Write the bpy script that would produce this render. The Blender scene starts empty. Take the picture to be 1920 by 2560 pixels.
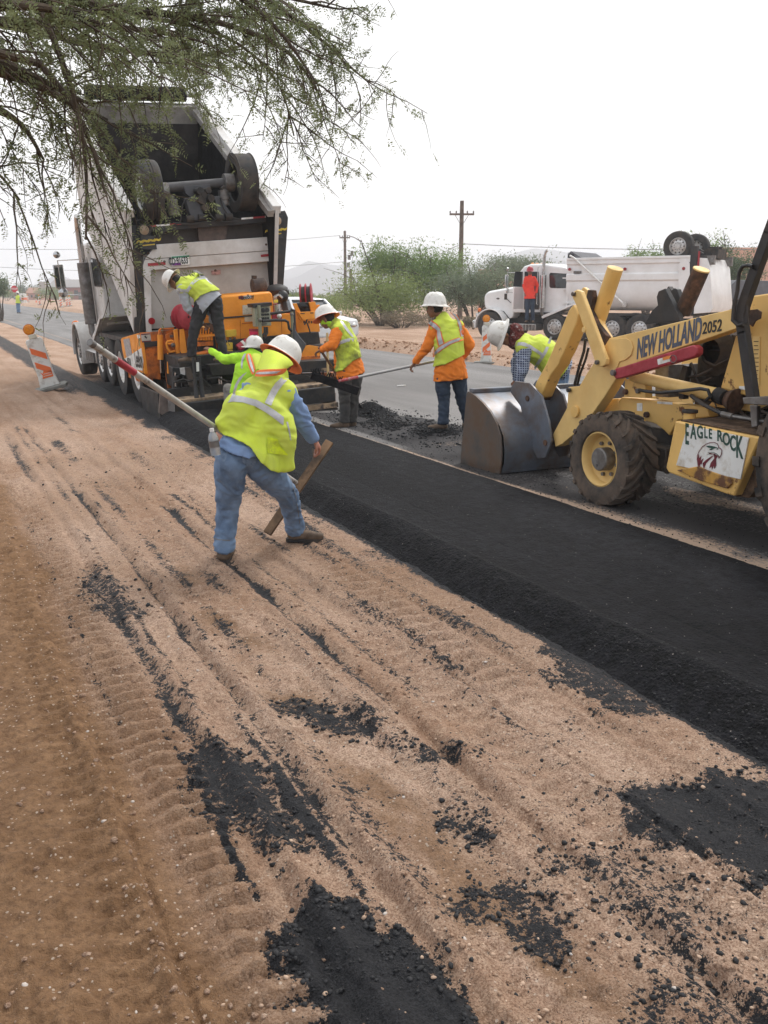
import bpy, bmesh, math, random
import numpy as np
from mathutils import Vector, Matrix, noise
from mathutils.bvhtree import BVHTree
R = math.radians
random.seed(7); RNG = np.random.default_rng(11)
C = bpy.context.scene.collection
# ------------------------------------------------------------------ camera
FPX, CX, CY, YH, EYE = 2272.0, 960.0, 1280.0, 733.0, 1.75
PIT = math.atan((CY-YH)/FPX); YAW = math.atan(1160/math.hypot(FPX, CY-YH))
cam = bpy.data.cameras.new('camera'); camo = bpy.data.objects.new('camera', cam); C.objects.link(camo)
camo.location = (0, 0, EYE); camo.rotation_euler = (math.pi/2-PIT, 0, -YAW)
cam.sensor_fit = 'VERTICAL'; cam.sensor_height = 24.0; cam.lens = FPX/2560*24.0
cam.clip_start = 0.05; cam.clip_end = 9000
bpy.context.scene.camera = camo
sc = bpy.context.scene
sc.cycles.volume_bounces = 2
sc.view_settings.view_transform = 'Standard'; sc.view_settings.look = 'None'
sc.view_settings.exposure = 0.46; sc.view_settings.gamma = 1.0
# ------------------------------------------------------------------ sky and sun (bright overcast)
SUN_EL, SUN_AZ = R(50), R(62)           # azimuth clockwise from the road direction (+Y)
W = bpy.data.worlds.new('World'); sc.world = W; W.use_nodes = True
nt = W.node_tree; nt.nodes.clear(); N = nt.nodes.new; LK = nt.links.new
out = N('ShaderNodeOutputWorld')
sky = N('ShaderNodeTexSky'); sky.sky_type = 'NISHITA'; sky.sun_disc = False
sky.sun_elevation = SUN_EL; sky.sun_rotation = SUN_AZ; sky.air_density = 1.5; sky.dust_density = 4
b1 = N('ShaderNodeBackground'); LK(sky.outputs[0], b1.inputs[0]); b1.inputs[1].default_value = 0.10
tc = N('ShaderNodeTexCoord'); mp = N('ShaderNodeMapping'); mp.inputs['Scale'].default_value = (1.2, 1.2, 3.2)
LK(tc.outputs['Generated'], mp.inputs[0])
nz = N('ShaderNodeTexNoise'); nz.inputs['Scale'].default_value = 1.6; nz.inputs['Detail'].default_value = 5; nz.inputs['Roughness'].default_value = 0.5
LK(mp.outputs[0], nz.inputs['Vector'])
sx = N('ShaderNodeSeparateXYZ'); LK(tc.outputs['Generated'], sx.inputs[0])
# overcast layer: lighter overhead and towards the hidden sun, greyer towards the horizon away from it
dt = N('ShaderNodeVectorMath'); dt.operation = 'DOT_PRODUCT'; LK(tc.outputs['Generated'], dt.inputs[0])
dt.inputs[1].default_value = (math.sin(SUN_AZ)*math.cos(SUN_EL), math.cos(SUN_AZ)*math.cos(SUN_EL), math.sin(SUN_EL))
m1 = N('ShaderNodeMath'); m1.operation = 'MULTIPLY_ADD'; LK(dt.outputs['Value'], m1.inputs[0]); m1.inputs[1].default_value = 0.62; m1.inputs[2].default_value = -0.02
m2 = N('ShaderNodeMath'); m2.operation = 'MULTIPLY_ADD'; LK(nz.outputs['Fac'], m2.inputs[0]); m2.inputs[1].default_value = 0.75; LK(m1.outputs[0], m2.inputs[2])
cr = N('ShaderNodeValToRGB'); LK(m2.outputs[0], cr.inputs[0])
e = cr.color_ramp.elements; e[0].position = 0.25; e[0].color = (0.70, 0.755, 0.86, 1); e[1].position = 0.62; e[1].color = (1.0, 1.0, 1.0, 1)
b2 = N('ShaderNodeBackground'); LK(cr.outputs[0], b2.inputs[0]); b2.inputs[1].default_value = 0.98
mx = N('ShaderNodeMixShader'); mx.inputs[0].default_value = 0.94
LK(b1.outputs[0], mx.inputs[1]); LK(b2.outputs[0], mx.inputs[2]); LK(mx.outputs[0], out.inputs[0])
sl = bpy.data.lights.new('sun', 'SUN'); sl.energy = 1.5; sl.angle = R(12); sl.color = (1.0, 0.975, 0.945)
slo = bpy.data.objects.new('sun', sl); C.objects.link(slo)
sd = Vector((math.sin(SUN_AZ)*math.cos(SUN_EL), math.cos(SUN_AZ)*math.cos(SUN_EL), math.sin(SUN_EL)))
slo.rotation_euler = sd.to_track_quat('Z', 'Y').to_euler()

# ------------------------------------------------------------------ survey helper: sight lines of the photograph to real points
CAMR = Matrix.Rotation(-YAW, 3, 'Z') @ Matrix.Rotation(math.pi/2-PIT, 3, 'X')
def ray(u, v): return CAMR @ Vector(((u-CX)/FPX, -(v-CY)/FPX, -1.0))
class Fr:
    """local frame of a thing: origin, heading and roll; x()/y()/z() meet a sight line with a local plane"""
    def __init__(s, o, rz=0.0, roll=0.0):
        s.M = Matrix.Translation(o) @ Matrix.Rotation(rz, 4, 'Z') @ Matrix.Rotation(roll, 4, 'Y'); s.I = s.M.inverted()
    def hit(s, u, v, ax, val):
        o = s.I @ Vector((0, 0, EYE)); d = s.I.to_3x3() @ ray(u, v)
        return o + d*((val-o[ax])/d[ax])
    def x(s, u, v, val=0.0): return s.hit(u, v, 0, val)
    def y(s, u, v, val=0.0): return s.hit(u, v, 1, val)
    def z(s, u, v, val=0.0): return s.hit(u, v, 2, val)
WF = Fr((0, 0, 0))
def G(u, v, z=0.0): return WF.z(u, v, z)
# crops of the photograph used while measuring: (x0, y0, scale)
def crop(x0, y0, s): return lambda x, y: (x0+x/s, y0+y/s)

# ------------------------------------------------------------------ tagging and object helpers
def link(o, parent=None):
    C.objects.link(o)
    if parent is not None: o.parent = parent
    return o
def tag(o, label=None, cat=None, group=None, kind=None):
    if label: o['label'] = label
    if cat: o['category'] = cat
    if group: o['group'] = group
    if kind: o['kind'] = kind
    return o
def thing(name, label, cat, M=None, group=None):
    o = bpy.data.objects.new(name, None); link(o); o.empty_display_size = 0.2
    if M is not None: o.matrix_world = M
    return tag(o, label, cat, group)
def copy_tree(o, parent=None):
    c = o.copy(); C.objects.link(c); c.parent = parent
    for ch in o.children: copy_tree(ch, c)
    return c

# ------------------------------------------------------------------ materials
def M(name, col, rough=0.6, metal=0.0, var=0.12, scale=6.0, bump=0.0, bscale=60.0, dirt=None, damt=0.45, dscale=2.5, col2=None, spec=0.5, emit=0.0, coat=0.0, dsoft=0.08, trans=0.0, sub=0.0):
    m = bpy.data.materials.new(name); m.use_nodes = True; t = m.node_tree; n = t.nodes; b = n['Principled BSDF']; L = t.links.new
    b.inputs['Roughness'].default_value = rough; b.inputs['Metallic'].default_value = metal; b.inputs['Specular IOR Level'].default_value = spec
    b.inputs['Coat Weight'].default_value = coat; b.inputs['Transmission Weight'].default_value = trans
    if sub: b.inputs['Subsurface Weight'].default_value = sub; b.inputs['Subsurface Radius'].default_value = (0.02, 0.01, 0.005)
    tc = n.new('ShaderNodeTexCoord'); nz = n.new('ShaderNodeTexNoise'); nz.inputs['Scale'].default_value = scale; nz.inputs['Detail'].default_value = 6
    L(tc.outputs['Object'], nz.inputs['Vector'])
    rp = n.new('ShaderNodeValToRGB'); L(nz.outputs['Fac'], rp.inputs[0])
    c2 = col2 or tuple(c*(1-2*var) for c in col); c1 = tuple(min(1, c*(1+var)) for c in col)
    rp.color_ramp.elements[0].position = 0.3; rp.color_ramp.elements[0].color = (*c2, 1)
    rp.color_ramp.elements[1].position = 0.7; rp.color_ramp.elements[1].color = (*c1, 1)
    src = rp.outputs[0]
    if dirt:
        n2 = n.new('ShaderNodeTexNoise'); n2.inputs['Scale'].default_value = dscale; n2.inputs['Detail'].default_value = 9; n2.inputs['Roughness'].default_value = 0.65
        L(tc.outputs['Object'], n2.inputs['Vector'])
        r2 = n.new('ShaderNodeValToRGB'); L(n2.outputs['Fac'], r2.inputs[0])
        th = 0.75-0.5*damt
        r2.color_ramp.elements[0].position = th-dsoft; r2.color_ramp.elements[1].position = th+dsoft
        mx = n.new('ShaderNodeMix'); mx.data_type = 'RGBA'; L(r2.outputs[0], mx.inputs['Factor']); L(src, mx.inputs['A']); mx.inputs['B'].default_value = (*dirt, 1)
        src = mx.outputs['Result']
        if metal < 0.3:
            mr = n.new('ShaderNodeMath'); mr.operation = 'MULTIPLY_ADD'; L(r2.outputs[0], mr.inputs[0]); mr.inputs[1].default_value = max(0, 0.9-rough); mr.inputs[2].default_value = rough
            L(mr.outputs[0], b.inputs['Roughness'])
    L(src, b.inputs['Base Color'])
    if emit: L(src, b.inputs['Emission Color']); b.inputs['Emission Strength'].default_value = emit
    if bump:
        n3 = n.new('ShaderNodeTexNoise'); n3.inputs['Scale'].default_value = bscale; n3.inputs['Detail'].default_value = 4
        L(tc.outputs['Object'], n3.inputs['Vector'])
        bp = n.new('ShaderNodeBump'); bp.inputs['Strength'].default_value = bump; bp.inputs['Distance'].default_value = 0.02
        L(n3.outputs['Fac'], bp.inputs['Height']); L(bp.outputs[0], b.inputs['Normal'])
    return m

# ------------------------------------------------------------------ mesh builder
def orth(d):
    d = Vector(d).normalized(); a = Vector((0, 0, 1)) if abs(d.z) < 0.9 else Vector((0, 1, 0))
    p = d.cross(a).normalized(); return p, d.cross(p).normalized(), d
class MB:
    def __init__(s): s.v = []; s.f = []; s.mi = []; s.m = 0; s.X = None
    def add(s, vs, fs):
        k = len(s.v)
        if s.X is not None: vs = [s.X @ Vector(p) for p in vs]
        s.v += [tuple(p) for p in vs]; s.f += [tuple(i+k for i in f) for f in fs]; s.mi += [s.m]*len(fs); return s
    def box(s, x0, x1, y0, y1, z0, z1):
        x0, x1 = sorted((x0, x1)); y0, y1 = sorted((y0, y1)); z0, z1 = sorted((z0, z1))
        return s.add([(x0,y0,z0),(x1,y0,z0),(x1,y1,z0),(x0,y1,z0),(x0,y0,z1),(x1,y0,z1),(x1,y1,z1),(x0,y1,z1)],
            [(0,3,2,1),(4,5,6,7),(0,1,5,4),(1,2,6,5),(2,3,7,6),(3,0,4,7)])
    def bar(s, p0, p1, w, h, up=(0,0,1)):
        p0 = Vector(p0); p1 = Vector(p1); d = (p1-p0).normalized(); up = Vector(up)
        a = d.cross(up)
        if a.length < 1e-3: a = d.cross(Vector((0,1,0)))
        a.normalize(); b = a.cross(d).normalized(); a = a*(w/2); b = b*(h/2)
        v = [p0-a-b, p0+a-b, p0+a+b, p0-a+b, p1-a-b, p1+a-b, p1+a+b, p1-a+b]
        return s.add(v, [(0,1,2,3),(7,6,5,4),(0,4,5,1),(1,5,6,2),(2,6,7,3),(3,7,4,0)])
    def cyl(s, p0, p1, r0, r1=None, n=16, caps=True):
        r1 = r0 if r1 is None else r1; a, b, d = orth(Vector(p1)-Vector(p0)); p0 = Vector(p0); p1 = Vector(p1); v = []
        for p, r in ((p0, r0), (p1, r1)):
            for i in range(n):
                t = 2*math.pi*i/n; v.append(p+a*(r*math.cos(t))+b*(r*math.sin(t)))
        f = [(i, (i+1) % n, n+(i+1) % n, n+i) for i in range(n)]
        if caps: f += [tuple(range(n-1, -1, -1)), tuple(range(n, 2*n))]
        return s.add(v, f)
    def tube(s, pts, r, n=8, caps=True):
        pts = [Vector(p) for p in pts]; v = []; rr = r if isinstance(r, (list, tuple)) else [r]*len(pts)
        a = None
        for i, p in enumerate(pts):
            d = (pts[min(i+1, len(pts)-1)]-pts[max(i-1, 0)]).normalized()
            if a is None: a, b, _ = orth(d)
            else:
                a = (a-d*a.dot(d)).normalized(); b = d.cross(a)
            b = d.cross(a)
            for k in range(n):
                t = 2*math.pi*k/n; v.append(p+a*(rr[i]*math.cos(t))+b*(rr[i]*math.sin(t)))
        f = []
        for i in range(len(pts)-1):
            for k in range(n): f.append((i*n+k, i*n+(k+1) % n, (i+1)*n+(k+1) % n, (i+1)*n+k))
        if caps: f += [tuple(range(n-1, -1, -1)), tuple(range((len(pts)-1)*n, len(pts)*n))]
        return s.add(v, f)
    def prism(s, pts, ax, a0, a1):
        def mk(p, a):
            if ax == 0: return (a, p[0], p[1])
            if ax == 1: return (p[0], a, p[1])
            return (p[0], p[1], a)
        n = len(pts); v = [mk(p, a0) for p in pts]+[mk(p, a1) for p in pts]
        return s.add(v, [tuple(range(n-1, -1, -1)), tuple(range(n, 2*n))]+[(i, (i+1) % n, n+(i+1) % n, n+i) for i in range(n)])
    def lathe(s, prof, p, ax, n=24, closed=False):
        a, b, d = orth(ax); p = Vector(p); v = []; m = len(prof)
        for i in range(n):
            t = 2*math.pi*i/n; u = a*math.cos(t)+b*math.sin(t)
            for (r, h) in prof: v.append(p+u*r+d*h)
        f = []
        for i in range(n):
            j = (i+1) % n
            for k in range(m-1 if not closed else m):
                k2 = (k+1) % m; f.append((i*m+k, j*m+k, j*m+k2, i*m+k2))
        return s.add(v, f)
    def ball(s, c, r, n=12, m=8):
        c = Vector(c); r = Vector(r if isinstance(r, (tuple, list, Vector)) else (r, r, r)); v = [c+Vector((0,0,r.z))]; f = []
        for j in range(1, m):
            ph = math.pi*j/m
            for i in range(n):
                t = 2*math.pi*i/n; v.append(c+Vector((r.x*math.sin(ph)*math.cos(t), r.y*math.sin(ph)*math.sin(t), r.z*math.cos(ph))))
        v.append(c-Vector((0,0,r.z))); k = len(v)-1
        for i in range(n):
            f.append((0, 1+i, 1+(i+1) % n)); f.append((k, k-n+(i+1) % n, k-n+i))
            for j in range(m-2): f.append((1+j*n+i, 1+(j+1)*n+i, 1+(j+1)*n+(i+1) % n, 1+j*n+(i+1) % n))
        return s.add(v, f)
    def quad(s, *p): return s.add(p, [tuple(range(len(p)))])
    def build(s, name, mats, parent=None, smooth=35, bevel=0.0, seg=2):
        assert all(math.isfinite(c) for p in s.v for c in p), name
        me = bpy.data.meshes.new(name); me.from_pydata(s.v, [], s.f)
        mats = mats if isinstance(mats, (list, tuple)) else [mats]
        for m in mats: me.materials.append(m)
        if len(mats) > 1: me.polygons.foreach_set('material_index', s.mi)
        me.validate(); me.update(calc_edges=True)
        bm = bmesh.new(); bm.from_mesh(me); bmesh.ops.recalc_face_normals(bm, faces=bm.faces); bm.to_mesh(me); bm.free()
        if smooth:
            me.polygons.foreach_set('use_smooth', [True]*len(me.polygons)); me.set_sharp_from_angle(angle=R(smooth))
        o = bpy.data.objects.new(name, me); link(o, parent)
        if bevel:
            b = o.modifiers.new('b', 'BEVEL'); b.width = bevel; b.segments = seg; b.limit_method = 'ANGLE'; b.angle_limit = R(40); b.harden_normals = False
        return o
def np_obj(name, V, F, mat, parent=None, smooth=True):
    """V (n,3), F (m,k) with k 3 or 4"""
    me = bpy.data.meshes.new(name); V = np.ascontiguousarray(V, dtype=np.float32); F = np.ascontiguousarray(F, dtype=np.int32); k = F.shape[1]
    me.vertices.add(len(V)); me.vertices.foreach_set('co', V.ravel()); me.loops.add(F.size); me.loops.foreach_set('vertex_index', F.ravel())
    me.polygons.add(len(F)); me.polygons.foreach_set('loop_start', np.arange(0, F.size, k, dtype=np.int32)); me.polygons.foreach_set('loop_total', np.full(len(F), k, np.int32))
    if smooth: me.polygons.foreach_set('use_smooth', np.ones(len(F), bool))
    me.materials.append(mat); me.update(calc_edges=True); me.validate()
    o = bpy.data.objects.new(name, me); return link(o, parent)
def fattr(o, name, a):
    at = o.data.attributes.new(name, 'FLOAT', 'POINT'); at.data.foreach_set('value', np.ascontiguousarray(a, dtype=np.float32))
FONT = None
def text(name, s, mat, parent, mat4, size=1.0, xs=1.0, shear=0.0, depth=0.002, sp=1.0, bold=0.0, align='CENTER'):
    cu = bpy.data.curves.new(name, 'FONT'); cu.body = s; cu.size = size; cu.shear = shear; cu.extrude = depth; cu.offset = bold; cu.space_character = sp
    cu.align_x = align; cu.align_y = 'CENTER'; cu.resolution_u = 3
    o = bpy.data.objects.new(name, cu); C.objects.link(o)
    dg = bpy.context.evaluated_depsgraph_get(); me = bpy.data.meshes.new_from_object(o.evaluated_get(dg))
    bpy.data.objects.remove(o); me.materials.clear(); me.materials.append(mat)
    me.transform(Matrix.Diagonal((xs, 1, 1, 1))); me.transform(mat4)
    t = bpy.data.objects.new(name, me); return link(t, parent)
def basis(o, x, y):
    x = Vector(x).normalized(); y = Vector(y); y = (y-x*y.dot(x)).normalized(); z = x.cross(y)
    return Matrix(((x.x, y.x, z.x, o[0]), (x.y, y.y, z.y, o[1]), (x.z, y.z, z.z, o[2]), (0, 0, 0, 1)))

# ------------------------------------------------------------------ numpy value noise
_T = [np.random.default_rng(s).random((256, 256)).astype(np.float32) for s in range(8)]
def vn(x, y, s=0):
    xi = np.floor(x).astype(int); yi = np.floor(y).astype(int); fx = x-xi; fy = y-yi; fx = fx*fx*(3-2*fx); fy = fy*fy*(3-2*fy); T = _T[s % 8]
    a = T[xi & 255, yi & 255]; b = T[(xi+1) & 255, yi & 255]; c = T[xi & 255, (yi+1) & 255]; d = T[(xi+1) & 255, (yi+1) & 255]
    return (a*(1-fx)+b*fx)*(1-fy)+(c*(1-fx)+d*fx)*fy
def fbm(x, y, o=4, s=0, g=0.5):
    r = 0; a = 1; t = 0
    for i in range(o): r = r+a*vn(x*2**i+13.7*i, y*2**i+7.1*i, s+i); t += a; a *= g
    return r/t
def sst(a, b, x): t = np.clip((x-a)/(b-a), 0, 1); return t*t*(3-2*t)
def polysd(P, X, Y):
    """signed distance (inside positive) to polygon"""
    d = np.full(X.shape, 1e9); ins = np.zeros(X.shape, bool); n = len(P)
    for i in range(n):
        ax, ay = P[i]; bx, by = P[(i+1) % n]; ex, ey = bx-ax, by-ay
        t = np.clip(((X-ax)*ex+(Y-ay)*ey)/(ex*ex+ey*ey+1e-12), 0, 1); d = np.minimum(d, np.hypot(X-ax-t*ex, Y-ay-t*ey))
        c = ((ay > Y) != (by > Y)) & (X < (bx-ax)*(Y-ay)/(by-ay+1e-12)+ax); ins ^= c
    return np.where(ins, d, -d)

# ------------------------------------------------------------------ ground relief and stains (world metres; the road runs along +Y)
PATCH = [ # spilled asphalt on the dirt: outline in metres, strength
 ([(0.84,3.32),(0.93,3.18),(0.95,3.0),(1.0,2.84),(0.97,2.59),(0.95,2.42),(0.84,2.42),(0.78,2.54),(0.79,2.71),(0.72,2.77),(0.72,3.09),(0.74,3.24)],0.86),
 ([(0.73,2.08),(0.80,2.18),(0.90,2.12),(0.98,1.97),(1.04,1.79),(1.07,1.62),(1.06,1.3),(0.80,1.2),(0.74,1.5),(0.71,1.77),(0.70,1.92)],1.15),
 ([(2.03,2.26),(2.19,2.30),(2.26,2.21),(2.46,2.24),(2.54,2.14),(2.64,2.06),(2.60,1.85),(2.2,1.6),(2.06,1.73),(2.09,1.85),(2.04,1.96),(2.02,2.09)],0.95),
 ([(1.45,1.44),(1.63,1.43),(1.9,1.36),(2.1,1.2),(1.7,0.9),(1.25,1.3)],0.62),
 ([(1.33,2.03),(1.41,1.98),(1.44,1.87),(1.40,1.68),(1.34,1.72),(1.31,1.91)],0.74),
 ([(1.44,2.39),(1.54,2.40),(1.58,2.27),(1.45,2.22)],0.85),
 ([(2.70,3.60),(2.84,3.45),(2.84,3.05),(2.64,2.70),(2.46,2.82),(2.46,3.11)],0.80),
 ([(1.25,3.55),(1.40,3.42),(1.56,3.10),(1.70,2.80),(1.56,2.82),(1.38,3.13),(1.24,3.34)],0.78),
 ([(1.62,2.12),(1.85,2.02),(1.92,1.75),(1.86,1.5),(1.62,1.45),(1.60,1.8)],0.58),
 ([(0.80,5.9),(0.92,5.4),(0.88,4.9),(0.76,4.9),(0.72,5.5)],0.72),
]
def xw(X, Y):     # slow sideways wander of the ruts
    return X+0.05*(fbm(Y*0.35, Y*0+3.3, 3, 2)-0.5)+0.02*(vn(Y*1.3, Y*0+9, 1)-0.5)
def tread(U, Y, x0, w, pitch, skew, A, keep):
    t = np.clip(1-np.abs((U-x0)/(w/2))**4, 0, 1); ph = (Y+skew*np.abs(U-x0)+0.02*np.sin(Y*2.1))/pitch
    s = np.sin(2*math.pi*ph); bar = sst(-0.05, 0.30, s); k = keep*sst(0.30, 0.62, vn(U*1.7+x0*9, Y*0.8, 3)+0.1)
    return t*(A*bar*k-A*0.8)
def relief(X, Y):
    U = xw(X, Y); h = 0.035*(fbm(X*0.9, Y*0.35, 4, 0)-0.5)
    near = sst(60, 25, np.hypot(X, Y))
    h = h+near*0.012*(1-2*np.abs(2*fbm(U*8, Y*1.1, 3, 4)-1))*sst(0.5, 0.7, U); rg1 = 1-np.abs(2*fbm(X*9, Y*6, 4, 3)-1); h = h+near*(0.020*(fbm(X*7, Y*5, 4, 3)-0.5)+0.013*(fbm(X*24, Y*22, 3, 5)-0.5)+0.010*(fbm(X*60, Y*55, 2, 2)-0.5)*sst(9, 5, np.hypot(X, Y))+0.012*(rg1-0.8))
    left = sst(0.55, 0.30, U)
    h = h+left*(0.02+0.012*(fbm(X*12, Y*10, 4, 6)-0.5)*1.5)
    h = h+near*left*0.03*np.clip(fbm(X*16, Y*14, 3, 1)-0.56, 0, 1)*2
    for x0, w, pitch, sk, A, kp in ((0.60,0.32,0.105,0.25,0.034,1.0),(0.33,0.18,0.10,-0.2,0.020,0.9),(2.22,0.26,0.135,0.35,0.034,1.0),(1.90,0.22,0.12,-0.3,0.022,0.8),(1.30,0.28,0.13,0.35,0.020,0.9),(2.52,0.2,0.12,0.3,0.014,0.7)):
        h = h+near*tread(U, Y, x0, w, pitch, sk, A, kp)
    for x0, w, A in ((0.43,0.018,-0.024),(0.39,0.035,0.018),(0.79,0.03,-0.020),(0.86,0.03,0.020),(1.07,0.026,-0.026),(1.13,0.03,0.018),(1.01,0.03,0.014),(1.46,0.03,-0.016),(1.52,0.03,0.014),(1.66,0.03,-0.020),(1.73,0.035,0.016),(1.60,0.02,0.012),(2.06,0.025,-0.022),(2.01,0.03,0.016),(2.38,0.02,-0.014),(2.44,0.04,0.016),(0.97,0.02,0.008),(-0.35,0.08,0.02),(-0.9,0.1,-0.02)):
        h = h+near*A*np.exp(-((U-x0)/w)**2)*(0.4+1.1*vn(Y*0.9+x0*31, Y*0+x0*7, 4))*(0.7+0.6*vn(Y*9, U*40, 2))
    # widening trench in front of the paver, bed under the old road, berm beyond it
    h = h-0.10*sst(2.9, 3.15, X)*sst(12.6, 13.6, Y)*sst(26, 21, Y)
    h = h-0.11*sst(4.38, 4.50, X)*sst(13.3, 12.9, X)
    h = h+(0.17*sst(12.85, 13.5, X)-0.11*sst(13.9, 16, X))+0.10*(fbm(X*0.4, Y*0.25, 3, 7)-0.5)*sst(13.2, 17, X)
    h = h-0.05*sst(2.6, 2.9, X)*sst(4.6, 4.4, X)*sst(12.9, 12.4, Y)
    # broken bank on the berm face
    h = h+0.05*(fbm(X*3.2, Y*2.6, 4, 1)-0.5)*sst(12.85, 13.2, X)*sst(17, 14.5, X)
    r = np.hypot(X, Y); h = h*sst(1500, 300, r) - 0.02*sst(200, 500, r)
    return h
def stains(X, Y):
    U = xw(X, Y); n1 = fbm(X*5, Y*4, 4, 2); n2 = fbm(X*17, Y*15, 3, 4); tar = np.zeros(X.shape)
    for P, a in PATCH:
        s = polysd(P, X, Y); tar = np.maximum(tar, a*sst(-0.13, 0.06, s+0.22*(n1-0.5)+0.16*(n2-0.5)))
    for x0, w, a, y0, y1 in ((1.06,0.035,.62,2.2,13),(1.14,0.03,.45,3,8),(1.64,0.04,.80,3.3,7.5),(0.80,0.045,.72,3.2,6.0),(0.74,0.02,.4,2.3,3.4),(1.0,0.03,.72,2.0,3.6),(1.45,0.05,.62,4.9,5.6),(2.12,0.06,.60,3.3,5.2),(1.93,.05,.4,6.5,8),(2.1,.05,.8,5.6,6.6),(2.3,.05,.55,5.2,6.2),(0.72,0.02,.9,2.3,3.4),(1.0,.035,.85,2.2,3.0),(0.78,.05,.6,9,12.5),(1.30,.10,.55,10,12),(1.6,.08,.45,12,15),(0.95,.04,.5,8,14),(1.95,.08,.5,9,10.5),(0.88,.03,.62,3.4,7),(1.28,.05,.52,3,9),(1.82,.04,.55,3.2,8),(2.02,.03,.5,2.6,5),(1.52,.03,.5,2.2,4.6),(0.55,.03,.42,3.5,9),(2.45,.08,.6,3.4,8.5),(1.18,.06,.55,1.8,3.4)):
        tar = np.maximum(tar, 1.18*a*np.exp(-((U-x0-0.07*(n1-0.5)-0.03*(n2-0.5))/(w*1.15))**2)*sst(y0-0.3, y0+0.3, Y)*sst(y1+0.4, y1-0.3, Y)*(0.55+0.8*vn(Y*2.2, U*3, 6)))
    fr = sst(2.30, 2.86, X+0.25*(n1-0.5)+0.03*(Y-5))*sst(13, 12, Y); tar = np.maximum(tar, 0.55*fr*(0.6+0.8*n1))
    tar = np.maximum(tar, sst(2.60, 2.74, X+0.10*(n1-0.5)+0.05*(n2-.5))*sst(3.6, 3.2, X)*sst(13.4, 12.4, Y))
    # dark, tacky ground beside paver and truck
    a = sst(2.40, 2.68, X+0.3*(n1-0.5)+0.1*(n2-0.5))*sst(5.8, 5.6, X)*sst(11.0, 12.6, Y)*sst(22, 18, Y+(X-2.6)*-1.5)
    tar = np.maximum(tar, a*1.05)
    tar = np.maximum(tar, 0.82*sst(2.10, 2.30, X+0.12*(n1-0.5))*sst(2.95, 2.80, X)*sst(16, 18, Y)*sst(75, 60, Y))
    tar = np.maximum(tar, 0.9*sst(4.30, 4.45, X+0.12*(n1-0.5))*sst(4.85, 4.75, X)*sst(22, 24, Y)*sst(140, 90, Y))
    tar = np.maximum(tar, 0.5*sst(4.5, 4.6, X)*sst(5.0, 4.9, X)*sst(13, 12.5, Y))
    base = 0.13+0.34*n1*sst(0.5, 1.2, X); base = base*sst(9, 6, np.abs(X-2)); 
    tar = np.maximum(tar, base*sst(40, 20, Y))
    damp = sst(0.62, 0.42, U+0.25*(fbm(X*1.5, Y*1.0, 3, 5)-0.5)); damp = np.maximum(damp*sst(22, 9, Y), 0.55*np.exp(-((U-0.60)/0.16)**2)*sst(9, 5, Y))
    damp = np.maximum(damp, 0.75*np.exp(-((U-1.30)/0.13)**2)*sst(0.35, 0.6, n1)*sst(7, 5, Y)); damp = np.maximum(damp, 0.35*sst(0.45, 0.7, fbm(X*0.8, Y*0.5, 3, 6)))
    return np.clip(tar, 0, 1.2), np.clip(damp, 0, 1)

# ground: one sheet from the camera's feet to the horizon, finest near the work
az = np.concatenate([np.arange(-180, -15, 5.0), np.arange(-14, 61, 0.165), np.arange(62, 180, 4.0)]); az = np.radians(az)
rr = [0.25]
while rr[-1] < 1800: rr.append(rr[-1]*(1.03 if rr[-1] < 1.2 else 1.0042 if rr[-1] < 8 else 1.008 if rr[-1] < 20 else 1.02 if rr[-1] < 60 else 1.06))
rr = np.array(rr); A_, R_ = np.meshgrid(az, rr); GX = R_*np.sin(A_); GY = R_*np.cos(A_); GZ = relief(GX, GY)
nr, na = GX.shape; idx = np.arange(nr*na).reshape(nr, na); nx = np.roll(idx, -1, axis=1)
GF = np.stack([idx[:-1], nx[:-1], nx[1:], idx[1:]], -1).reshape(-1, 4)[:, ::-1]
GV = np.stack([GX, GY, GZ], -1).reshape(-1, 3)
c0 = len(GV); GV = np.vstack([GV, [[0, 0, float(relief(np.array([0.0]), np.array([0.0]))[0])]]])
GF = np.vstack([GF, np.stack([np.full(na, c0), nx[0], idx[0], idx[0]], -1)])
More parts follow.
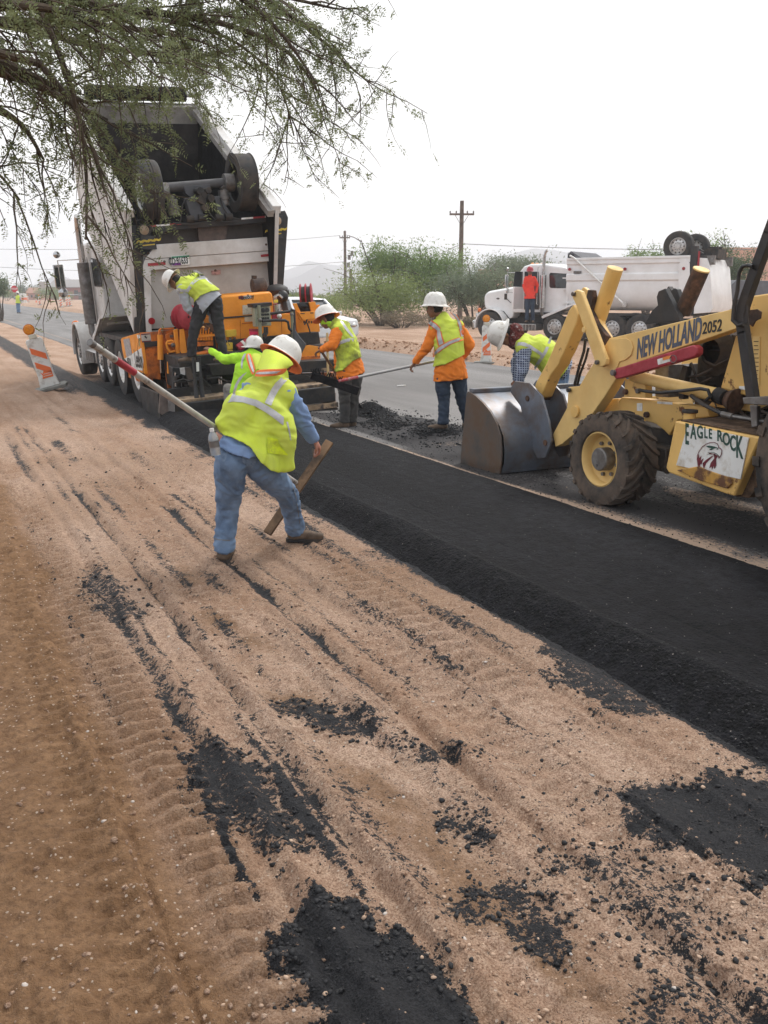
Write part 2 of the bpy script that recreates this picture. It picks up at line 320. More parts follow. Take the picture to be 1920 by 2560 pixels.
def ground_mat():
    m = bpy.data.materials.new('desert_dirt'); m.use_nodes = True; t = m.node_tree; n = t.nodes; L = t.links.new; b = n['Principled BSDF']
    tc = n.new('ShaderNodeTexCoord')
    def nz(s, d=5, r=0.55, v=None):
        q = n.new('ShaderNodeTexNoise'); q.inputs['Scale'].default_value = s; q.inputs['Detail'].default_value = d; q.inputs['Roughness'].default_value = r; L(v or tc.outputs['Object'], q.inputs['Vector']); return q.outputs['Fac']
    def ramp(f, a, ca, b_, cb):
        q = n.new('ShaderNodeValToRGB'); L(f, q.inputs[0]); q.color_ramp.elements[0].position = a; q.color_ramp.elements[0].color = (*ca, 1); q.color_ramp.elements[1].position = b_; q.color_ramp.elements[1].color = (*cb, 1); return q.outputs[0]
    def mix(f, a, b_, mode='MIX'):
        q = n.new('ShaderNodeMix'); q.data_type = 'RGBA'; q.blend_type = mode
        if isinstance(f, float): q.inputs['Factor'].default_value = f
        else: L(f, q.inputs['Factor'])
        for s_, x in (('A', a), ('B', b_)):
            if isinstance(x, tuple): q.inputs[s_].default_value = (*x, 1)
            else: L(x, q.inputs[s_])
        return q.outputs['Result']
    def mth(op, a, b_, c=None):
        q = n.new('ShaderNodeMath'); q.operation = op
        for i, x in enumerate((a, b_, c)):
            if x is None: continue
            if isinstance(x, (int, float)): q.inputs[i].default_value = x
            else: L(x, q.inputs[i])
        return q.outputs[0]
    at = n.new('ShaderNodeAttribute'); at.attribute_name = 'tar'; ad = n.new('ShaderNodeAttribute'); ad.attribute_name = 'damp'
    mpn = n.new('ShaderNodeMapping'); mpn.inputs['Scale'].default_value = (1, 0.3, 1); L(tc.outputs['Object'], mpn.inputs[0])
    tan = ramp(nz(1.6, 6, 0.6, mpn.outputs[0]), 0.34, (0.41, 0.25, 0.16), 0.60, (0.62, 0.44, 0.33))
    tan = mix(ramp(nz(11, 6), 0.42, (0, 0, 0), 0.75, (0.8, 0.8, 0.8)), tan, (0.60, 0.43, 0.31))
    tan = mix(ramp(nz(34, 7, 0.72), 0.36, (0.75, 0.75, 0.75), 0.53, (0, 0, 0)), tan, (0.27, 0.16, 0.105))
    tan = mix(ramp(nz(150, 4), 0.38, (0.75, 0.75, 0.75), 0.55, (0, 0, 0)), tan, (0.20, 0.11, 0.065))
    tan = mix(ramp(nz(70, 5, 0.7), 0.56, (0, 0, 0), 0.72, (0.6, 0.6, 0.6)), tan, (0.70, 0.54, 0.42))
    br = ramp(nz(9, 7, 0.65), 0.3, (0.18, 0.095, 0.045), 0.7, (0.35, 0.205, 0.11))
    br = mix(ramp(nz(40, 7, 0.72), 0.36, (0.7, 0.7, 0.7), 0.54, (0, 0, 0)), br, (0.115, 0.06, 0.032))
    br = mix(ramp(nz(140, 3), 0.62, (0, 0, 0), 0.8, (0.6, 0.6, 0.6)), br, (0.46, 0.34, 0.24))
    col = mix(ad.outputs['Fac'], tan, br)
    # small pale grit
    vo = n.new('ShaderNodeTexVoronoi'); vo.inputs['Scale'].default_value = 75; L(tc.outputs['Object'], vo.inputs['Vector'])
    hsv = n.new('ShaderNodeSeparateColor'); L(vo.outputs['Color'], hsv.inputs[0])
    grit = mth('MULTIPLY', mth('GREATER_THAN', hsv.outputs[0], 0.93), mth('LESS_THAN', vo.outputs['Distance'], 0.36))
    col = mix(mth('MULTIPLY', grit, 0.75), col, (0.62, 0.50, 0.40))
    # asphalt stain, broken into grains at its edge
    f = mth('MULTIPLY_ADD', nz(52, 6, 0.7), 1.9, mth('MULTIPLY_ADD', nz(17, 5, 0.65), 1.1, mth('MULTIPLY_ADD', nz(190, 3, 0.6), 0.7, -1.85)))
    f = mth('ADD', f, at.outputs['Fac']); tm = ramp(f, 0.56, (0, 0, 0), 0.64, (1, 1, 1))
    tcol = ramp(nz(150, 3), 0.35, (0.008, 0.008, 0.0095), 0.7, (0.034, 0.034, 0.038))
    soft = mth('MULTIPLY', mth('MULTIPLY', at.outputs['Fac'], 0.42), nz(4, 4)); col = mix(soft, col, (0.10, 0.075, 0.06))
    col = mix(tm, col, tcol); L(col, b.inputs['Base Color'])
    tv = n.new('ShaderNodeSeparateColor'); L(tm, tv.inputs[0])
    L(mth('MULTIPLY_ADD', tv.outputs[0], -0.28, 0.95), b.inputs['Roughness']); b.inputs['Specular IOR Level'].default_value = 0.25
    hgt = mth('ADD', mth('MULTIPLY', nz(38, 6, 0.7), 1.0), mth('MULTIPLY', nz(170, 3), 0.35)); hgt = mth('ADD', hgt, mth('MULTIPLY', grit, 0.3))
    bp = n.new('ShaderNodeBump'); bp.inputs['Strength'].default_value = 1.0; bp.inputs['Distance'].default_value = 0.022; L(hgt, bp.inputs['Height']); L(bp.outputs[0], b.inputs['Normal'])
    return m
gmat = ground_mat()
ground = np_obj('ground', GV, GF, gmat); tag(ground, kind='structure')
tr_, dp_ = stains(GV[:, 0], GV[:, 1]); fattr(ground, 'tar', tr_); fattr(ground, 'damp', dp_)
def gz(x, y): return float(relief(np.array([float(x)]), np.array([float(y)]))[0])

# ------------------------------------------------------------------ old road, fresh mat
def asphalt_mat(name, dark, light, bs, bump, rough, tan=None, edge=False, streak=0.0, specks=0.0, spec=0.3, coarse=False):
    m = bpy.data.materials.new(name); m.use_nodes = True; t = m.node_tree; n = t.nodes; L = t.links.new; b = n['Principled BSDF']
    tc = n.new('ShaderNodeTexCoord'); mp = n.new('ShaderNodeMapping'); mp.inputs['Scale'].default_value = (1, 0.12, 1); L(tc.outputs['Object'], mp.inputs[0])
    a = n.new('ShaderNodeTexNoise'); a.inputs['Scale'].default_value = 1.3; a.inputs['Detail'].default_value = 6; L(mp.outputs[0], a.inputs['Vector'])
    g = n.new('ShaderNodeTexNoise'); g.inputs['Scale'].default_value = bs; g.inputs['Detail'].default_value = 4; g.inputs['Roughness'].default_value = 0.7; L(tc.outputs['Object'], g.inputs['Vector'])
    r1 = n.new('ShaderNodeValToRGB'); L(a.outputs['Fac'], r1.inputs[0]); r1.color_ramp.elements[0].position = 0.35; r1.color_ramp.elements[0].color = (*dark, 1); r1.color_ramp.elements[1].position = 0.65; r1.color_ramp.elements[1].color = (*light, 1)
    r2 = n.new('ShaderNodeValToRGB'); L(g.outputs['Fac'], r2.inputs[0]); r2.color_ramp.elements[0].position = 0.32; r2.color_ramp.elements[0].color = (0.45, 0.45, 0.45, 1); r2.color_ramp.elements[1].position = 0.72; r2.color_ramp.elements[1].color = (1.25, 1.25, 1.25, 1)
    mu = n.new('ShaderNodeMix'); mu.data_type = 'RGBA'; mu.blend_type = 'MULTIPLY'; mu.inputs['Factor'].default_value = 1; L(r1.outputs[0], mu.inputs['A']); L(r2.outputs[0], mu.inputs['B'])
    src = mu.outputs['Result']
    if tan:
        for nm, c in tan:
            at = n.new('ShaderNodeAttribute'); at.attribute_name = nm
            q = n.new('ShaderNodeTexNoise'); q.inputs['Scale'].default_value = 30; q.inputs['Detail'].default_value = 8; q.inputs['Roughness'].default_value = 0.75; L(tc.outputs['Object'], q.inputs['Vector'])
            s = n.new('ShaderNodeMath'); s.operation = 'ADD'; L(at.outputs['Fac'], s.inputs[0]); L(q.outputs['Fac'], s.inputs[1])
            r3 = n.new('ShaderNodeValToRGB'); L(s.outputs[0], r3.inputs[0]); r3.color_ramp.elements[0].position = 0.84; r3.color_ramp.elements[1].position = 1.08
            x = n.new('ShaderNodeMix'); x.data_type = 'RGBA'; L(r3.outputs[0], x.inputs['Factor']); L(src, x.inputs['A']); x.inputs['B'].default_value = (*c, 1); src = x.outputs['Result']
    if specks:
        vo = n.new('ShaderNodeTexVoronoi'); vo.inputs['Scale'].default_value = 60; L(tc.outputs['Object'], vo.inputs['Vector'])
        sp = n.new('ShaderNodeSeparateColor'); L(vo.outputs['Color'], sp.inputs[0])
        g1 = n.new('ShaderNodeMath'); g1.operation = 'GREATER_THAN'; L(sp.outputs[0], g1.inputs[0]); g1.inputs[1].default_value = 1-specks
        g2 = n.new('ShaderNodeMath'); g2.operation = 'LESS_THAN'; L(vo.outputs['Distance'], g2.inputs[0]); g2.inputs[1].default_value = 0.22
        g3 = n.new('ShaderNodeMath'); g3.operation = 'MULTIPLY'; L(g1.outputs[0], g3.inputs[0]); L(g2.outputs[0], g3.inputs[1])
        x = n.new('ShaderNodeMix'); x.data_type = 'RGBA'; L(g3.outputs[0], x.inputs['Factor']); L(src, x.inputs['A']); x.inputs['B'].default_value = (0.25, 0.22, 0.2, 1); src = x.outputs['Result']
    L(src, b.inputs['Base Color']); b.inputs['Roughness'].default_value = rough; b.inputs['Specular IOR Level'].default_value = spec
    hgt = g.outputs['Fac']
    if coarse:
        c1 = n.new('ShaderNodeTexVoronoi'); c1.inputs['Scale'].default_value = 55; L(tc.outputs['Object'], c1.inputs['Vector']); c2 = n.new('ShaderNodeTexNoise'); c2.inputs['Scale'].default_value = 14; c2.inputs['Detail'].default_value = 7; c2.inputs['Roughness'].default_value = 0.7; L(tc.outputs['Object'], c2.inputs['Vector'])
        m1_ = n.new('ShaderNodeMath'); m1_.operation = 'MULTIPLY_ADD'; L(c1.outputs['Distance'], m1_.inputs[0]); m1_.inputs[1].default_value = -0.9; L(hgt, m1_.inputs[2]); m2_ = n.new('ShaderNodeMath'); m2_.operation = 'MULTIPLY_ADD'; L(c2.outputs['Fac'], m2_.inputs[0]); m2_.inputs[1].default_value = 1.6; L(m1_.outputs[0], m2_.inputs[2]); hgt = m2_.outputs[0]
        r4 = n.new('ShaderNodeValToRGB'); L(c2.outputs['Fac'], r4.inputs[0]); r4.color_ramp.elements[0].position = 0.38; r4.color_ramp.elements[0].color = (0.50, 0.50, 0.50, 1); r4.color_ramp.elements[1].position = 0.62; r4.color_ramp.elements[1].color = (1.55, 1.55, 1.6, 1)
        x4 = n.new('ShaderNodeMix'); x4.data_type = 'RGBA'; x4.blend_type = 'MULTIPLY'; x4.inputs['Factor'].default_value = 1; L(src, x4.inputs['A']); L(r4.outputs[0], x4.inputs['B']); L(x4.outputs['Result'], b.inputs['Base Color'])
    bp = n.new('ShaderNodeBump'); bp.inputs['Strength'].default_value = bump; bp.inputs['Distance'].default_value = 0.02; L(hgt, bp.inputs['Height']); L(bp.outputs[0], b.inputs['Normal'])
    return m
def strip(name, xs, ys, zf, mat):
    X_, Y_ = np.meshgrid(xs, ys); Z_ = zf(X_, Y_); n1, n2 = X_.shape; ix = np.arange(n1*n2).reshape(n1, n2)
    F_ = np.stack([ix[:-1, :-1], ix[:-1, 1:], ix[1:, 1:], ix[1:, :-1]], -1).reshape(-1, 4)
    return np_obj(name, np.stack([X_, Y_, Z_], -1).reshape(-1, 3), F_, mat), X_.ravel(), Y_.ravel()
road_m = asphalt_mat('old_asphalt', (0.19, 0.18, 0.173), (0.285, 0.27, 0.26), 90, 0.5, 0.8, tan=[('oil', (0.036, 0.033, 0.034)), ('dust', (0.46, 0.33, 0.24))])
ys = [-6.0]
while ys[-1] < 420: ys.append(ys[-1]+max(0.05, 0.012*abs(ys[-1])))
ys = np.array(ys); xs = np.concatenate([np.arange(4.40, 7.0, 0.04), np.arange(7.0, 13.05, 0.15)])
def road_z(X, Y):
    ed = 0.10*(fbm(Y*1.6, Y*0+2, 3, 3)-0.5); return 0.0+0.006*(fbm(X*2, Y*1.5, 3, 2)-0.5)-0.10*sst(12.75, 13.0, X+ed)-0.05*sst(4.50, 4.42, X)
road, RX, RY = strip('old_road', xs, ys, road_z, road_m); tag(road, kind='structure')
n1 = fbm(RX*3, RY*1.0, 4, 1)
n3 = fbm(RX*2+5, RY*1.4, 4, 6); dust = 0.62*np.exp(-((RX-4.74-0.05*(n3-.5))/0.09)**2)*sst(14, 12, RY)*(0.25+1.1*n1)+0.50*np.exp(-((RX-4.90)/0.16)**2)*sst(7.5, 4.6, RY)*(0.2+1.3*n3)+0.34*sst(0.50, 0.68, n3)*sst(5.0, 5.2, RX)*sst(7.5, 6.5, RX)*sst(11, 9, RY)+0.16*np.exp(-((RX-5.6)/0.5)**2)*sst(9, 7, RY)+0.40*np.exp(-((RX-4.95)/0.14)**2)*sst(18, 24, RY)+0.40*sst(12.3, 12.9, RX)+0.34*np.exp(-((RX-10.6)/0.08)**2)*(0.7+0.5*n1)+0.1*sst(40,120,RY)
oil = (0.60*sst(4.60, 4.72, RX)*sst(8.2, 7.0, RX+0.8*(n1-.5))*sst(10.5, 8.8, RY)*(0.55+0.6*n1)+0.5*np.exp(-((RX-5.25)/0.12)**2)*sst(7, 5, RY))
RX2 = RX+0.5*(n1-0.5); oil = np.maximum(oil, 1.0*sst(4.75, 5.1, RX)*sst(6.5, 6.1, RX2-0.25*np.maximum(0, 9.6-RY))*sst(7.9, 8.4, RY)*sst(13.2, 12.2, RY+0.9*(RX-5.2))*(0.45+0.75*n1))
oil = np.maximum(oil, 0.20*sst(11.2, 11.4, RX)); oil = np.maximum(oil, 0.42*np.exp(-((RX-8.2-0.03*RY)/0.03)**2)); oil = np.maximum(oil, 0.36*np.exp(-((RX-6.9)/0.03)**2)*n1)
fattr(road, 'dust', dust); fattr(road, 'oil', oil)
mat_m = asphalt_mat('fresh_asphalt', (0.0075, 0.0075, 0.009), (0.022, 0.022, 0.0255), 95, 1.0, 0.78, specks=0.02, spec=0.16, coarse=True)
ys = [-3.0]
while ys[-1] < 12.85: ys.append(ys[-1]+max(0.012, 0.005*abs(ys[-1])))
ys = np.array(ys+[12.87]); xs = np.concatenate([np.arange(2.64, 3.3, 0.012), np.arange(3.3, 4.38, 0.02), np.arange(4.38, 4.58, 0.012)])
def mat_z(X, Y):
    w = 0.07*(fbm(Y*0.7, Y*0+1, 3, 1)-0.5)+0.05*(fbm(Y*4, X*4, 3, 2)-0.5); top = 0.115+0.006*(fbm(X*1.2, Y*0.7, 3, 4)-0.5)
    L_ = sst(2.70, 2.97, X+w); q = 0.03*(fbm(Y*6, X*6, 3, 5)-0.5)
    r_ = sst(4.53, 4.45, X+q); gr = fbm(X*55, Y*55, 3, 6)-0.5
    rough = 0.013*sst(3.08, 2.90, X)+0.0034
    ridge = 0.012*np.exp(-((X+w-2.99)/0.03)**2)
    dn = 0.004*(fbm(X*6, Y*2.2, 3, 3)-0.5)+0.003*(fbm(X*22, Y*5, 3, 4)-0.5)-0.004*np.exp(-((X-3.32-0.02*(fbm(Y*2, Y*0, 2, 1)-.5))/0.015)**2)
    return -0.05+(top+0.05)*L_*r_+(rough*gr+ridge+dn)*sst(0.0, 0.3, L_)
matt, MX_, MY_ = strip('fresh_asphalt_mat', xs, ys, mat_z, mat_m); tag(matt, kind='structure')
# ------------------------------------------------------------------ shared vehicle materials
rubber = M('tyre_rubber', (0.022, 0.022, 0.023), 0.75, var=0.25, scale=4, bump=0.15, bscale=90, dirt=(0.075, 0.06, 0.048), damt=0.42, dscale=5, dsoft=0.15)
rubber_dusty = M('tyre_rubber_dusty', (0.030, 0.029, 0.028), 0.8, var=0.25, scale=5, bump=0.25, bscale=80, dirt=(0.13, 0.095, 0.07), damt=0.52, dscale=5, dsoft=0.14)
black = M('black_steel', (0.020, 0.020, 0.022), 0.5, var=0.3, scale=5, bump=0.08, dirt=(0.07, 0.055, 0.045), damt=0.36, dscale=3, dsoft=0.12)
dark = M('grimy_undercarriage', (0.030, 0.028, 0.027), 0.8, var=0.35, scale=6, bump=0.2, bscale=40, dirt=(0.085, 0.062, 0.045), damt=0.45, dscale=4, dsoft=0.12)
white = M('white_paint', (0.86, 0.86, 0.855), 0.35, var=0.02, scale=2, dirt=(0.72, 0.71, 0.69), damt=0.42, dscale=1.6, dsoft=0.2, coat=0.3)
white2 = M('scuffed_white_paint', (0.72, 0.71, 0.69), 0.45, var=0.05, scale=1.5, dirt=(0.42, 0.39, 0.35), damt=0.44, dscale=2.2, dsoft=0.2)
white3 = M('oily_bed_paint', (0.50, 0.48, 0.44), 0.6, var=0.08, scale=1.5, dirt=(0.13, 0.11, 0.10), damt=0.50, dscale=1.8, dsoft=0.2)
asph = M('asphalt_coated_steel', (0.012, 0.011, 0.012), 0.8, var=0.4, scale=6, bump=0.4, bscale=30, spec=0.15)
chrome = M('polished_metal', (0.62, 0.62, 0.62), 0.22, 1.0, var=0.1, scale=12, dirt=(0.35, 0.33, 0.30), damt=0.4, dscale=4, dsoft=0.2)
alu = M('brushed_wheel_metal', (0.66, 0.66, 0.65), 0.38, 0.6, var=0.1, scale=10, dirt=(0.40, 0.36, 0.32), damt=0.42, dscale=6, dsoft=0.2)
steel = M('grey_steel', (0.25, 0.245, 0.24), 0.5, 0.5, var=0.2, scale=9, dirt=(0.10, 0.08, 0.065), damt=0.45, dscale=6, dsoft=0.15)
glass = M('dark_window_glass', (0.035, 0.042, 0.045), 0.06, var=0.3, scale=3, spec=0.8)
yellow = M('sun_faded_yellow', (0.82, 0.56, 0.205), 0.45, var=0.09, scale=2.5, bump=0.03, bscale=50, dirt=(0.70, 0.45, 0.16), damt=0.42, dscale=3, dsoft=0.15)
yellow2 = M('chipped_yellow', (0.78, 0.49, 0.15), 0.48, var=0.08, scale=3, bump=0.05, bscale=50, dirt=(0.16, 0.065, 0.030), damt=0.24, dscale=7, dsoft=0.03)
rust = M('rusty_steel', (0.12, 0.060, 0.035), 0.85, var=0.4, scale=14, bump=0.4, bscale=40, dirt=(0.045, 0.028, 0.02), damt=0.5, dscale=5)
mud = M('caked_mud', (0.13, 0.078, 0.045), 0.95, var=0.35, scale=22, bump=0.8, bscale=30, dirt=(0.06, 0.035, 0.02), damt=0.45, dscale=8)
bucket_m = M('worn_bucket_steel', (0.16, 0.18, 0.215), 0.42, 0.30, var=0.18, scale=3, bump=0.05, bscale=30, dirt=(0.125, 0.085, 0.06), damt=0.40, dscale=2.6, dsoft=0.10)
bucket_s = M('worn_bucket_side', (0.13, 0.118, 0.108), 0.5, 0.3, var=0.2, scale=4, bump=0.06, bscale=30, dirt=(0.125, 0.078, 0.05), damt=0.55, dscale=4, dsoft=0.12)
redp = M('red_paint', (0.42, 0.035, 0.055), 0.4, var=0.15, scale=4, dirt=(0.30, 0.03, 0.04), damt=0.4, dscale=5)
reflred = M('red_reflector', (0.36, 0.025, 0.035), 0.35, var=0.1)
whitep = M('white_decal', (0.78, 0.78, 0.75), 0.5, var=0.03, dirt=(0.55, 0.50, 0.42), damt=0.34, dscale=9)
navy = M('faded_navy_print', (0.085, 0.105, 0.15), 0.5, var=0.2, scale=20)
inkb = M('black_print', (0.02, 0.02, 0.02), 0.5)
green_ink = M('dark_green_print', (0.02, 0.075, 0.055), 0.5, var=0.2, scale=30)
maroon = M('maroon_print', (0.16, 0.018, 0.03), 0.5, var=0.2, scale=30)
amber = M('amber_lens', (0.80, 0.27, 0.01), 0.15, var=0.15, scale=40, spec=0.7)
red_lens = M('red_lens', (0.30, 0.01, 0.015), 0.2, spec=0.7)

# ------------------------------------------------------------------ wheels: axle along local x, outer side at -x
def wheel(parent, c, Rr, w, rim, rubm, rimm, kind='road', lugs=0, hub=None, side=-1, name='wheel'):
    c = Vector(c); mb = MB(); d = Vector((side, 0, 0)); h = w/2; rr = rim
    pr = [(rr*0.98, h*0.80), (rr*1.04, h*0.96), (rr+(Rr-rr)*0.5, h*1.04), (Rr*0.955, h*0.93), (Rr*0.99, h*0.80), (Rr, h*0.4)]
    if kind == 'road':
        for g in (0.45, 0.15): pr += [(Rr, h*(g+0.05)), (Rr*0.975, h*(g+0.03)), (Rr*0.975, h*(g-0.03)), (Rr, h*(g-0.05))]
    pr += [(p[0], -p[1]) for p in reversed(pr)]
    mb.lathe([(r_ if kind == 'road' or r_ < Rr*0.97 else r_*0.93, h_) for r_, h_ in pr], c, d, 48)
    if lugs:
        for i in range(lugs):
            for s_ in (-1, 1):
                t0 = 2*math.pi*(i+(0.5 if s_ > 0 else 0))/lugs; P = []
                for q, (hh, dt_) in enumerate(((0.02, 0.0), (0.45, 0.22), (0.80, 0.33), (1.04, 0.36))):
                    P.append((t0+dt_*1.25*(18/lugs)*1.0, s_*hh*h, (0.93 if q < 3 else 0.90)*Rr))
                wl = 2*math.pi/lugs*0.34
                vs = []
                for (t, x_, rb) in P:
                    for (dtt, rad) in ((-wl/2, rb*0.99), (-wl/2*0.8, rb*1.075), (wl/2*0.8, rb*1.075), (wl/2, rb*0.99)):
                        vs.append(c+Vector((x_*side, math.cos(t+dtt)*rad, math.sin(t+dtt)*rad)))
                fs = [(0,1,2,3), (15,14,13,12)]
                for q in range(3):
                    for k in range(4): fs.append((q*4+k, q*4+(k+1) % 4, (q+1)*4+(k+1) % 4, (q+1)*4+k))
                mb.add(vs, fs)
    ty = mb.build(name, rubm, parent, smooth=40)
    mb = MB()
    if kind == 'tractor':
        mb.lathe([(rr*1.0, h*0.86), (rr*0.95, h*0.90), (rr*0.90, h*0.80), (rr*0.86, h*0.40), (rr*0.80, h*0.34), (rr*0.35, h*0.28), (0.001, h*0.28)], c, d, 40)
    elif kind == 'dish':
        mb.lathe([(rr*1.0, h*0.84), (rr*0.93, h*0.88), (rr*0.90, h*0.70), (rr*0.78, -h*0.05), (rr*0.62, -h*0.25), (rr*0.35, -h*0.22), (0.001, -h*0.2)], c, d, 40)
    else:
        mb.lathe([(rr*1.0, h*0.84), (rr*0.93, h*0.88), (rr*0.88, h*0.62), (rr*0.84, h*0.55), (rr*0.60, h*0.78), (rr*0.50, h*0.80), (rr*0.34, h*0.80), (rr*0.32, h*1.0), (rr*0.2, h*1.04), (0.001, h*1.04)], c, d, 40)
    rm = mb.build('rim', rimm, ty, smooth=35)
    mb = MB()
    if kind == 'road':
        for i in range(10):
            t = 2*math.pi*i/10; p = c+Vector((side*h*0.66, rr*0.72*math.cos(t), rr*0.72*math.sin(t)))
            mb.cyl(p-d*0.02, p+d*0.004+d*h*0.05, rr*0.085, n=10)
        mb.build('hand_hole', dark, ty)
        mb = MB()
        for i in range(10):
            t = 2*math.pi*(i+.5)/10; p = c+Vector((side*h*0.80, rr*0.43*math.cos(t), rr*0.43*math.sin(t))); mb.cyl(p, p+d*0.03, rr*0.045, n=6)
        mb.build('lug_nut', steel, ty)
    elif kind == 'tractor':
        mb.lathe([(rr*0.42, h*0.30), (rr*0.42, h*0.86), (rr*0.38, h*0.92), (0.001, h*0.92)], c, d, 24); mb.cyl(c+d*h*0.92+Vector((0, 0.02, -0.05)), c+d*h*0.98+Vector((0, 0.02, -0.05)), 0.012, n=8)
        mb.build('hub', hub or steel, ty)
        mb = MB()
        for i in range(8):
            t = 2*math.pi*(i+.3)/8; p = c+Vector((side*h*0.33, rr*0.60*math.cos(t), rr*0.60*math.sin(t))); mb.cyl(p, p+d*0.022, 0.017, n=6)
        mb.build('lug_nut', steel, ty)
    return ty

# ------------------------------------------------------------------ yellow backhoe loader
TF = Fr((4.97, 5.97, 0)); T3 = crop(1140, 540, 2.127)
def tx(x, y, X=0.0): p = TF.x(*T3(x, y), X); return (p.y, p.z)
def tX(x, y, X=0.0): return TF.x(*T3(x, y), X)
L1 = thing('backhoe_loader', 'yellow tractor loader with wide steel front bucket lowered on the road', 'loader', TF.M)
def plate(name, pts, x0, x1, mat, parent=L1, bevel=0.006, X=None): return MB().prism([tx(a, b, x0 if X is None else X) for a, b in pts], 0, x0, x1).build(name, mat, parent, bevel=bevel)
arm = [(815,650),(840,645),(1480,492),(1500,540),(1492,598),(900,800),(860,850),(790,960),(720,1060),(640,1150),(560,1215),(528,1228),(515,1160),(590,1020),(597,910),(655,905),(700,830),(760,740)]
la = plate('loader_arm', arm, 0.40, 0.52, yellow)
apts = [tx(a, b, 0.40) for a, b in arm]; ra = MB().prism(apts, 0, 1.48, 1.60).build('loader_arm', yellow, L1, bevel=0.006)
plate('reinforcing_plate', [(822,655),(900,648),(930,665),(940,700),(930,740),(900,765),(868,775),(858,800),(845,835),(780,800),(760,740),(790,700)], 0.388, 0.398, yellow, la, 0.003)
p = tX(632, 1040, 0.385); MB().cyl((0.375, p.y, p.z), (0.40, p.y, p.z), 0.055, n=28).build('pin_boss', yellow2, la, bevel=0.004)
def boltat(x, y, X, r, par, mat=steel, d=0.03):
    p = tX(x, y, X); return MB().cyl((X-d, p.y, p.z), (X, p.y, p.z), r, n=12).build('bolt', mat, par, bevel=0.003)
boltat(606, 925, 0.39, 0.022, la, black)
crank = [(617,430),(622,402),(640,392),(662,400),(672,425),(797,762),(794,790),(775,804),(750,798),(738,775),(640,480)]
ck = plate('bell_crank', crank, 0.30, 0.345, yellow, bevel=0.008)
for a, b in ((632,415),(757,778)): boltat(a, b, 0.302, 0.020, ck)
boltat(683, 605, 0.302, 0.026, ck, yellow, 0.012)
ck2 = plate('bell_crank', [(666,388),(678,378),(700,395),(706,425),(700,440),(735,520),(820,645),(812,690),(770,690),(700,560),(690,470),(668,430)], 0.56, 0.60, yellow2)
plate('crank_web', [(700,392),(722,395),(728,430),(712,500),(745,570),(800,640),(790,690),(760,660),(720,590),(694,520),(690,440)], 0.50, 0.555, rust)
plate('crank_web', [(722,400),(750,470),(770,560),(820,650),(800,700),(760,600),(730,500)], 0.62, 0.66, yellow)
plate('bucket_link', [(625,470),(650,520),(640,570),(575,725),(555,760),(545,790),(500,850),(452,965),(430,972),(412,930),(425,885),(478,790),(512,715),(600,500)], 0.46, 0.60, yellow2, bevel=0.010)
def tubeX(name, a, b, ra_, rb_, X, mat, par=L1, X2=None):
    p, q = tX(*a, X), tX(*b, X if X2 is None else X2)
    return MB().cyl(p, q, ra_, rb_, 24).build(name, mat, par, bevel=0.004)
bc = tubeX('bucket_cylinder', (758,545), (846,283), 0.072, 0.072, 0.62, yellow2)
tubeX('cylinder_cap', (845,286), (848,276), 0.073, 0.073, 0.62, yellow, bc); tubeX('cylinder_foot', (758,548), (776,600), 0.070, 0.030, 0.62, yellow2, bc)
c2 = tubeX('bucket_cylinder', (1205,515), (1303,288), 0.080, 0.080, 1.72, rust); tubeX('cylinder_cap', (1303,289), (1306,281), 0.081, 0.081, 1.72, yellow, c2)
plate('bell_crank', [(1066,430),(1076,400),(1112,385),(1128,420),(1180,520),(1190,560),(1000,575),(1040,505),(1072,475)], 1.60, 1.66, black, X=1.60)
plate('bell_crank', [(1118,400),(1136,373),(1152,395),(1168,383),(1182,390),(1212,470),(1200,540),(1150,520)], 1.78, 1.84, black, X=1.8)
MB().tube([tX(690,650,0.66), tX(680,720,0.66), tX(655,800,0.66), tX(630,900,0.66)], 0.014).tube([tX(705,700,0.70), tX(690,760,0.70), tX(660,840,0.70), tX(645,900,0.70)], 0.012).build('hydraulic_pipe', black, L1)
# safety strut, lift cylinder
st = plate('safety_strut', [(838,822),(834,850),(850,868),(880,862),(1262,752),(1281,735),(1281,700),(1262,686),(1235,692),(880,802),(850,808)], 0.30, 0.37, redp, bevel=0.01)
boltat(843, 833, 0.302, 0.026, st); dc = plate('warning_sticker', [(1070,762),(1140,742),(1142,772),(1074,792)], 0.294, 0.298, whitep, st, 0); plate('warning_sticker', [(1098,752),(1140,741),(1142,757),(1100,768)], 0.2915, 0.2935, M('orange_sticker', (0.75,0.25,0.04), 0.5), st, 0)
pr = tX(1155, 760, 0.285); MB().tube([pr+Vector((0, 0.035*math.cos(t), 0.028*math.sin(t))) for t in np.linspace(0, 2*math.pi, 15)], 0.0035, 6, False).build('lynch_pin_ring', steel, st)
lc = tubeX('lift_cylinder', (940,850), (1400,955), 0.048, 0.055, 0.46, yellow); tubeX('gland', (1385,951), (1430,968), 0.062, 0.060, 0.46, dark, lc); tubeX('end_eye', (1430,968), (1490,985), 0.05, 0.10, 0.50, rust, lc)
MB().tube([tX(975,925,0.40), tX(1010,932,0.36), tX(1090,940,0.36), tX(1200,930,0.36), tX(1300,918,0.36), tX(1340,925,0.37), tX(1352,960,0.38), tX(1330,980,0.40)], 0.014).build('hydraulic_hose', black, L1)
hs = MB().tube([tX(1250,955,0.40), tX(1310,1000,0.36), tX(1400,1045,0.34), tX(1480,1065,0.34), tX(1600,1085,0.34), tX(1660,1092,0.34)], 0.016).build('hydraulic_hose', black, L1)
MB().cyl(tX(1415,1052,0.33), tX(1470,1066,0.33), 0.022, n=10).cyl(tX(1470,1066,0.33), tX(1640,1092,0.33), 0.011, n=10).build('hose_fitting', steel, hs)
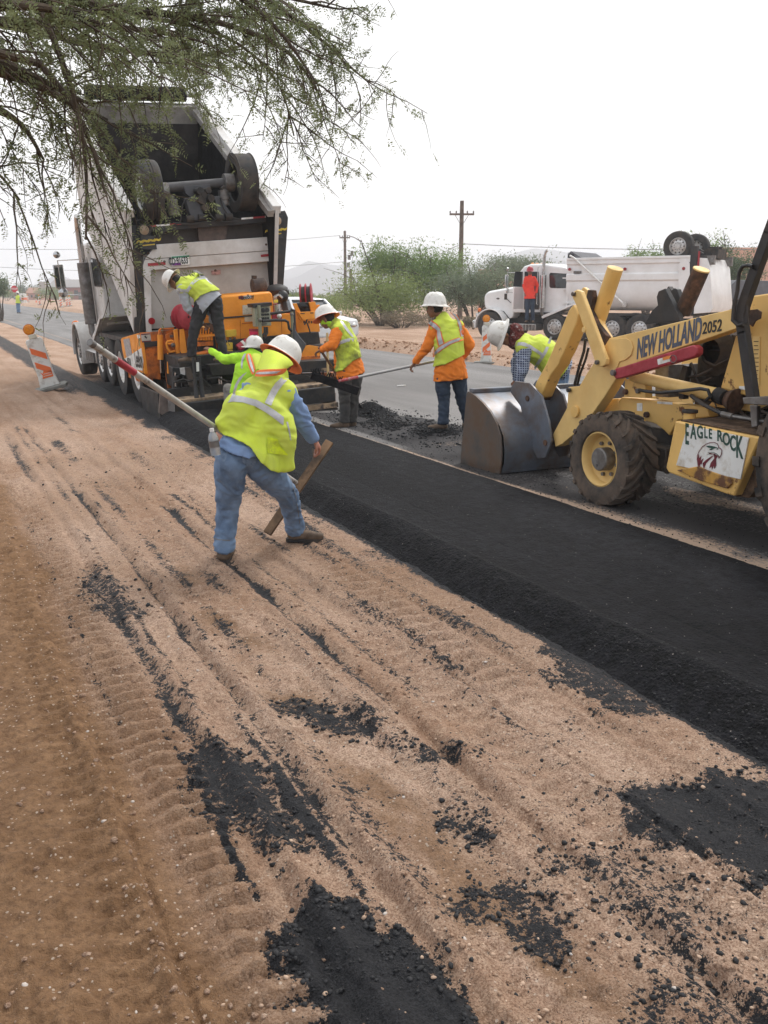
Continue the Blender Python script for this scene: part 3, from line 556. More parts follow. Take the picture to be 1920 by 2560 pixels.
# chassis
plate('front_frame', [(862,985),(880,962),(1010,975),(1335,1020),(1345,1070),(1180,1085),(1132,1168),(1105,1140),(1060,1105),(868,1048)], 0.55, 0.66, yellow2, bevel=0.01)
fb = plate('frame_bracket', [(898,868),(985,862),(1005,880),(1008,968),(892,962)], 0.48, 0.56, yellow2); boltat(908, 935, 0.482, 0.024, fb, rust); boltat(975, 930, 0.482, 0.022, fb); boltat(1020, 1056, 0.55, 0.026, L1, rust)
plate('frame_decal', [(962,995),(990,995),(990,1038),(962,1036)], 0.546, 0.549, whitep, L1, 0); plate('frame_decal', [(1070,985),(1150,990),(1150,1003),(1070,998)], 0.546, 0.549, whitep, L1, 0)
plate('cross_member', [(770,975),(860,970),(870,1045),(760,1045)], 0.56, 1.45, yellow2)
mb = MB(); mb.box(0.6, 1.4, -2.2, 0.35, 0.42, 0.62); mb.box(0.5, 1.5, -0.12, 0.12, 0.28, 0.46); mb.cyl((0.3,0,0.38),(1.75,0,0.38),0.07,n=14); mb.cyl((0.35,-0.25,0.40),(1.6,-0.25,0.40),0.03,n=10); mb.box(0.42,0.60,-0.36,-0.1,0.3,0.5)
mb.cyl((0.38,-0.42,0.33),(0.62,-0.30,0.42),0.035,n=10); mb.build('front_axle', dark, L1, bevel=0.01)
# fuel tank with the sign
tank = [(1165,1090),(1618,1178),(1600,1215),(1478,1490),(1440,1480),(1130,1365),(1115,1340)]
tk = plate('fuel_tank', tank, 0.12, 0.62, yellow2, bevel=0.012); plate('tank_mud', [(1612,1200),(1655,1105),(1750,1105),(1700,1300),(1560,1500),(1485,1492)], 0.20, 0.60, mud, tk)
t0 = tX(1170, 1090, 0.12); t1 = tX(1618, 1178, 0.12)
MB().prism([(t0.y-0.02, t0.z+0.001), (t1.y+0.01, t1.z+0.004), (t1.y+0.01, t1.z+0.012), (t0.y-0.02, t0.z+0.010)], 0, 0.15, 0.61).build('tank_top_dirt', mud, tk)
plate('dented_lip', [(1170,1352),(1290,1330),(1330,1350),(1455,1392),(1465,1425),(1440,1450),(1300,1410)], 0.098, 0.118, M('bare_dented_yellow', (0.55,0.30,0.06), 0.5, var=0.2, dirt=(0.13,0.06,0.03), damt=0.45, dscale=9, dsoft=0.06), tk, 0.008)
cp = tX(1243, 1060, 0.40); nk = MB().cyl((0.40, cp.y, t0.z-0.06), (0.40, cp.y, cp.z+0.02), 0.048, n=20).build('filler_neck', yellow2, tk); MB().cyl((0.40, cp.y, cp.z+0.02), (0.40, cp.y, cp.z+0.045), 0.062, n=20).build('filler_cap', black, tk, bevel=0.006)
sg = plate('company_sign', [(1232,1112),(1556,1180),(1512,1400),(1170,1325)], 0.108, 0.118, whitep, tk, 0.001)
sgx = 0.1065
def sxy(x, y): return tX(x, y, sgx)
ox = (sxy(1530, 1200)-sxy(1240, 1140)); ox.x = 0
# arched lettering: tall outer letters, short in the middle
let = [('E',1228,1165,108,24),('A',1262,1150,78,26),('G',1297,1152,66,28),('L',1328,1155,58,22),('E',1352,1160,52,22),('R',1402,1172,58,30),('O',1437,1190,66,30),('C',1472,1212,80,28),('K',1506,1235,116,34)]
for ch, x, y, hgt, wd in let:
    o_ = sxy(x, y); up = (sxy(x, y-hgt/2)-sxy(x, y+hgt/2)); rt = (sxy(x+wd/2, y+wd*0.10)-sxy(x-wd/2, y-wd*0.10)); up.x = rt.x = 0
    Bm = Matrix(((0,0,-1,sgx),(rt.y/0.60,up.y/0.70,0,o_.y),(rt.z/0.60,up.z/0.70,0,o_.z),(0,0,0,1)))
    text('sign_letter', ch, green_ink, sg, Bm, 1.0, 1.0, 0, 0.0015, bold=0.022)
E4 = lambda pts: [tx(1140*0+ (a), (b), 0) for a, b in pts]
def eag(name, pts, mat, X=0.1045):  # coordinates on the 1640,900 crop at scale 4.807
    cc = crop(1640, 900, 4.807); q = []
    for a, b in pts: h_ = TF.x(*cc(a, b), X); q.append((h_.y, h_.z))
    return MB().prism(q, 0, X, X+0.0015).build(name, mat, sg, smooth=0)
def eline(pts, w, mat, X=0.104):
    cc = crop(1640, 900, 4.807); P = [TF.x(*cc(a, b), X) for a, b in pts]; mb = MB(); w = w/4.807/400
    for i in range(len(P)-1):
        d = P[i+1]-P[i]
        if d.length < 1e-6: continue
        nrm = Vector((0, -d.z, d.y)).normalized()*w/2; d = d.normalized()*w*0.3; a, b = P[i]-d, P[i+1]+d
        mb.prism([((a+nrm).y,(a+nrm).z),((b+nrm).y,(b+nrm).z),((b-nrm).y,(b-nrm).z),((a-nrm).y,(a-nrm).z)], 0, X-0.0002*i, X+0.0015)
    return mb.build('emblem_outline', mat, sg, smooth=0)
eline([(492,1200),(495,1150),(515,1100),(550,1050),(600,1010),(650,992),(700,990),(735,1005),(752,1035),(755,1055),(775,1062),(792,1090),(788,1130),(770,1165),(755,1180),(757,1160),(735,1150),(700,1130),(665,1128),(640,1115)], 8, maroon)
eag('emblem_feathers', [(492,1200),(510,1130),(520,1180),(545,1150),(535,1210),(570,1180),(545,1260),(540,1240),(520,1285),(500,1270)], maroon)
eag('emblem_feathers', [(690,1130),(740,1158),(722,1190),(722,1270),(700,1310),(695,1270),(670,1320),(668,1280),(640,1300),(655,1240),(700,1180)], maroon)
eag('emblem_feathers', [(560,1240),(600,1200),(660,1160),(690,1150),(640,1200),(600,1240),(575,1310),(565,1280)], maroon)
eag('emblem_eye', [(600,1035),(640,1028),(700,1040),(740,1052),(700,1062),(660,1085),(640,1078),(665,1060),(620,1050)], green_ink, 0.1035)
eag('emblem_beak_shade', [(620,1105),(660,1128),(590,1145),(640,1128)], green_ink, 0.1035)
eline([(755,1055),(735,1062),(730,1075),(745,1072)], 6, green_ink, 0.1032); eline([(640,1115),(690,1112),(730,1130),(760,1160)], 7, green_ink, 0.1032)
# arm lettering
a0, a1 = tX(968, 715, 0.398), tX(1300, 605, 0.398); mid = (a0+a1)/2+Vector((0, 0, 0.005)); d = a0-a1; d = -d; 
fr_ = Matrix.Translation(mid) @ Matrix(((0,0,-1,0),(d.normalized().y,0,0,0),(d.normalized().z,1,0,0),(0,0,0,1)))
text('arm_lettering', 'NEW HOLLAND', navy, la, fr_, 0.235, (d.length)/(0.235*7.05), 0, 0.002, bold=0.007)
b0, b1 = tX(1318, 590, 0.398), tX(1408, 588, 0.398); mid = tX(1362, 592, 0.398); d2 = (a1-a0).normalized()
text('arm_lettering', '2052', inkb, la, Matrix.Translation(mid) @ Matrix(((0,0,-1,0),(d2.y,0,0,0),(d2.z*0.6,1,0,0),(0,0,0,1))), 0.125, 0.80, 0, 0.002, bold=0.002)
# engine, radiator, body
eb = MB(); rg = random.Random(3)
eb.box(0.75, 1.30, -1.55, -0.30, 0.62, 1.30)
for i in range(46):
    y, z, x_ = rg.uniform(-1.5, -0.3), rg.uniform(0.62, 1.42), rg.uniform(0.62, 0.80); s_ = rg.uniform(0.03, 0.10)
    if i % 3: eb.box(x_, x_+0.2, y-s_, y+s_, z-s_*0.7, z+s_*0.7)
    else: eb.cyl((x_-0.04, y, z), (x_+0.2, y, z), s_*0.8, n=12)
for i in range(12):
    y, z = rg.uniform(-1.5, -0.5), rg.uniform(0.75, 1.35); eb.tube([(0.62, y, z), (0.58, y+0.1, z-0.06), (0.6, y+0.22, z-rg.uniform(-0.1, .1)), (0.66, y+0.32, z)], rg.uniform(0.006, 0.015), 6)
eb.lathe([(0.12, -0.1), (0.19, -0.05), (0.19, 0.1), (0.10, 0.16)], tX(1430, 720, 0.75), (-1, 0, 0), 20)
eb.build('engine', dark, L1, bevel=0.004)
plate('radiator', [(1058,812),(1130,790),(1130,965),(1058,960)], 0.62, 1.30, steel); plate('radiator_bracket', [(1182,860),(1205,790),(1232,800),(1215,870),(1210,975),(1182,972)], 0.56, 0.62, black)
hp = [(1536,440),(1590,425),(1750,400),(1900,400),(1900,990),(1600,970),(1420,915),(1500,640),(1540,605)]
bd = plate('body_panel', hp, 0.53, 0.60, yellow2, bevel=0.012, X=0.56); MB().prism([tx(a, b, 0.56) for a, b in [(1540,445),(1900,395),(1900,990),(1600,970)]], 0, 0.60, 1.45).build('body_shell', yellow, L1, bevel=0.02)
plate('rust_patch', [(1490,495),(1540,488),(1560,500),(1600,495),(1622,510),(1618,545),(1590,560),(1575,590),(1540,560),(1500,560)], 0.385, 0.398, rust, la, 0.003)
plate('operating_notice', [(1578,640),(1615,640),(1612,905),(1572,880)], 0.522, 0.528, yellow, bd, 0); plate('body_decal', [(1505,905),(1545,905),(1545,925),(1505,922)], 0.522, 0.528, whitep, bd, 0)
rb = random.Random(5)
for k in range(10):
    yy = 665+k*22; plate('notice_line', [(1583,yy),(1583+rb.randint(16,27),yy),(1607,yy+4),(1583,yy+4)], 0.5195, 0.5215, mud, bd, 0)
plate('arm_tower', [(1480,492),(1540,470),(1560,600),(1500,640),(1425,915),(1340,1010),(1560,1040),(1700,1000),(1700,480)], 0.64, 0.72, yellow2)
rp = MB(); P = [tX(a, b, 0.22) for a, b in ((1580,968),(1556,800),(1530,620),(1520,545),(1530,480),(1552,415),(1600,280),(1670,90),(1730,-70))]
for i in range(len(P)-1): rp.bar(P[i]-(P[i+1]-P[i]).normalized()*0.01, P[i+1]+(P[i+1]-P[i]).normalized()*0.012, 0.075, 0.06, (1,0,0))
ro = rp.build('rollover_post', black, L1, bevel=0.006)
MB().tube([tX(a, b, 0.17) for a, b in ((1578,268),(1555,262),(1525,268),(1506,300),(1496,400),(1478,480),(1472,555),(1500,582),(1530,575))], 0.014, 8).build('grab_handle', black, ro)
plate('post_gusset', [(1470,500),(1510,440),(1545,450),(1550,570),(1500,585),(1465,560)], 0.20, 0.215, black, ro)
tp = P[-1]; MB().box(0.15, 1.85, tp.y-2.3, tp.y-0.62, tp.z+0.1, tp.z+0.16).build('canopy', black, L1, bevel=0.02)
MB().bar((1.75, P[0].y, P[0].z), (1.75, P[3].y, P[3].z), 0.075, 0.06, (1,0,0)).bar((1.75, P[3].y, P[3].z-0.01), (1.75, tp.y-0.72, tp.z+0.1), 0.075, 0.06, (1,0,0)).build('rollover_post', black, L1)
for a_, b_ in (((0.25, tp.y-2.1, 1.0), (0.25, tp.y-2.1, tp.z+0.1)), ((1.75, tp.y-2.1, 1.0), (1.75, tp.y-2.1, tp.z+0.1)), ((0.22, tp.y, tp.z), (0.22, tp.y-0.7, tp.z+0.12))): MB().bar(a_, b_, 0.07, 0.07).build('canopy_post', black, L1)
sp = plate('step', [(1522,966),(1800,950),(1800,1015),(1700,1010),(1528,1000)], 0.16, 0.50, steel); plate('step_hanger', [(1560,1005),(1600,1010),(1600,1120),(1570,1125)], 0.30, 0.34, steel, sp)
MB().box(0.55, 1.35, -2.9, -1.7, 0.55, 1.05).box(0.7, 1.2, -2.75, -2.25, 1.05, 1.2).box(0.7, 1.2, -2.85, -2.7, 1.2, 1.75).cyl((0.55,-2.3,0.70),(1.35,-2.3,0.70),0.16,n=16).build('operator_station', black, L1, bevel=0.03)
for x0_, x1_ in ((-0.10, 0.5), (1.5, 2.05)): MB().prism([(-3.0,1.45),(-2.2,1.45),(-1.92,1.32),(-1.88,1.2),(-1.95,1.22),(-2.2,1.38),(-3.0,1.38)], 0, x0_, x1_).build('rear_fender', yellow2, L1, bevel=0.01)
wl = wheel(L1, (0.165, 0, 0.385), 0.40, 0.33, 0.235, rubber_dusty, yellow, 'tractor', 20); wheel(L1, (1.86, 0, 0.385), 0.40, 0.33, 0.235, rubber_dusty, yellow, 'tractor', 20, side=1)
wheel(L1, (0.16, -2.36, 0.70), 0.72, 0.43, 0.37, rubber_dusty, yellow, 'tractor', 20); wheel(L1, (1.86, -2.36, 0.70), 0.72, 0.43, 0.37, rubber_dusty, yellow, 'tractor', 20, side=1)
# bucket
prof = [tx(a, b, 0) for a, b in ((72,932),(110,955),(150,992),(190,1040),(225,1105),(245,1170),(250,1250),(248,1308))]; lip = tx(30, 1345, 0)
W2 = 2.08; mb = MB(); th = 0.022
outer = prof+[(prof[-1][0]+0.02, 0.012), lip]; inn = []
for i, p in enumerate(outer):
    a = Vector(outer[max(i-1, 0)]); b = Vector(outer[min(i+1, len(outer)-1)]); d = (b-a).normalized(); inn.append((p[0]+d.y*-th*-1, p[1]-d.x*th*-1))
mb.prism(outer+inn[::-1], 0, 0.0, W2); bk = mb.build('bucket', bucket_m, L1, smooth=30, bevel=0.003)
side_p = prof+[(prof[-1][0]+0.02, 0.012), lip, (lip[0]-0.005, 0.08), (prof[0][0]+0.03, prof[0][1]-0.02)]
MB().prism(side_p, 0, -0.018, -0.001).build('side_plate', bucket_s, bk, bevel=0.003); MB().prism(side_p, 0, W2+0.001, W2+0.02).build('side_plate', bucket_s, bk, bevel=0.003)
MB().prism([(lip[0]+0.02, lip[1]-0.012), (lip[0]-0.24, lip[1]-0.004), (lip[0]-0.24, lip[1]+0.014), (lip[0]+0.02, lip[1]+0.0)], 0, -0.02, W2+0.02).build('cutting_edge', bucket_s, bk)
for xx in (0.34, 0.60, 1.40, 1.66):
    q = MB().prism([tx(a, b, 0.36) for a, b in ((298,915),(322,878),(400,888),(462,955),(500,1090),(514,1200),(482,1285),(440,1290),(400,1210),(350,1010),(300,940))], 0, xx, xx+0.025).build('mounting_ear', bucket_m, bk, bevel=0.004)
MB().cyl((0.33, *tx(390, 970, 0.36)), (0.66, *tx(390, 970, 0.36)), 0.028, n=14).cyl((0.33, *tx(485, 1205, 0.36)), (0.66, *tx(485, 1205, 0.36)), 0.028, n=14).build('bucket_pin', rust, bk)
MB().box(0, W2, prof[0][0]-0.07, prof[0][0]+0.01, prof[0][1]-0.015, prof[0][1]+0.03).build('top_bar', bucket_m, bk, bevel=0.008)
# ------------------------------------------------------------------ dump trucks (same make: one tipping into the paver, one parked)
RF = Fr(Vector(G(1222, 849)), R(28)); RF.M[2][3] = 0.0; RF.I = RF.M.inverted()
LF = Fr((3.1, 21.7, -0.06), 0.0, R(-3.6))
Tg = crop(1160, 560, 5.027); Th = crop(1160, 560, 2.183)
def rg_(x, y, X=0.15): p = RF.x(*Tg(x, y), X); return (p.y, p.z)
def rh_(x, y, X=0.0): p = RF.x(*Th(x, y), X); return (p.y, p.z)
amberm = amber
def truck_front(t, F, open_door, dirty):
    pw = white2 if dirty else white
    # chassis
    mb = MB(); mb.box(0.80, 0.92, -7.2, 0.5, 0.62, 0.88); fr = mb.build('frame_rail', black, t); MB().box(1.53, 1.65, -7.2, 0.5, 0.62, 0.88).build('frame_rail', black, t)
    MB().box(0.9, 1.6, -1.6, 0.3, 0.55, 1.2).box(0.95, 1.5, -7.0, -1.6, 0.45, 0.62).build('driveline', dark, t, bevel=0.02)
    MB().box(0.75, 1.7, -6.9, -2.2, 0.30, 0.48).build('axle_beams', dark, t, bevel=0.02)
    hood = [rg_(a, b) for a, b in ((228,1010),(224,960),(228,910),(240,882),(275,865),(600,806),(602,1112),(575,1180),(540,1190),(470,1100),(330,1060),(240,1062))]
    hd = MB(); n = len(hood)
    vs = []
    for x_, k in ((0.34, 0), (0.50, 1), (1.95, 1), (2.11, 0)):
        for (y, z) in hood: vs.append((x_, y, z+(0.07 if k and z > 1.5 else 0)))
    fs = []
    for s_ in range(3):
        for i in range(n): fs.append((s_*n+i, s_*n+(i+1) % n, (s_+1)*n+(i+1) % n, (s_+1)*n+i))
    fs += [tuple(range(n-1, -1, -1)), tuple(range(3*n, 4*n))]; hd.add(vs, fs)
    h = hd.build('hood', pw, t, bevel=0.03, smooth=40)
    gy = hood[2][0]; MB().box(0.62, 1.83, gy-0.02, gy+0.06, 0.75, 1.62).build('grille', chrome, h, bevel=0.02)
    MB().box(0.02, 2.43, gy+0.25, gy+0.33, 0.42, 0.72).build('bumper', chrome, t, bevel=0.02)
    p = rg_(425, 937, 0.33); MB().ball((0.335, p[0], p[1]), (0.008, 0.07, 0.035), 16, 8).build('badge', steel, h)
    for a in ((508,875),):
        q0, q1 = rg_(508, 875, 0.33), rg_(538, 950, 0.33); MB().box(0.325, 0.345, q0[0], q1[0], q0[1], q1[1]).build('air_vent', dark, h)
    q0, q1 = rg_(540, 940, 0.33), rg_(590, 990, 0.33); MB().bar((0.32, *q0), (0.32, *q1), 0.02, 0.02).build('hood_latch', dark, h)
    # wheel-arch fender each side
    for s_, x0, x1 in ((0, -0.02, 0.42), (1, 2.03, 2.47)):
        mb = MB(); th = 0.04; Rw = 0.66; pts = []
        for i in range(15):
            a = R(-8+ (188)*i/14); pts.append((math.cos(a)*Rw*1.0, 0.52+math.sin(a)*Rw*1.0))
        inn_ = [(p[0]*0.93, 0.52+(p[1]-0.52)*0.93) for p in pts]
        mb.prism(pts+inn_[::-1], 0, x0, x1).build('fender', pw, t, bevel=0.012)
        MB().prism([(p[0]*0.995, 0.52+(p[1]-0.52)*0.995) for p in pts[-5:]]+[(-0.60, 0.30), (-0.52, 0.30)]+[(p[0], p[1]) for p in inn_[-5:][::-1]], 0, x0+0.002, x1-0.01).build('fender_skirt', pw, t)
        MB().ball((x0+0.12 if s_ == 0 else x1-0.12, 0.50, 1.12), (0.09, 0.07, 0.08)).build('turn_signal', M('signal_lens', (0.7, 0.16, 0.02), 0.25), t)
        MB().box(x0+0.05, x1-0.05, 0.55, 0.63, 0.78, 1.0).build('headlight', chrome, t, bevel=0.02)
    # cab
    cab = [rg_(a, b) for a, b in ((602,808),(640,800),(705,598),(745,548),(830,518),(1000,512),(1290,560),(1330,600),(1330,1062),(1180,1090),(1040,1122),(740,1112),(602,1112))]
    # cab is one closed shell; the doorway is not cut out of it
    cb = MB(); n = len(cab); vs = []
    for x_, k in ((0.16, 0), (0.26, 1), (2.19, 1), (2.29, 0)):
        for (y, z) in cab: vs.append((x_, y, z+(0.05 if k and z > 2.4 else 0)))
    fs = []
    for s_ in range(3):
        for i in range(n): fs.append((s_*n+i, s_*n+(i+1) % n, (s_+1)*n+(i+1) % n, (s_+1)*n+i))
    fs += [tuple(range(n-1, -1, -1)), tuple(range(3*n, 4*n))]; cb.add(vs, fs); cab_o = cb.build('cab', pw, t, bevel=0.03, smooth=40)
    def side_panel(name, pts, mat, x0=0.148, x1=0.158, par=cab_o, bev=0.0): return MB().prism([rg_(a, b) for a, b in pts], 0, x0, x1).build(name, mat, par, bevel=bev)
    side_panel('rear_window', [(1092,620),(1285,635),(1330,640),(1330,800),(1095,795),(1082,780),(1080,640)], glass)
    side_panel('window_seal', [(1086,612),(1300,626),(1338,632),(1338,808),(1090,804),(1074,785),(1072,635)], black, 0.1485, 0.1545)
    # windscreen lies over the sloping front posts
    w0, w1 = rg_(648, 792), rg_(712, 600); nrm = Vector((0, w0[1]-w1[1], w1[0]-w0[0])).normalized()
    nrm = nrm if nrm.y > 0 else -nrm; a = Vector((0, *w0))+nrm*0.012; b = Vector((0, *w1))+nrm*0.012
    MB().quad((0.32, a.y, a.z), (2.13, a.y, a.z), (2.08, b.y, b.z), (0.37, b.y, b.z)).build('windscreen', glass, cab_o)
    if open_door:
        side_panel('door_opening', [(762,598),(940,600),(940,1075),(756,1075)], black, 0.150, 0.158)  # flat black panel stands in for the shaded cab interior
        d0 = rg_(758, 600)[0]; zt, zb, zs = rg_(758, 600)[1], rg_(758, 1065)[1], rg_(758, 790)[1]
        dr = MB().box(-0.62, 0.14, d0+0.0, d0+0.06, zb, zs).build('door', pw, cab_o, bevel=0.015)
        MB().prism([(-0.60, zs), (0.13, zs), (0.13, zt), (-0.45, zt), (-0.50, zt-0.03)], 1, d0+0.045, d0+0.055).build('door_glass', glass, dr)
        MB().box(0.165, 0.22, rg_(900, 600)[0]-0.3, rg_(760, 600)[0], zb+0.2, zb+0.9).build('seat', black, cab_o)
    else:
        dr = side_panel('door', [(762,800),(765,615),(935,600),(940,1075),(756,1075)], pw, 0.140, 0.158, bev=0.01)
        side_panel('door_glass', [(775,790),(778,630),(925,618),(928,790)], glass, 0.134, 0.142, dr)
    for k in range(5):
        y = rg_(800, 520)[0]-0.05; zz = rg_(860, 514)[1]+0.06; MB().ball((0.45+k*0.39, y, zz), (0.05, 0.07, 0.035), 10, 6).build('marker_lamp', amber, cab_o)
    # exhaust stacks, grab rails, mirrors
    for X, s_ in ((0.02, 1), (2.43, -1)):
        b0 = rg_(975, 1060, 0.02); b1 = rg_(970, 640, 0.02); yy = b0[0]-0.02
        stk = MB().cyl((X, yy, b0[1]), (X, yy, b1[1]), 0.115, n=20).build('muffler', steel if dirty else chrome, t, bevel=0.01)
        zt = rg_(1000, 400, 0.02)[1]; zz = b1[1]
        MB().cyl((X, yy, b1[1]-0.02), (X, yy, zz+0.1), 0.06, n=14).tube([(X, yy, zz), (X, yy, zt-0.1), (X, yy-0.01, zt), (X, yy-0.06, zt+0.14), (X, yy-0.12, zt+0.2)], 0.062, 14).build('stack_pipe', chrome, stk)
        MB().tube([(X, yy, b0[1]+0.02), (X, yy, b0[1]-0.18), (X+0.05*s_, yy-0.06, b0[1]-0.30), (X+0.25*s_, yy-0.2, b0[1]-0.34), (X+0.7*s_, yy-0.3, b0[1]-0.34)], 0.062, 12).build('exhaust_elbow', steel, stk)
        gp = [(X, yy+0.17, zz+0.28), (X-0.02*s_, yy+0.22, zz+0.28), (X-0.02*s_, yy+0.22, b0[1]+0.15), (X, yy+0.17, b0[1]+0.12)]
        MB().tube(gp, 0.016, 8).build('grab_rail', chrome, t)
        # mirror
        my, mz1, mz0 = 1.15-1.95, 2.55, 1.95; xm = -0.28 if s_ == 1 else 2.73
        my = rg_(598, 700)[0]-0.05
        mm = MB().box(xm-0.11, xm+0.10, my, my+0.05, 1.93, 2.42).build('mirror', chrome, t, bevel=0.015)
        MB().box(xm-0.09, xm+0.08, my-0.004, my-0.001, 1.97, 2.36).build('mirror_glass', M('mirror_face', (0.35, 0.40, 0.38), 0.08, 0.9), mm)
        MB().lathe([(0.001, 0.0), (0.10, 0.0), (0.09, 0.03), (0.001, 0.05)], (xm+0.02, my, 1.84), (0, -1, 0), 18).build('round_mirror', chrome, mm)
        MB().lathe([(0.001, 0.0), (0.075, 0.0), (0.06, 0.03), (0.001, 0.05)], (xm, my, 2.62), (0, -1, 0), 18).build('round_mirror', chrome, mm)
        MB().tube([(0.2 if s_ == 1 else 2.25, my-0.2, 2.50), (xm, my, 2.50), (xm, my, 1.80), (0.2 if s_ == 1 else 2.25, my-0.15, 1.75)], 0.014, 8).build('mirror_bracket', chrome, mm)
    # step tank, battery box, bright plates
    sb = MB().box(0.06, 0.70, -1.95, -0.80, 0.38, 0.62).build('step_box', alu, t, bevel=0.02)
    for k in range(8): MB().box(0.02, 0.058, -1.9+k*0.13, -1.83+k*0.13, 0.40, 0.60).build('tread_bar', steel, sb)
    MB().box(0.25, 0.7, rg_(1215, 900)[0], rg_(1120, 900)[0], rg_(1120, 1090)[1], rg_(1120, 885)[1]).build('hydraulic_tank', alu if not dirty else steel, t, bevel=0.02)
    # fender over the first axles
    f = [rg_(a, b, 0.0) for a, b in ((970,1168),(990,1145),(1245,1052),(1360,998),(1560,985),(1560,1005),(1372,1020),(1255,1072),(985,1188))]
    MB().prism(f, 0, 0.0, 0.62).build('slanted_fender', pw, t, bevel=0.006)
    MB().box(0.05, 0.55, -7.0, -1.7, 0.98, 1.06).build('subframe', black, t)
def axles(t, ys, front_r, lifted=None):
    fw = wheel(t, (0.17, 0, front_r), front_r, 0.33, 0.30, rubber, alu); c = copy_tree(fw, t); c.matrix_local = Matrix.Translation((2.45, 0, 0)) @ Matrix.Diagonal((-1, 1, 1, 1))
    for i, y in enumerate(ys):
        k = 'dish' if i >= 2 else 'road'; r_ = 0.52 if i >= 2 else 0.47; z = r_+(0.07 if i < 2 else 0)
        w_ = wheel(t, (0.15, y, z), r_, 0.27, 0.285, rubber, whitep if k == 'dish' and lifted else alu, k if lifted else 'road'); c = copy_tree(w_, t); c.matrix_local = Matrix.Translation((2.45, 0, 0)) @ Matrix.Diagonal((-1, 1, 1, 1))
        if i >= 2:
            w2 = wheel(t, (0.47, y, z), r_, 0.27, 0.285, rubber, dark, 'dish', side=1); c = copy_tree(w2, t); c.matrix_local = Matrix.Translation((2.45, 0, 0)) @ Matrix.Diagonal((-1, 1, 1, 1))
        MB().cyl((0.3, y, z), (2.15, y, z), 0.09, n=14).build('axle', dark, t)
# ---- parked truck
T2 = thing('dump_truck', 'white dump truck parked side-on on the dirt with driver in its open door', 'truck', RF.M)
truck_front(T2, RF, True, False); axles(T2, (-2.72, -3.72, -4.95, -5.95), 0.53)
yF, yR = rh_(560, 220)[0], rh_(1232, 220)[0]; zT = rh_(900, 188)[1]; zB = rh_(900, 478)[1]
def bed_section(y0, y1, mat, par, zt, zb):
    L_ = [(0.0, zt), (0.0, zt-0.16), (0.05, zt-0.19), (0.05, zt-0.48), (0.0, zt-0.52), (0.0, zt-0.72), (0.05, zt-0.76), (0.03, zb+0.75), (0.10, zb+0.42), (0.24, zb+0.18), (0.46, zb+0.03)]
    o_ = L_+[(2.45-x, z) for x, z in reversed(L_)]; i_ = [(x+0.07 if x < 1.2 else x-0.07, z if k in (0, len(o_)-1) else z+0.05) for k, (x, z) in enumerate(o_)]
    return MB().prism(o_+i_[::-1], 1, y0, y1).build('bed', mat, par, bevel=0.006)
bd2 = bed_section(yF, yR, white, T2, zT, zB)
MB().box(0.08, 2.37, yF-0.06, yF-0.001, zB+0.05, zT+0.0).build('headboard', white, bd2)
MB().box(-0.03, 0.10, yR, yF, zT-0.02, zT+0.06).build('top_rail', white, bd2, bevel=0.01); MB().box(2.35, 2.48, yR, yF, zT-0.02, zT+0.06).build('top_rail', white, bd2, bevel=0.01)
q = [rh_(a, b, -0.02) for a, b in ((1190,188),(1212,188),(1232,215),(1232,470),(1222,480),(1170,474),(1172,222))]; MB().prism(q, 0, -0.035, -0.004).build('end_plate', white, bd2)
ba = MB().tube([RF.x(*Th(577, 172), -0.06), RF.x(*Th(600, 185), -0.06), RF.x(*Th(875, 440), -0.10)], 0.035, 8).build('tarp_arm', whitep, bd2); pc = RF.x(*Th(875, 440), -0.10); MB().cyl(pc-Vector((0.03,0,0)), pc+Vector((0.1,0,0)), 0.09, n=20).build('tarp_pivot', alu, ba)
mb = MB(); yc = yF-0.12
mb.lathe([(0.001, 0.1), (0.14, 0.1), (0.14, 2.35), (0.001, 2.35)], (0, yc, zT+0.08), (1, 0, 0), 14).build('tarp_roll', M('dark_tarp', (0.03, 0.03, 0.032), 0.9, bump=0.4, bscale=20), bd2)
MB().prism([(yF+0.02, zT-0.1), (yF+0.02, zT+0.22), (yF-0.1, zT+0.30), (yF-0.5, zT+0.08), (yF-0.45, zT)], 0, 0.1, 2.35).build('cab_shield', M('grey_tarp_cover', (0.12, 0.12, 0.13), 0.8), bd2)
for a, b in ((576,247),(878,246),(1199,243),(1197,386)): p = RF.x(*Th(a, b), -0.036); MB().cyl(p+Vector((0.03,0,0)), p-Vector((0.012,0,0)), 0.055, n=16).build('side_lamp', red_lens, bd2)
for a, b in ((598,258),): p0 = RF.x(*Th(598, 257), -0.01); p1 = RF.x(*Th(637, 269), -0.01); MB().box(-0.01, 0.04, p0.y, p1.y, p0.z, p1.z).build('maker_plate', steel, bd2)
for zz in (292, 352, 428): p0 = rh_(535, zz); MB().box(0.05, 0.35, p0[0]-0.35, p0[0], p0[1]-0.04, p0[1]).build('bed_bracket', white, bd2)
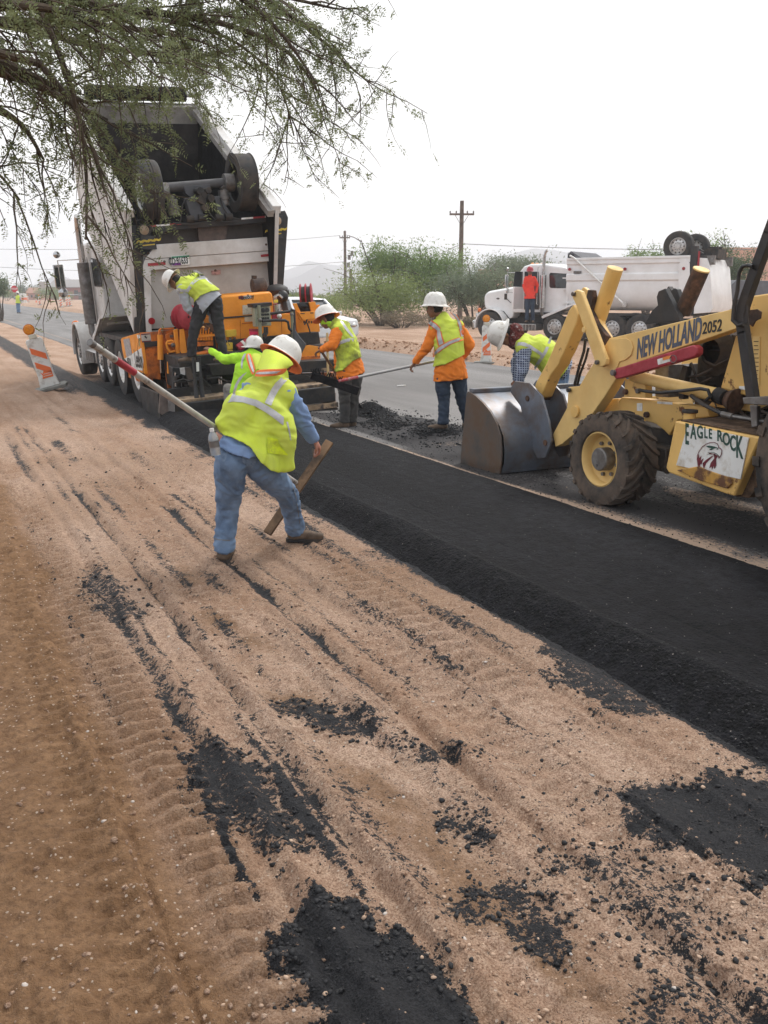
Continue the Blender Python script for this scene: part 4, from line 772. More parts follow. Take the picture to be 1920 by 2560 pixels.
# rear: posts, tailgate, trailing axle carried on top
for X in (0.02, 2.31): MB().bar((X+0.06, yR-0.10, zB-0.1), (X+0.06, yR-0.10, rh_(1260, 120)[1]), 0.14, 0.24, (0, 1, 0)).build('lift_arm', black, T2)
pz = rh_(1283, 190)[1]; MB().box(0.005, 0.02, yR-0.31, yR-0.25, pz-0.25, pz+0.25).build('red_marker', reflred, T2)
tgy = yR-0.24; MB().prism([(tgy, zT-0.02), (tgy-0.28, zT-0.05), (tgy-0.42, zT-0.35), (tgy-0.62, zB+0.15), (tgy-0.55, zB), (tgy, zB-0.05)], 0, 0.04, 2.41).build('tailgate', white, T2, bevel=0.01)
MB().box(0.1, 2.35, yR-0.7, yR+0.3, zB-0.12, zB+0.0).build('bed_sill', dark, T2)
wp = RF.x(*Th(1170, 122), 0.25); 
w_ = wheel(T2, (0.30, wp.y, wp.z), 0.50, 0.30, 0.285, rubber, alu); w2 = wheel(T2, (2.10, wp.y, wp.z), 0.50, 0.30, 0.285, rubber, alu, side=1)
MB().cyl((0.35, wp.y, wp.z), (2.1, wp.y, wp.z), 0.08, n=16).build('trailing_axle', black, T2)
for X in (0.75, 1.55):
    MB().bar((X, wp.y, wp.z), (X, yR-0.25, wp.z-0.35), 0.12, 0.2).build('trailing_arm', black, T2)
MB().box(0.10, 2.35, yR-0.45, yR-0.1, wp.z-0.52, wp.z-0.32).build('cross_beam', black, T2, bevel=0.01)
gb = MB(); rg = random.Random(9)
for i in range(14): gb.box(*sorted((rg.uniform(0.6, 1.9), rg.uniform(0.6, 1.9))), yR-0.5+rg.uniform(-.2, .3), yR-0.42+rg.uniform(-.1, .3), wp.z-0.4, wp.z-0.3+rg.uniform(0.1, 0.3))
gb.build('suspension_parts', dark, T2)
for X in (0.2, 2.25): MB().box(X-0.03, X+0.12, yR-0.75, yR-0.5, wp.z-0.62, wp.z-0.32).build('lamp_bracket', steel, T2)

# ---- tipping truck
T1 = thing('dump_truck', 'white dump truck with raised bed emptying into the orange paver', 'truck', LF.M)
truck_front(T1, LF, False, True); axles(T1, (-2.75, -3.70, -4.85, -6.15), 0.53, True)
Tz = crop(0, 240, 2.074); Tq = crop(240, 380, 3.318)   # Tq: the axle crop
def l_x(x, y, X=0.0): return LF.x(*Tz(x, y), X)
yr = -6.5
def l_y(x, y, Y=yr, c=Tz): return LF.y(*c(x, y), Y)
rb = Vector((0, -6.35, 1.12)); rt = l_x(655, 612); th_ = R(30); U_ = Vector((0, math.cos(th_), math.sin(th_))); N_ = Vector((0, -math.sin(th_), math.cos(th_)))
ft = rt+U_*4.45; fb_ = ft-N_*1.95-U_*0.15; rb2 = l_x(692, 1225); mid_ = l_x(500, 800)
rb2 = l_x(700, 1225); rb2.y += 0.12; fb_ = l_x(392, 440); sp_ = [(p.y, p.z) for p in (rb2, rt, ft, fb_, l_x(425, 640), l_x(500, 800), l_x(565, 905), l_x(640, 1095))]
bed1 = MB().prism(sp_, 0, 0.0, 0.07).build('bed', white2, T1, bevel=0.008)
MB().prism(sp_, 0, 2.38, 2.45).build('bed_wall', white2, bed1, bevel=0.008)
inner = [(p[0]*1.0, p[1]) for p in sp_]
MB().prism(inner, 0, 0.071, 0.078).build('coated_lining', asph, bed1); MB().prism(inner, 0, 2.372, 2.379).build('coated_lining', asph, bed1)
def slab(name, a, b, th, x0, x1, mat, par): # plate between two side points a,b (y,z)
    a = Vector((0, *a)); b = Vector((0, *b)); d = (b-a).normalized(); n_ = Vector((0, -d.z, d.y))*th
    return MB().prism([(a.y, a.z), (b.y, b.z), ((b+n_).y, (b+n_).z), ((a+n_).y, (a+n_).z)], 0, x0, x1).build(name, mat, par)
fp_ = [sp_[0], sp_[7], sp_[6], sp_[5], sp_[4], sp_[3]]
for i in range(5): slab('bed_floor', fp_[i], fp_[i+1], -0.06, 0.08, 2.37, dark, bed1); slab('floor_lining', fp_[i], fp_[i+1], 0.02, 0.08, 2.37, asph, bed1)
hb = slab('headboard', sp_[3], sp_[2], 0.05, 0.08, 2.37, M('stained_headboard', (0.07, 0.06, 0.055), 0.8, var=0.3, scale=3, dirt=(0.02, 0.018, 0.018), damt=0.55, dscale=2.5, dsoft=0.2, spec=0.2), bed1)
ha = Vector((0, *sp_[2])); hl = MB(); 
MB().prism([tuple(x) for x in ((ha.y+0.02, ha.z+0.02), (ha.y-N_.y*0.5-0.02, ha.z-N_.z*0.5), (ha.y-N_.y*0.5-U_.y*0.12, ha.z-N_.z*0.5-U_.z*0.12), (ha.y-U_.y*0.14, ha.z-U_.z*0.14))], 0, 0.08, 2.37).build('top_brace', white3, bed1, bevel=0.01)
for X0, X1 in ((-0.03, 0.12), (2.33, 2.48)):
    a, b = rt+N_*0.0, ft+N_*0.0; MB().bar(Vector(((X0+X1)/2, a.y, a.z)), Vector(((X0+X1)/2, b.y, b.z))+U_*0.03, 0.15, 0.13).build('top_rail', white2, bed1, bevel=0.01)
MB().bar(Vector((2.30, rt.y, rt.z-0.06)), Vector((2.30, ft.y, ft.z-0.10)), 0.10, 0.10).build('side_ledge', white3, bed1)
c_ = ft+N_*0.17+U_*0.02; tr1 = MB().cyl((0.3, c_.y, c_.z), (2.15, c_.y, c_.z), 0.13, n=14).build('tarp_roll', asph, bed1); MB().cyl((2.15, c_.y, c_.z), (2.45, c_.y, c_.z), 0.05, n=10).build('roller_end', chrome, tr1)
MB().bar(Vector((1.2, -2.9, 0.85)), Vector((1.2, sp_[4][0]-0.1, sp_[4][1]-0.05)), 0.16, 0.16).build('hoist_ram', steel, T1)
# rear end
for a, b, w_ in (((693,672),(722,1232),0.17),): MB().bar(l_y(*a), l_y(*b), w_, 0.16, (0,1,0)).build('lift_arm', black, T1, bevel=0.01)
MB().prism([(p.x, p.z) for p in (l_y(1418,640),l_y(1440,600),l_y(1468,596),l_y(1484,632),l_y(1446,1180),l_y(1426,1180))], 1, yr-0.10, yr+0.10).build('lift_arm', black, T1, bevel=0.01)
pm_ = l_y(681, 900, yr-0.09); rs = MB().box(pm_.x-0.012, pm_.x+0.03, yr-0.12, yr-0.085, pm_.z-0.35, pm_.z+0.35); rs.build('red_marker', reflred, T1)
cbm = MB().prism([(p.x, p.z) for p in (l_y(700,678),l_y(1452,622),l_y(1452,652),l_y(700,712))], 1, yr-0.12, yr+0.06).build('cross_beam', black, T1, bevel=0.008)
for i, (a, b) in enumerate(((735,800),(800,870),(870,930),(1240,1300),(1300,1360),(1360,1420))):
    ya = 676-(a-735)*0.082; yb_ = 676-(b-735)*0.082; MB().prism([(p.x, p.z) for p in (l_y(a,ya),l_y(b,yb_),l_y(b,yb_+9),l_y(a,ya+9))], 1, yr-0.128, yr-0.121).build('reflective_tape', reflred if i % 2 == 0 else whitep, cbm)
MB().prism([(p.x, p.z) for p in (l_y(1020,655),l_y(1180,648),l_y(1170,745),l_y(1100,765),l_y(1030,752))], 1, yr-0.03, yr+0.05).build('hitch_plate', M('oily_brown_steel', (0.10,0.065,0.05), 0.6, var=0.3, scale=8), cbm)
MB().prism([(p.x, p.z) for p in (l_y(800,700),l_y(1400,650),l_y(1390,735),l_y(805,775))], 1, yr+0.09, yr+0.13).build('bed_lip', M('tar_stained_lip', (0.13,0.10,0.085), 0.7, var=0.35, scale=4, dirt=(0.04,0.035,0.035), damt=0.5, dscale=4, dsoft=0.2), T1)
for a, b in ((748,695),(1437,647)):
    p = l_y(a, b, yr-0.13); lm = MB().lathe([(0.001, -0.1), (0.09, -0.1), (0.10, 0.0), (0.075, 0.005)], p, (0, -1, 0), 20).build('work_lamp', black, T1); MB().lathe([(0.075, 0.004), (0.04, 0.018), (0.001, 0.022)], p, (0, -1, 0), 20).build('lamp_lens', M('lamp_glass', (0.42, 0.30, 0.20), 0.2), lm)
flapm = M('mud_flap', (0.045, 0.045, 0.047), 0.7, var=0.2, scale=4); yel = M('yellow_print', (0.62, 0.45, 0.04), 0.5)
for P_ in (((728,722),(800,725),(814,795),(730,795)), ((1392,672),(1452,668),(1468,736),(1400,738))):
    fl = MB().prism([(p.x, p.z) for p in [l_y(a, b, yr-0.14) for a, b in P_]], 1, yr-0.15, yr-0.138).build('mud_flap', flapm, T1)
    ca = sum((l_y(a, b, yr-0.154) for a, b in P_), Vector())/4; text('flap_print', '~~~~', yel, fl, basis(ca+Vector((0,0,0.03)), (1,0,0.06), (0,0,1)), 0.16, 1.0, 0.3, 0.002, bold=0.008); text('flap_print', '------', yel, fl, basis(ca+Vector((0,0,-0.03)), (1,0,0.06), (0,0,1)), 0.10, 1.0, 0.2, 0.002, bold=0.004)
# axle on top
wl_, wr_ = l_y(765, 498), l_y(1258, 448); 
for p, s_ in ((wl_, -1), (wr_, 1)):
    w_ = wheel(T1, (p.x+(0.02 if s_ < 0 else 0.0), p.y+0.05, p.z), 0.485, 0.31, 0.29, rubber, whitep if s_ < 0 else dark, 'dish' if s_ > 0 else 'road', side=s_)
    b_ = MB(); x0 = p.x-s_*0.16; b_.cyl((x0, p.y, p.z), (x0-s_*0.16, p.y, p.z), 0.14, n=16).cyl((x0-s_*0.20, p.y-0.05, p.z-0.12), (x0-s_*0.20, p.y-0.05, p.z-0.36), 0.085, n=16).cyl((x0-s_*0.20, p.y-0.05, p.z-0.22), (x0-s_*0.20, p.y-0.05, p.z-0.27), 0.105, n=16).bar((x0-s_*0.1, p.y, p.z), (x0-s_*0.22, p.y-0.05, p.z-0.12), 0.06, 0.08); b_.build('brake_chamber', steel, T1, bevel=0.004)
MB().cyl(l_y(835, 478), l_y(1195, 447), 0.075, n=18).build('trailing_axle', M('grey_axle', (0.075,0.072,0.075), 0.55, var=0.2), T1)
gsteel = M('dark_grey_casting', (0.065, 0.067, 0.075), 0.55, var=0.2, scale=6)
for P_ in ([(720,385),(830,375),(885,540),(880,570),(780,575)], [(960,370),(1010,372),(1112,520),(1110,562),(1010,565)]): MB().prism([(p.x, p.z) for p in [LF.y(*Tq(a, b), yr-0.05) for a, b in P_]], 1, yr-0.16, yr-0.02).build('trailing_arm', gsteel, T1, bevel=0.015)
MB().prism([(p.x, p.z) for p in [LF.y(*Tq(a, b), yr-0.02) for a, b in ((715,285),(940,270),(945,330),(910,400),(820,410),(735,350))]], 1, yr-0.08, yr+0.02).build('axle_seat', gsteel, T1, bevel=0.01)
mb = MB()
for a, b, c2_ in ((835,330,.06),(905,325,.05),(850,400,.07),(925,390,.06),(880,465,.06),(870,360,.05)): p = LF.y(*Tq(a, b), yr-0.10); mb.cyl(p, p+Vector((0.03, -0.12, 0)), c2_, n=12)
for a, b in ((780,570),(880,560),(1020,560),(1100,552)): p = LF.y(*Tq(a, b-15), yr-0.18); mb.cyl(p-Vector((0.06,0,0)), p+Vector((0.06,0,0)), 0.055, n=14)
mb.build('pivot_bolts', dark, T1)
for pts in (((885,300),(905,400),(935,500),(985,565),(1060,580),(1180,572)), ((830,400),(740,390),(715,450),(705,560),(690,598)), ((1030,380),(1060,470),(1110,540),(1200,560)), ((930,520),(880,585),(780,600),(640,585)), ((430,600),(500,655),(570,665),(600,620),(690,590)), ((330,570),(380,565),(430,590)), ((1380,512),(1420,500),(1470,520))):
    MB().tube([LF.y(*Tq(a, b), yr-0.19) for a, b in pts], 0.011, 6).build('air_hose', black, T1)
# tailgate
tgm = white2
def tgp(pts, y0, y1, mat, name='tailgate', par=T1, bev=0.006): return MB().prism([(p.x, p.z) for p in [l_y(a, b, yr+0.02) for a, b in pts]], 1, y0, y1).build(name, mat, par, bevel=bev)
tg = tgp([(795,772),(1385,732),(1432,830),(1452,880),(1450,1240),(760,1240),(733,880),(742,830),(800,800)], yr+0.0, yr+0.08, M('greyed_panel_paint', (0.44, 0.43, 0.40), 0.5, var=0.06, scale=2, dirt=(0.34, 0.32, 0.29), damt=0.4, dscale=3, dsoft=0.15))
tgp([(795,772),(1385,732),(1420,800),(742,848),(780,800)], yr-0.10, yr-0.001, tgm, 'top_flange', tg)
tgp([(742,850),(1420,802),(1450,860),(1450,1240),(1418,1240),(1412,856),(775,904),(780,1240),(752,1240),(733,880)], yr-0.09, yr-0.001, tgm, 'frame_rib', tg)
for P_ in ([(758,868),(848,861),(850,876),(760,884)], [(1340,824),(1422,814),(1423,829),(1342,836)]): tgp(P_, yr-0.098, yr-0.0905, reflred, 'red_reflector', tg, 0)
pl = tgp([(876,833),(970,826),(973,875),(880,884)], yr-0.112, yr-0.100, whitep, 'licence_plate', tg, 0.003)
tgp([(880,868),(925,864),(930,878),(884,881)], yr-0.114, yr-0.1125, M('plate_purple', (0.16, 0.03, 0.22), 0.5), 'plate_print', pl, 0); tgp([(878,834),(970,827),(970,836),(879,843)], yr-0.114, yr-0.1125, M('plate_green', (0.04, 0.22, 0.12), 0.5), 'plate_print', pl, 0)
pc = l_y(925, 856, yr-0.116); text('plate_number', 'CD\u00b791633', M('plate_ink', (0.02, 0.03, 0.03), 0.5), pl, basis(pc, (1, 0, 0.02), (0, 0, 1)), 0.15, 0.50, 0, 0.001, bold=0.004)
tgp([(1092,906),(1140,901),(1142,923),(1118,928),(1096,926)], yr-0.012, yr-0.003, M('small_sticker', (0.45, 0.25, 0.22), 0.5, var=0.3, scale=40), 'sticker', tg, 0)
for a, b in ((787,1167),): p = l_y(a, b, yr-0.10); MB().cyl(p, p+Vector((0,0.012,0)), 0.055, n=18).build('red_reflector', red_lens, tg)
p = l_y(853, 858, yr-0.10); MB().ball(p, 0.02).build('plate_lamp', steel, tg)
for a, b in ((770,815),(1380,770),(1118,905)): p = l_y(a, b, yr-0.101); MB().cyl(p, p+Vector((0,0.02,0)), 0.02, n=10).build('bolt_head', rust, tg)
MB().cyl(l_y(1400,742,yr-0.02), l_y(1400,800,yr-0.02), 0.05, n=12).build('gate_hinge', whitep, tg)
# ------------------------------------------------------------------ orange paver
PF = Fr((3.1, 14.0, -0.04), 0.0, R(-3.6))
orange = M('paver_orange', (0.93, 0.34, 0.025), 0.42, var=0.07, scale=3, dirt=(0.74, 0.25, 0.02), damt=0.42, dscale=4, dsoft=0.15)
orange_d = M('grimy_orange', (0.66, 0.17, 0.015), 0.5, var=0.15, scale=5, bump=0.05, dirt=(0.22, 0.065, 0.02), damt=0.40, dscale=7, dsoft=0.08)
sooty = M('sooty_steel', (0.013, 0.013, 0.014), 0.55, var=0.35, scale=8, bump=0.2, bscale=40, dirt=(0.05, 0.04, 0.032), damt=0.36, dscale=6, dsoft=0.08)
plank = M('asphalt_stained_wood', (0.34, 0.24, 0.15), 0.85, var=0.25, scale=6, bump=0.2, dirt=(0.05, 0.04, 0.035), damt=0.40, dscale=9, dsoft=0.08)
P2 = crop(240, 640, 2.37); P3 = crop(300, 820, 10.37); P4 = crop(640, 680, 5.82); P5 = crop(560, 680, 4.88); P6 = crop(300, 800, 6.38); PO = crop(380, 640, 5.925)
PV = thing('asphalt_paver', 'orange asphalt paver laying a black mat behind the tipping truck', 'paver', PF.M)
def pY(pts, y0, y1, mat, name, par=PV, c=P2, bev=0.004): return MB().prism([(p.x, p.z) for p in [PF.y(*c(a, b), y0) for a, b in pts]], 1, y0, y1).build(name, mat, par, bevel=bev)
def pX(pts, x0, x1, mat, name, par=PV, c=P3, bev=0.004): return MB().prism([(p.y, p.z) for p in [PF.x(*c(a, b), x0) for a, b in pts]], 0, x0, x1).build(name, mat, par, bevel=bev)
def py(a, b, y, c=P2): return PF.y(*c(a, b), y)
# hopper wing: side and rear face
side = [(20,290),(60,250),(500,125),(560,500),(640,1190),(380,1085),(110,800),(55,560)]
w_ = pX(side, 0.0, 0.05, orange, 'hopper_wing'); yw = PF.x(*P3(500, 125), 0.0).y; yb0 = PF.x(*P3(640, 1190), 0).y
pX([(112,798),(310,672),(545,520),(600,860),(578,1108),(385,1080)], -0.006, -0.001, whitep, 'maker_decal', w_, bev=0)
pX([(80,300),(235,262),(308,700),(165,745)], -0.007, -0.001, M('faded_sticker', (0.42, 0.38, 0.37), 0.6, var=0.2, scale=20), 'round_sticker', w_, bev=0)
pX([(435,185),(500,170),(520,260),(460,280)], -0.007, -0.001, whitep, 'small_sticker', w_, bev=0)
lc_ = PF.x(*P3(480, 830), -0.009); text('maker_lettering', 'LeeBoy', inkb, w_, basis(lc_, (0, -1, 0.02), (0, 0, 1)), 0.40, 0.50, 0, 0.001, bold=0.006)
lc_ = PF.x(*P3(240, 905), -0.009); text('model_number', '8510', inkb, w_, basis(lc_, (0, -1, 0.02), (0, 0, 1)), 0.21, 0.7, 0, 0.001, bold=0.004)
hy = yw-0.02
rf = pY([(503,127),(1008,92),(1012,160),(1058,1345),(800,1300),(640,1190)], hy, hy+0.05, orange_d, 'wing_end', c=P3)
dk = pY([(538,148),(782,130),(832,478),(592,500)], hy-0.006, hy-0.001, M('danger_sticker', (0.50, 0.47, 0.42), 0.5, var=0.1, scale=20), 'danger_sticker', rf, P3, 0)
for q in ([(545,155),(775,138),(778,165),(548,182)], [(570,340),(805,322),(808,362),(575,378)], [(582,410),(812,392),(815,430),(586,448)]): pY(q, hy-0.0085, hy-0.0062, maroon, 'sticker_band', dk, P3, 0)
pY([(630,205),(665,195),(680,235),(720,225),(690,260),(712,300),(690,280),(650,250)], hy-0.0085, hy-0.0062, inkb, 'sticker_symbol', dk, P3, 0)
MB().box(0.05, 0.12, yw, yw+1.9, 0.35, 0.50).build('wing_rail', orange_d, PV); MB().box(2.35, 2.40, yw-0.3, yw+2.2, 0.40, 1.12).build('hopper_wing', orange, PV, bevel=0.01)
MB().box(0.3, 2.1, 0.6, 2.3, 0.25, 0.40).build('hopper_floor', sooty, PV); MB().box(0.3, 2.1, 0.55, 0.62, 0.3, 1.2).build('hopper_back', orange_d, PV)
for x0 in (0.35, 1.75):
    mb = MB(); mb.prism([(-0.55,0.0),(1.3,0.0),(1.5,0.2),(1.3,0.42),(-0.55,0.42),(-0.75,0.2)], 0, x0, x0+0.32)
    for k in range(16): mb.box(x0-0.01, x0+0.33, -0.5+k*0.12, -0.43+k*0.12, -0.02, 0.0).box(x0-0.01, x0+0.33, -0.5+k*0.12, -0.43+k*0.12, 0.42, 0.44)
    tag(mb.build('crawler_track', rubber, PV, bevel=0.01), kind='stuff')
MB().box(0.3, 2.1, -0.4, 0.6, 0.35, 0.85).build('chassis', sooty, PV, bevel=0.02)
# left tower
yt = 0.35
MB().tube([py(1045,175,yt+0.2,P3), py(1052,820,yt+0.2,P3)], 0.048, 14).build('wing_cylinder', orange, PV); MB().tube([py(1052,815,yt+0.2,P3), py(1072,1165,yt+0.2,P3)], 0.018, 10).build('cylinder_rod', chrome, PV)
MB().tube([py(1010,170,yt+0.15,P3), py(1018,60,yt+0.15,P3), py(1060,20,yt+0.15,P3), py(1130,30,yt+0.2,P3), py(1400,10,yt+0.2,P3)], 0.016, 8).build('hose_run', orange_d, PV)
pY([(1060,95),(1160,115),(1200,640),(1210,1180),(1080,1150),(1070,700)], yt+0.25, yt+0.30, sooty, 'tower_back', c=P3)
pY([(1190,180),(1300,130),(1400,120),(1440,420),(1230,430)], yt+0.1, yt+0.2, orange_d, 'tower_panel', c=P3)
pY([(1290,185),(1380,175),(1390,240),(1300,250)], yt+0.08, yt+0.095, steel, 'panel_plate', c=P3, bev=0)
MB().tube([py(a,b,yt,P3) for a,b in ((1200,420),(1230,350),(1330,330),(1400,350),(1370,400),(1270,410),(1200,400),(1230,520),(1300,620),(1430,600))], 0.018, 8).build('coiled_hose', orange, PV)
MB().ball(py(1375,445,yt-0.03,P3), 0.035).build('fitting', steel, PV)
pY([(1395,60),(1490,20),(1560,700),(1470,700)], yt-0.05, yt, orange, 'tower_plate', c=P3); pY([(1555,40),(1659,20),(1740,620),(1640,760),(1560,560)], yt-0.10, yt-0.06, orange, 'tower_plate', c=P3)
pY([(1310,710),(1520,690),(1540,960),(1400,1010),(1340,820)], yt-0.12, yt+0.1, sooty, 'foot_box', c=P3); pY([(1240,650),(1310,720),(1300,1200),(1235,1180)], yt, yt+0.05, orange, 'tower_strut', c=P3)
MB().cyl(py(830,20,yt+0.2,P6), py(905,-5,yt+0.2,P6), 0.085, n=16).build('hose_reel_motor', black, PV, bevel=0.01)
def reel(cx, cy, y, r, c, ax=(0.75, -0.6, 0)):
    p = py(cx, cy, y, c); ax = Vector(ax).normalized(); o = None
    for k in (-0.09, 0.0, 0.09):
        q = MB().lathe([(0.02, -0.012), (r*0.9, -0.012), (r, 0), (r*0.9, 0.012), (0.02, 0.012)], p+ax*k, ax, 28, True).build('hose_reel' if o is None else 'reel_flange', redp if o is None else redp, PV if o is None else o); o = o or q
    MB().cyl(p-ax*0.085, p+ax*0.085, r*0.72, n=20).build('wound_hose', black, o)
reel(528, 362, 0.35, 0.20, P2, (0.3, -0.9, 0)); reel(730, 335, 0.9, 0.20, P4, (0.9, -0.45, 0.0))
# valve bank
vb = MB().box(*sorted((py(598,400,.15).x, py(700,400,.15).x)), 0.18, 0.30, py(640,590,.18).z, py(640,400,.18).z).build('valve_block', sooty, PV)
for k in range(6):
    a = 676+k*40; t = MB().tube([py(a,1190,0.14,PO), py(a+6,1060,0.10,PO)], 0.013, 8).build('lever', orange, vb); MB().ball(py(a+6,1056,0.10,PO), 0.022).build('knob', M('bright_knob', (0.85, 0.45, 0.15), 0.3) if k in (2, 4) else orange_d, t)
    MB().cyl(py(a+3,1150,0.15,PO), py(a+8,1250,0.15,PO), 0.020, n=10).build('spool', orange, vb); MB().cyl(py(a+8,1270,0.15,PO), py(a+8,1330,0.15,PO), 0.024, n=10).build('spool_end', orange_d, vb)
MB().bar(py(665,1195,0.12,PO), py(925,1170,0.12,PO), 0.02, 0.035).build('linkage_bar', orange, vb); MB().bar(py(660,1310,0.12,PO), py(905,1290,0.12,PO), 0.02, 0.06).build('linkage_bar', orange_d, vb)
# hood
yh = -0.02
hd_ = pY([(745,243),(755,236),(1030,211),(1046,222),(1062,330),(1050,352),(755,376)], yh, yh+1.25, orange, 'engine_hood', bev=0.03)
pY([(752,372),(1048,349),(1130,340),(1158,344),(1162,470),(1050,478),(775,503)], yh-0.01, yh+1.2, orange, 'lower_hood', bev=0.01)
pY([(752,362),(936,349),(1048,339),(1048,346),(936,357),(752,372)], yh-0.025, yh-0.004, black, 'hood_seam', hd_)
for q in ([(845,238),(872,236),(873,253),(846,255)],): pY(q, yh-0.008, yh-0.002, maroon, 'hood_sticker', hd_, bev=0)
hs_ = pY([(873,236),(920,232),(921,251),(874,254)], yh-0.008, yh-0.002, whitep, 'hood_sticker', hd_, bev=0)
text('hood_lettering', 'LeeBoy', inkb, hs_, basis(py(897, 243, yh-0.010), (1, 0, 0.06), (0, 0, 1)), 0.095, 0.75, 0, 0.001, bold=0.002)
pY([(868,292),(920,290),(924,345),(870,348)], yh-0.008, yh-0.002, M('pale_notice', (0.62, 0.56, 0.45), 0.6, var=0.15, scale=30), 'notice', hd_, bev=0); pY([(880,360),(928,358),(930,388),(882,390)], yh-0.018, yh-0.012, M('pale_notice2', (0.64, 0.52, 0.38), 0.6), 'notice', hd_, bev=0)
pY([(864,398),(932,392),(932,398),(864,404)], yh-0.016, yh-0.011, orange_d, 'door_groove', hd_, bev=0)
for xx, a0_, a1_ in ((853,378,492),(1098,345,474)): pY([(xx,a0_),(xx+3,a0_),(xx+5,a1_),(xx+2,a1_)], yh-0.014, yh-0.011, orange_d, 'door_groove', hd_, bev=0)
MB().cyl(py(925,177,yh+0.5), py(998,172,yh+0.5), 0.115, n=20).cyl(py(998,172,yh+0.5), py(1010,171,yh+0.5), 0.115, 0.06, 20).build('muffler', M('burnt_muffler', (0.13, 0.085, 0.06), 0.7, var=0.35, scale=8, dirt=(0.06,0.045,0.04), damt=0.5, dscale=7), PV, bevel=0.01)
MB().cyl(py(938,150,yh+0.5), py(937,116,yh+0.5), 0.045, n=12).build('exhaust_outlet', rust, PV); MB().cyl(py(975,205,yh+0.5), py(975,222,yh+0.5), 0.05, n=12).build('muffler_foot', rust, PV)
# right body and tray
pY([(560,575),(905,565),(935,870),(600,890)], 0.10, 1.1, orange, 'side_body', c=P4, bev=0.01)
ty_ = 0.0
pY([(540,460),(592,455),(700,690),(672,735),(640,700)], ty_-0.1, ty_-0.06, orange, 'tray_side', c=P4); pY([(775,440),(862,430),(922,640),(880,680),(800,560)], ty_-0.02, ty_+0.02, orange, 'tray_side', c=P4)
pY([(610,585),(905,570),(925,665),(680,700)], ty_-0.14, ty_-0.09, orange, 'tray_front', c=P4)
pY([(590,455),(770,440),(820,575),(625,590)], ty_+0.03, ty_+0.06, sooty, 'tray_back', c=P4); pY([(885,480),(925,475),(950,555),(915,565)], ty_+0.05, ty_+0.1, orange, 'bracket', c=P4)
for k in range(9): a = 655+ (k % 5)*12 + (k//5)*140; MB().ball(py(a, 604-(k//5)*8, ty_-0.142, P4), 0.008, 8, 6).build('bolt_hole', inkb, PV)
for k in range(8): MB().tube([py(640+k*6,440,ty_+0.0,P4), py(640+k*14,500,ty_-0.02,P4), py(660+k*8,555,ty_+0.01,P4)], 0.009, 6).build('cable', black, PV)
for k in range(6): MB().cyl(py(700+k*36,712,ty_-0.1,P4), py(700+k*36,748,ty_-0.1,P4), 0.013, n=8).build('valve_fitting', rust, PV)
MB().tube([py(a,b,ty_-0.12,P4) for a,b in ((770,620),(750,680),(705,770))], 0.012, 6).tube([py(a,b,ty_-0.12,P4) for a,b in ((745,740),(775,830),(790,890))], 0.012, 6).build('lever_arm', black, PV)
# black seat and canopy roll behind, extinguisher
MB().ball(py(300,265,0.7,P4), (0.20, 0.2, 0.10)).build('seat_back', black, PV); MB().box(py(350,300,0.6,P4).x, py(478,300,.6,P4).x, 0.55, 0.75, py(400,335,.6,P4).z, py(400,255,.6,P4).z).build('rolled_cover', black, PV, bevel=0.03)
MB().ball(py(390,355,0.2,P4), (0.09, 0.1, 0.10)).cyl(py(400,420,0.2,P4), py(430,560,0.2,P4), 0.05, n=12).build('seat_post', black, PV)
MB().cyl(py(300,470,0.0,P4), py(310,580,0.0,P4), 0.07, n=16).build('filter_canister', chrome, PV); MB().cyl(py(265,460,0.02,P4), py(270,600,0.02,P4), 0.055, n=14).build('red_bottle', redp, PV); pY([(262,410),(320,400),(322,445),(270,450)], -0.06, -0.04, M('yellow_tag', (0.75,0.55,0.05), 0.5), 'tag', c=P4)
MB().bar(py(255,365,-0.03,P4), py(330,325,-0.03,P4), 0.03, 0.03).bar(py(335,330,-0.03,P4), py(385,375,-0.03,P4), 0.03, 0.03).build('bright_bracket', chrome, PV)
p = py(335,640,-0.06,P4); MB().box(p.x-0.11, p.x+0.05, -0.05, 0.0, p.z-0.07, p.z+0.07).build('tail_lamp', redp, PV, bevel=0.01); MB().ball(py(338,640,-0.065,P4), 0.04).build('lamp_glint', whitep, PV)
# control box on its post
yc_ = -0.35
cb_ = pY([(938,300),(1032,292),(1040,412),(946,420)], yc_, yc_+0.14, M('control_box_paint', (0.42, 0.43, 0.33), 0.5, var=0.08, scale=6), 'control_box', bev=0.01); pY([(925,284),(1042,274),(1044,294),(930,306)], yc_-0.05, yc_+0.2, black, 'box_lid', cb_)
for r_, yy in enumerate((348, 370)):
    for k in range(5): p = py(962+k*14, yy-k*0.6, yc_-0.005); MB().cyl(p, p+Vector((0,-0.02,0)), 0.017, n=10).build('toggle', inkb, cb_)
for a, b in ((988,322),(1012,320)): p = py(a, b, yc_-0.005); MB().cyl(p, p+Vector((0,-0.025,0)), 0.034, n=14).build('dial', black, cb_)
p = py(995,402,yc_); MB().box(p.x-0.05, p.x+0.05, yc_-0.01, yc_, p.z-0.015, p.z+0.015).build('label', steel, cb_)
olive = M('olive_post', (0.22, 0.22, 0.15), 0.5, var=0.15)
MB().tube([py(965,292,yc_-0.08), py(976,500,yc_-0.08)], 0.028, 10).build('post', olive, PV); MB().tube([py(1160,330,yc_-0.1), py(1166,520,yc_-0.1)], 0.025, 10).build('post', olive, PV)
for a, b in ((972,380),(1160,345),(1163,455)): MB().ball(py(a,b,yc_-0.1), 0.032).build('clamp', steel, PV)
MB().tube([py(a,b,yc_-0.05) for a,b in ((1035,342),(1160,326))], 0.022, 8).build('handrail', black, PV)
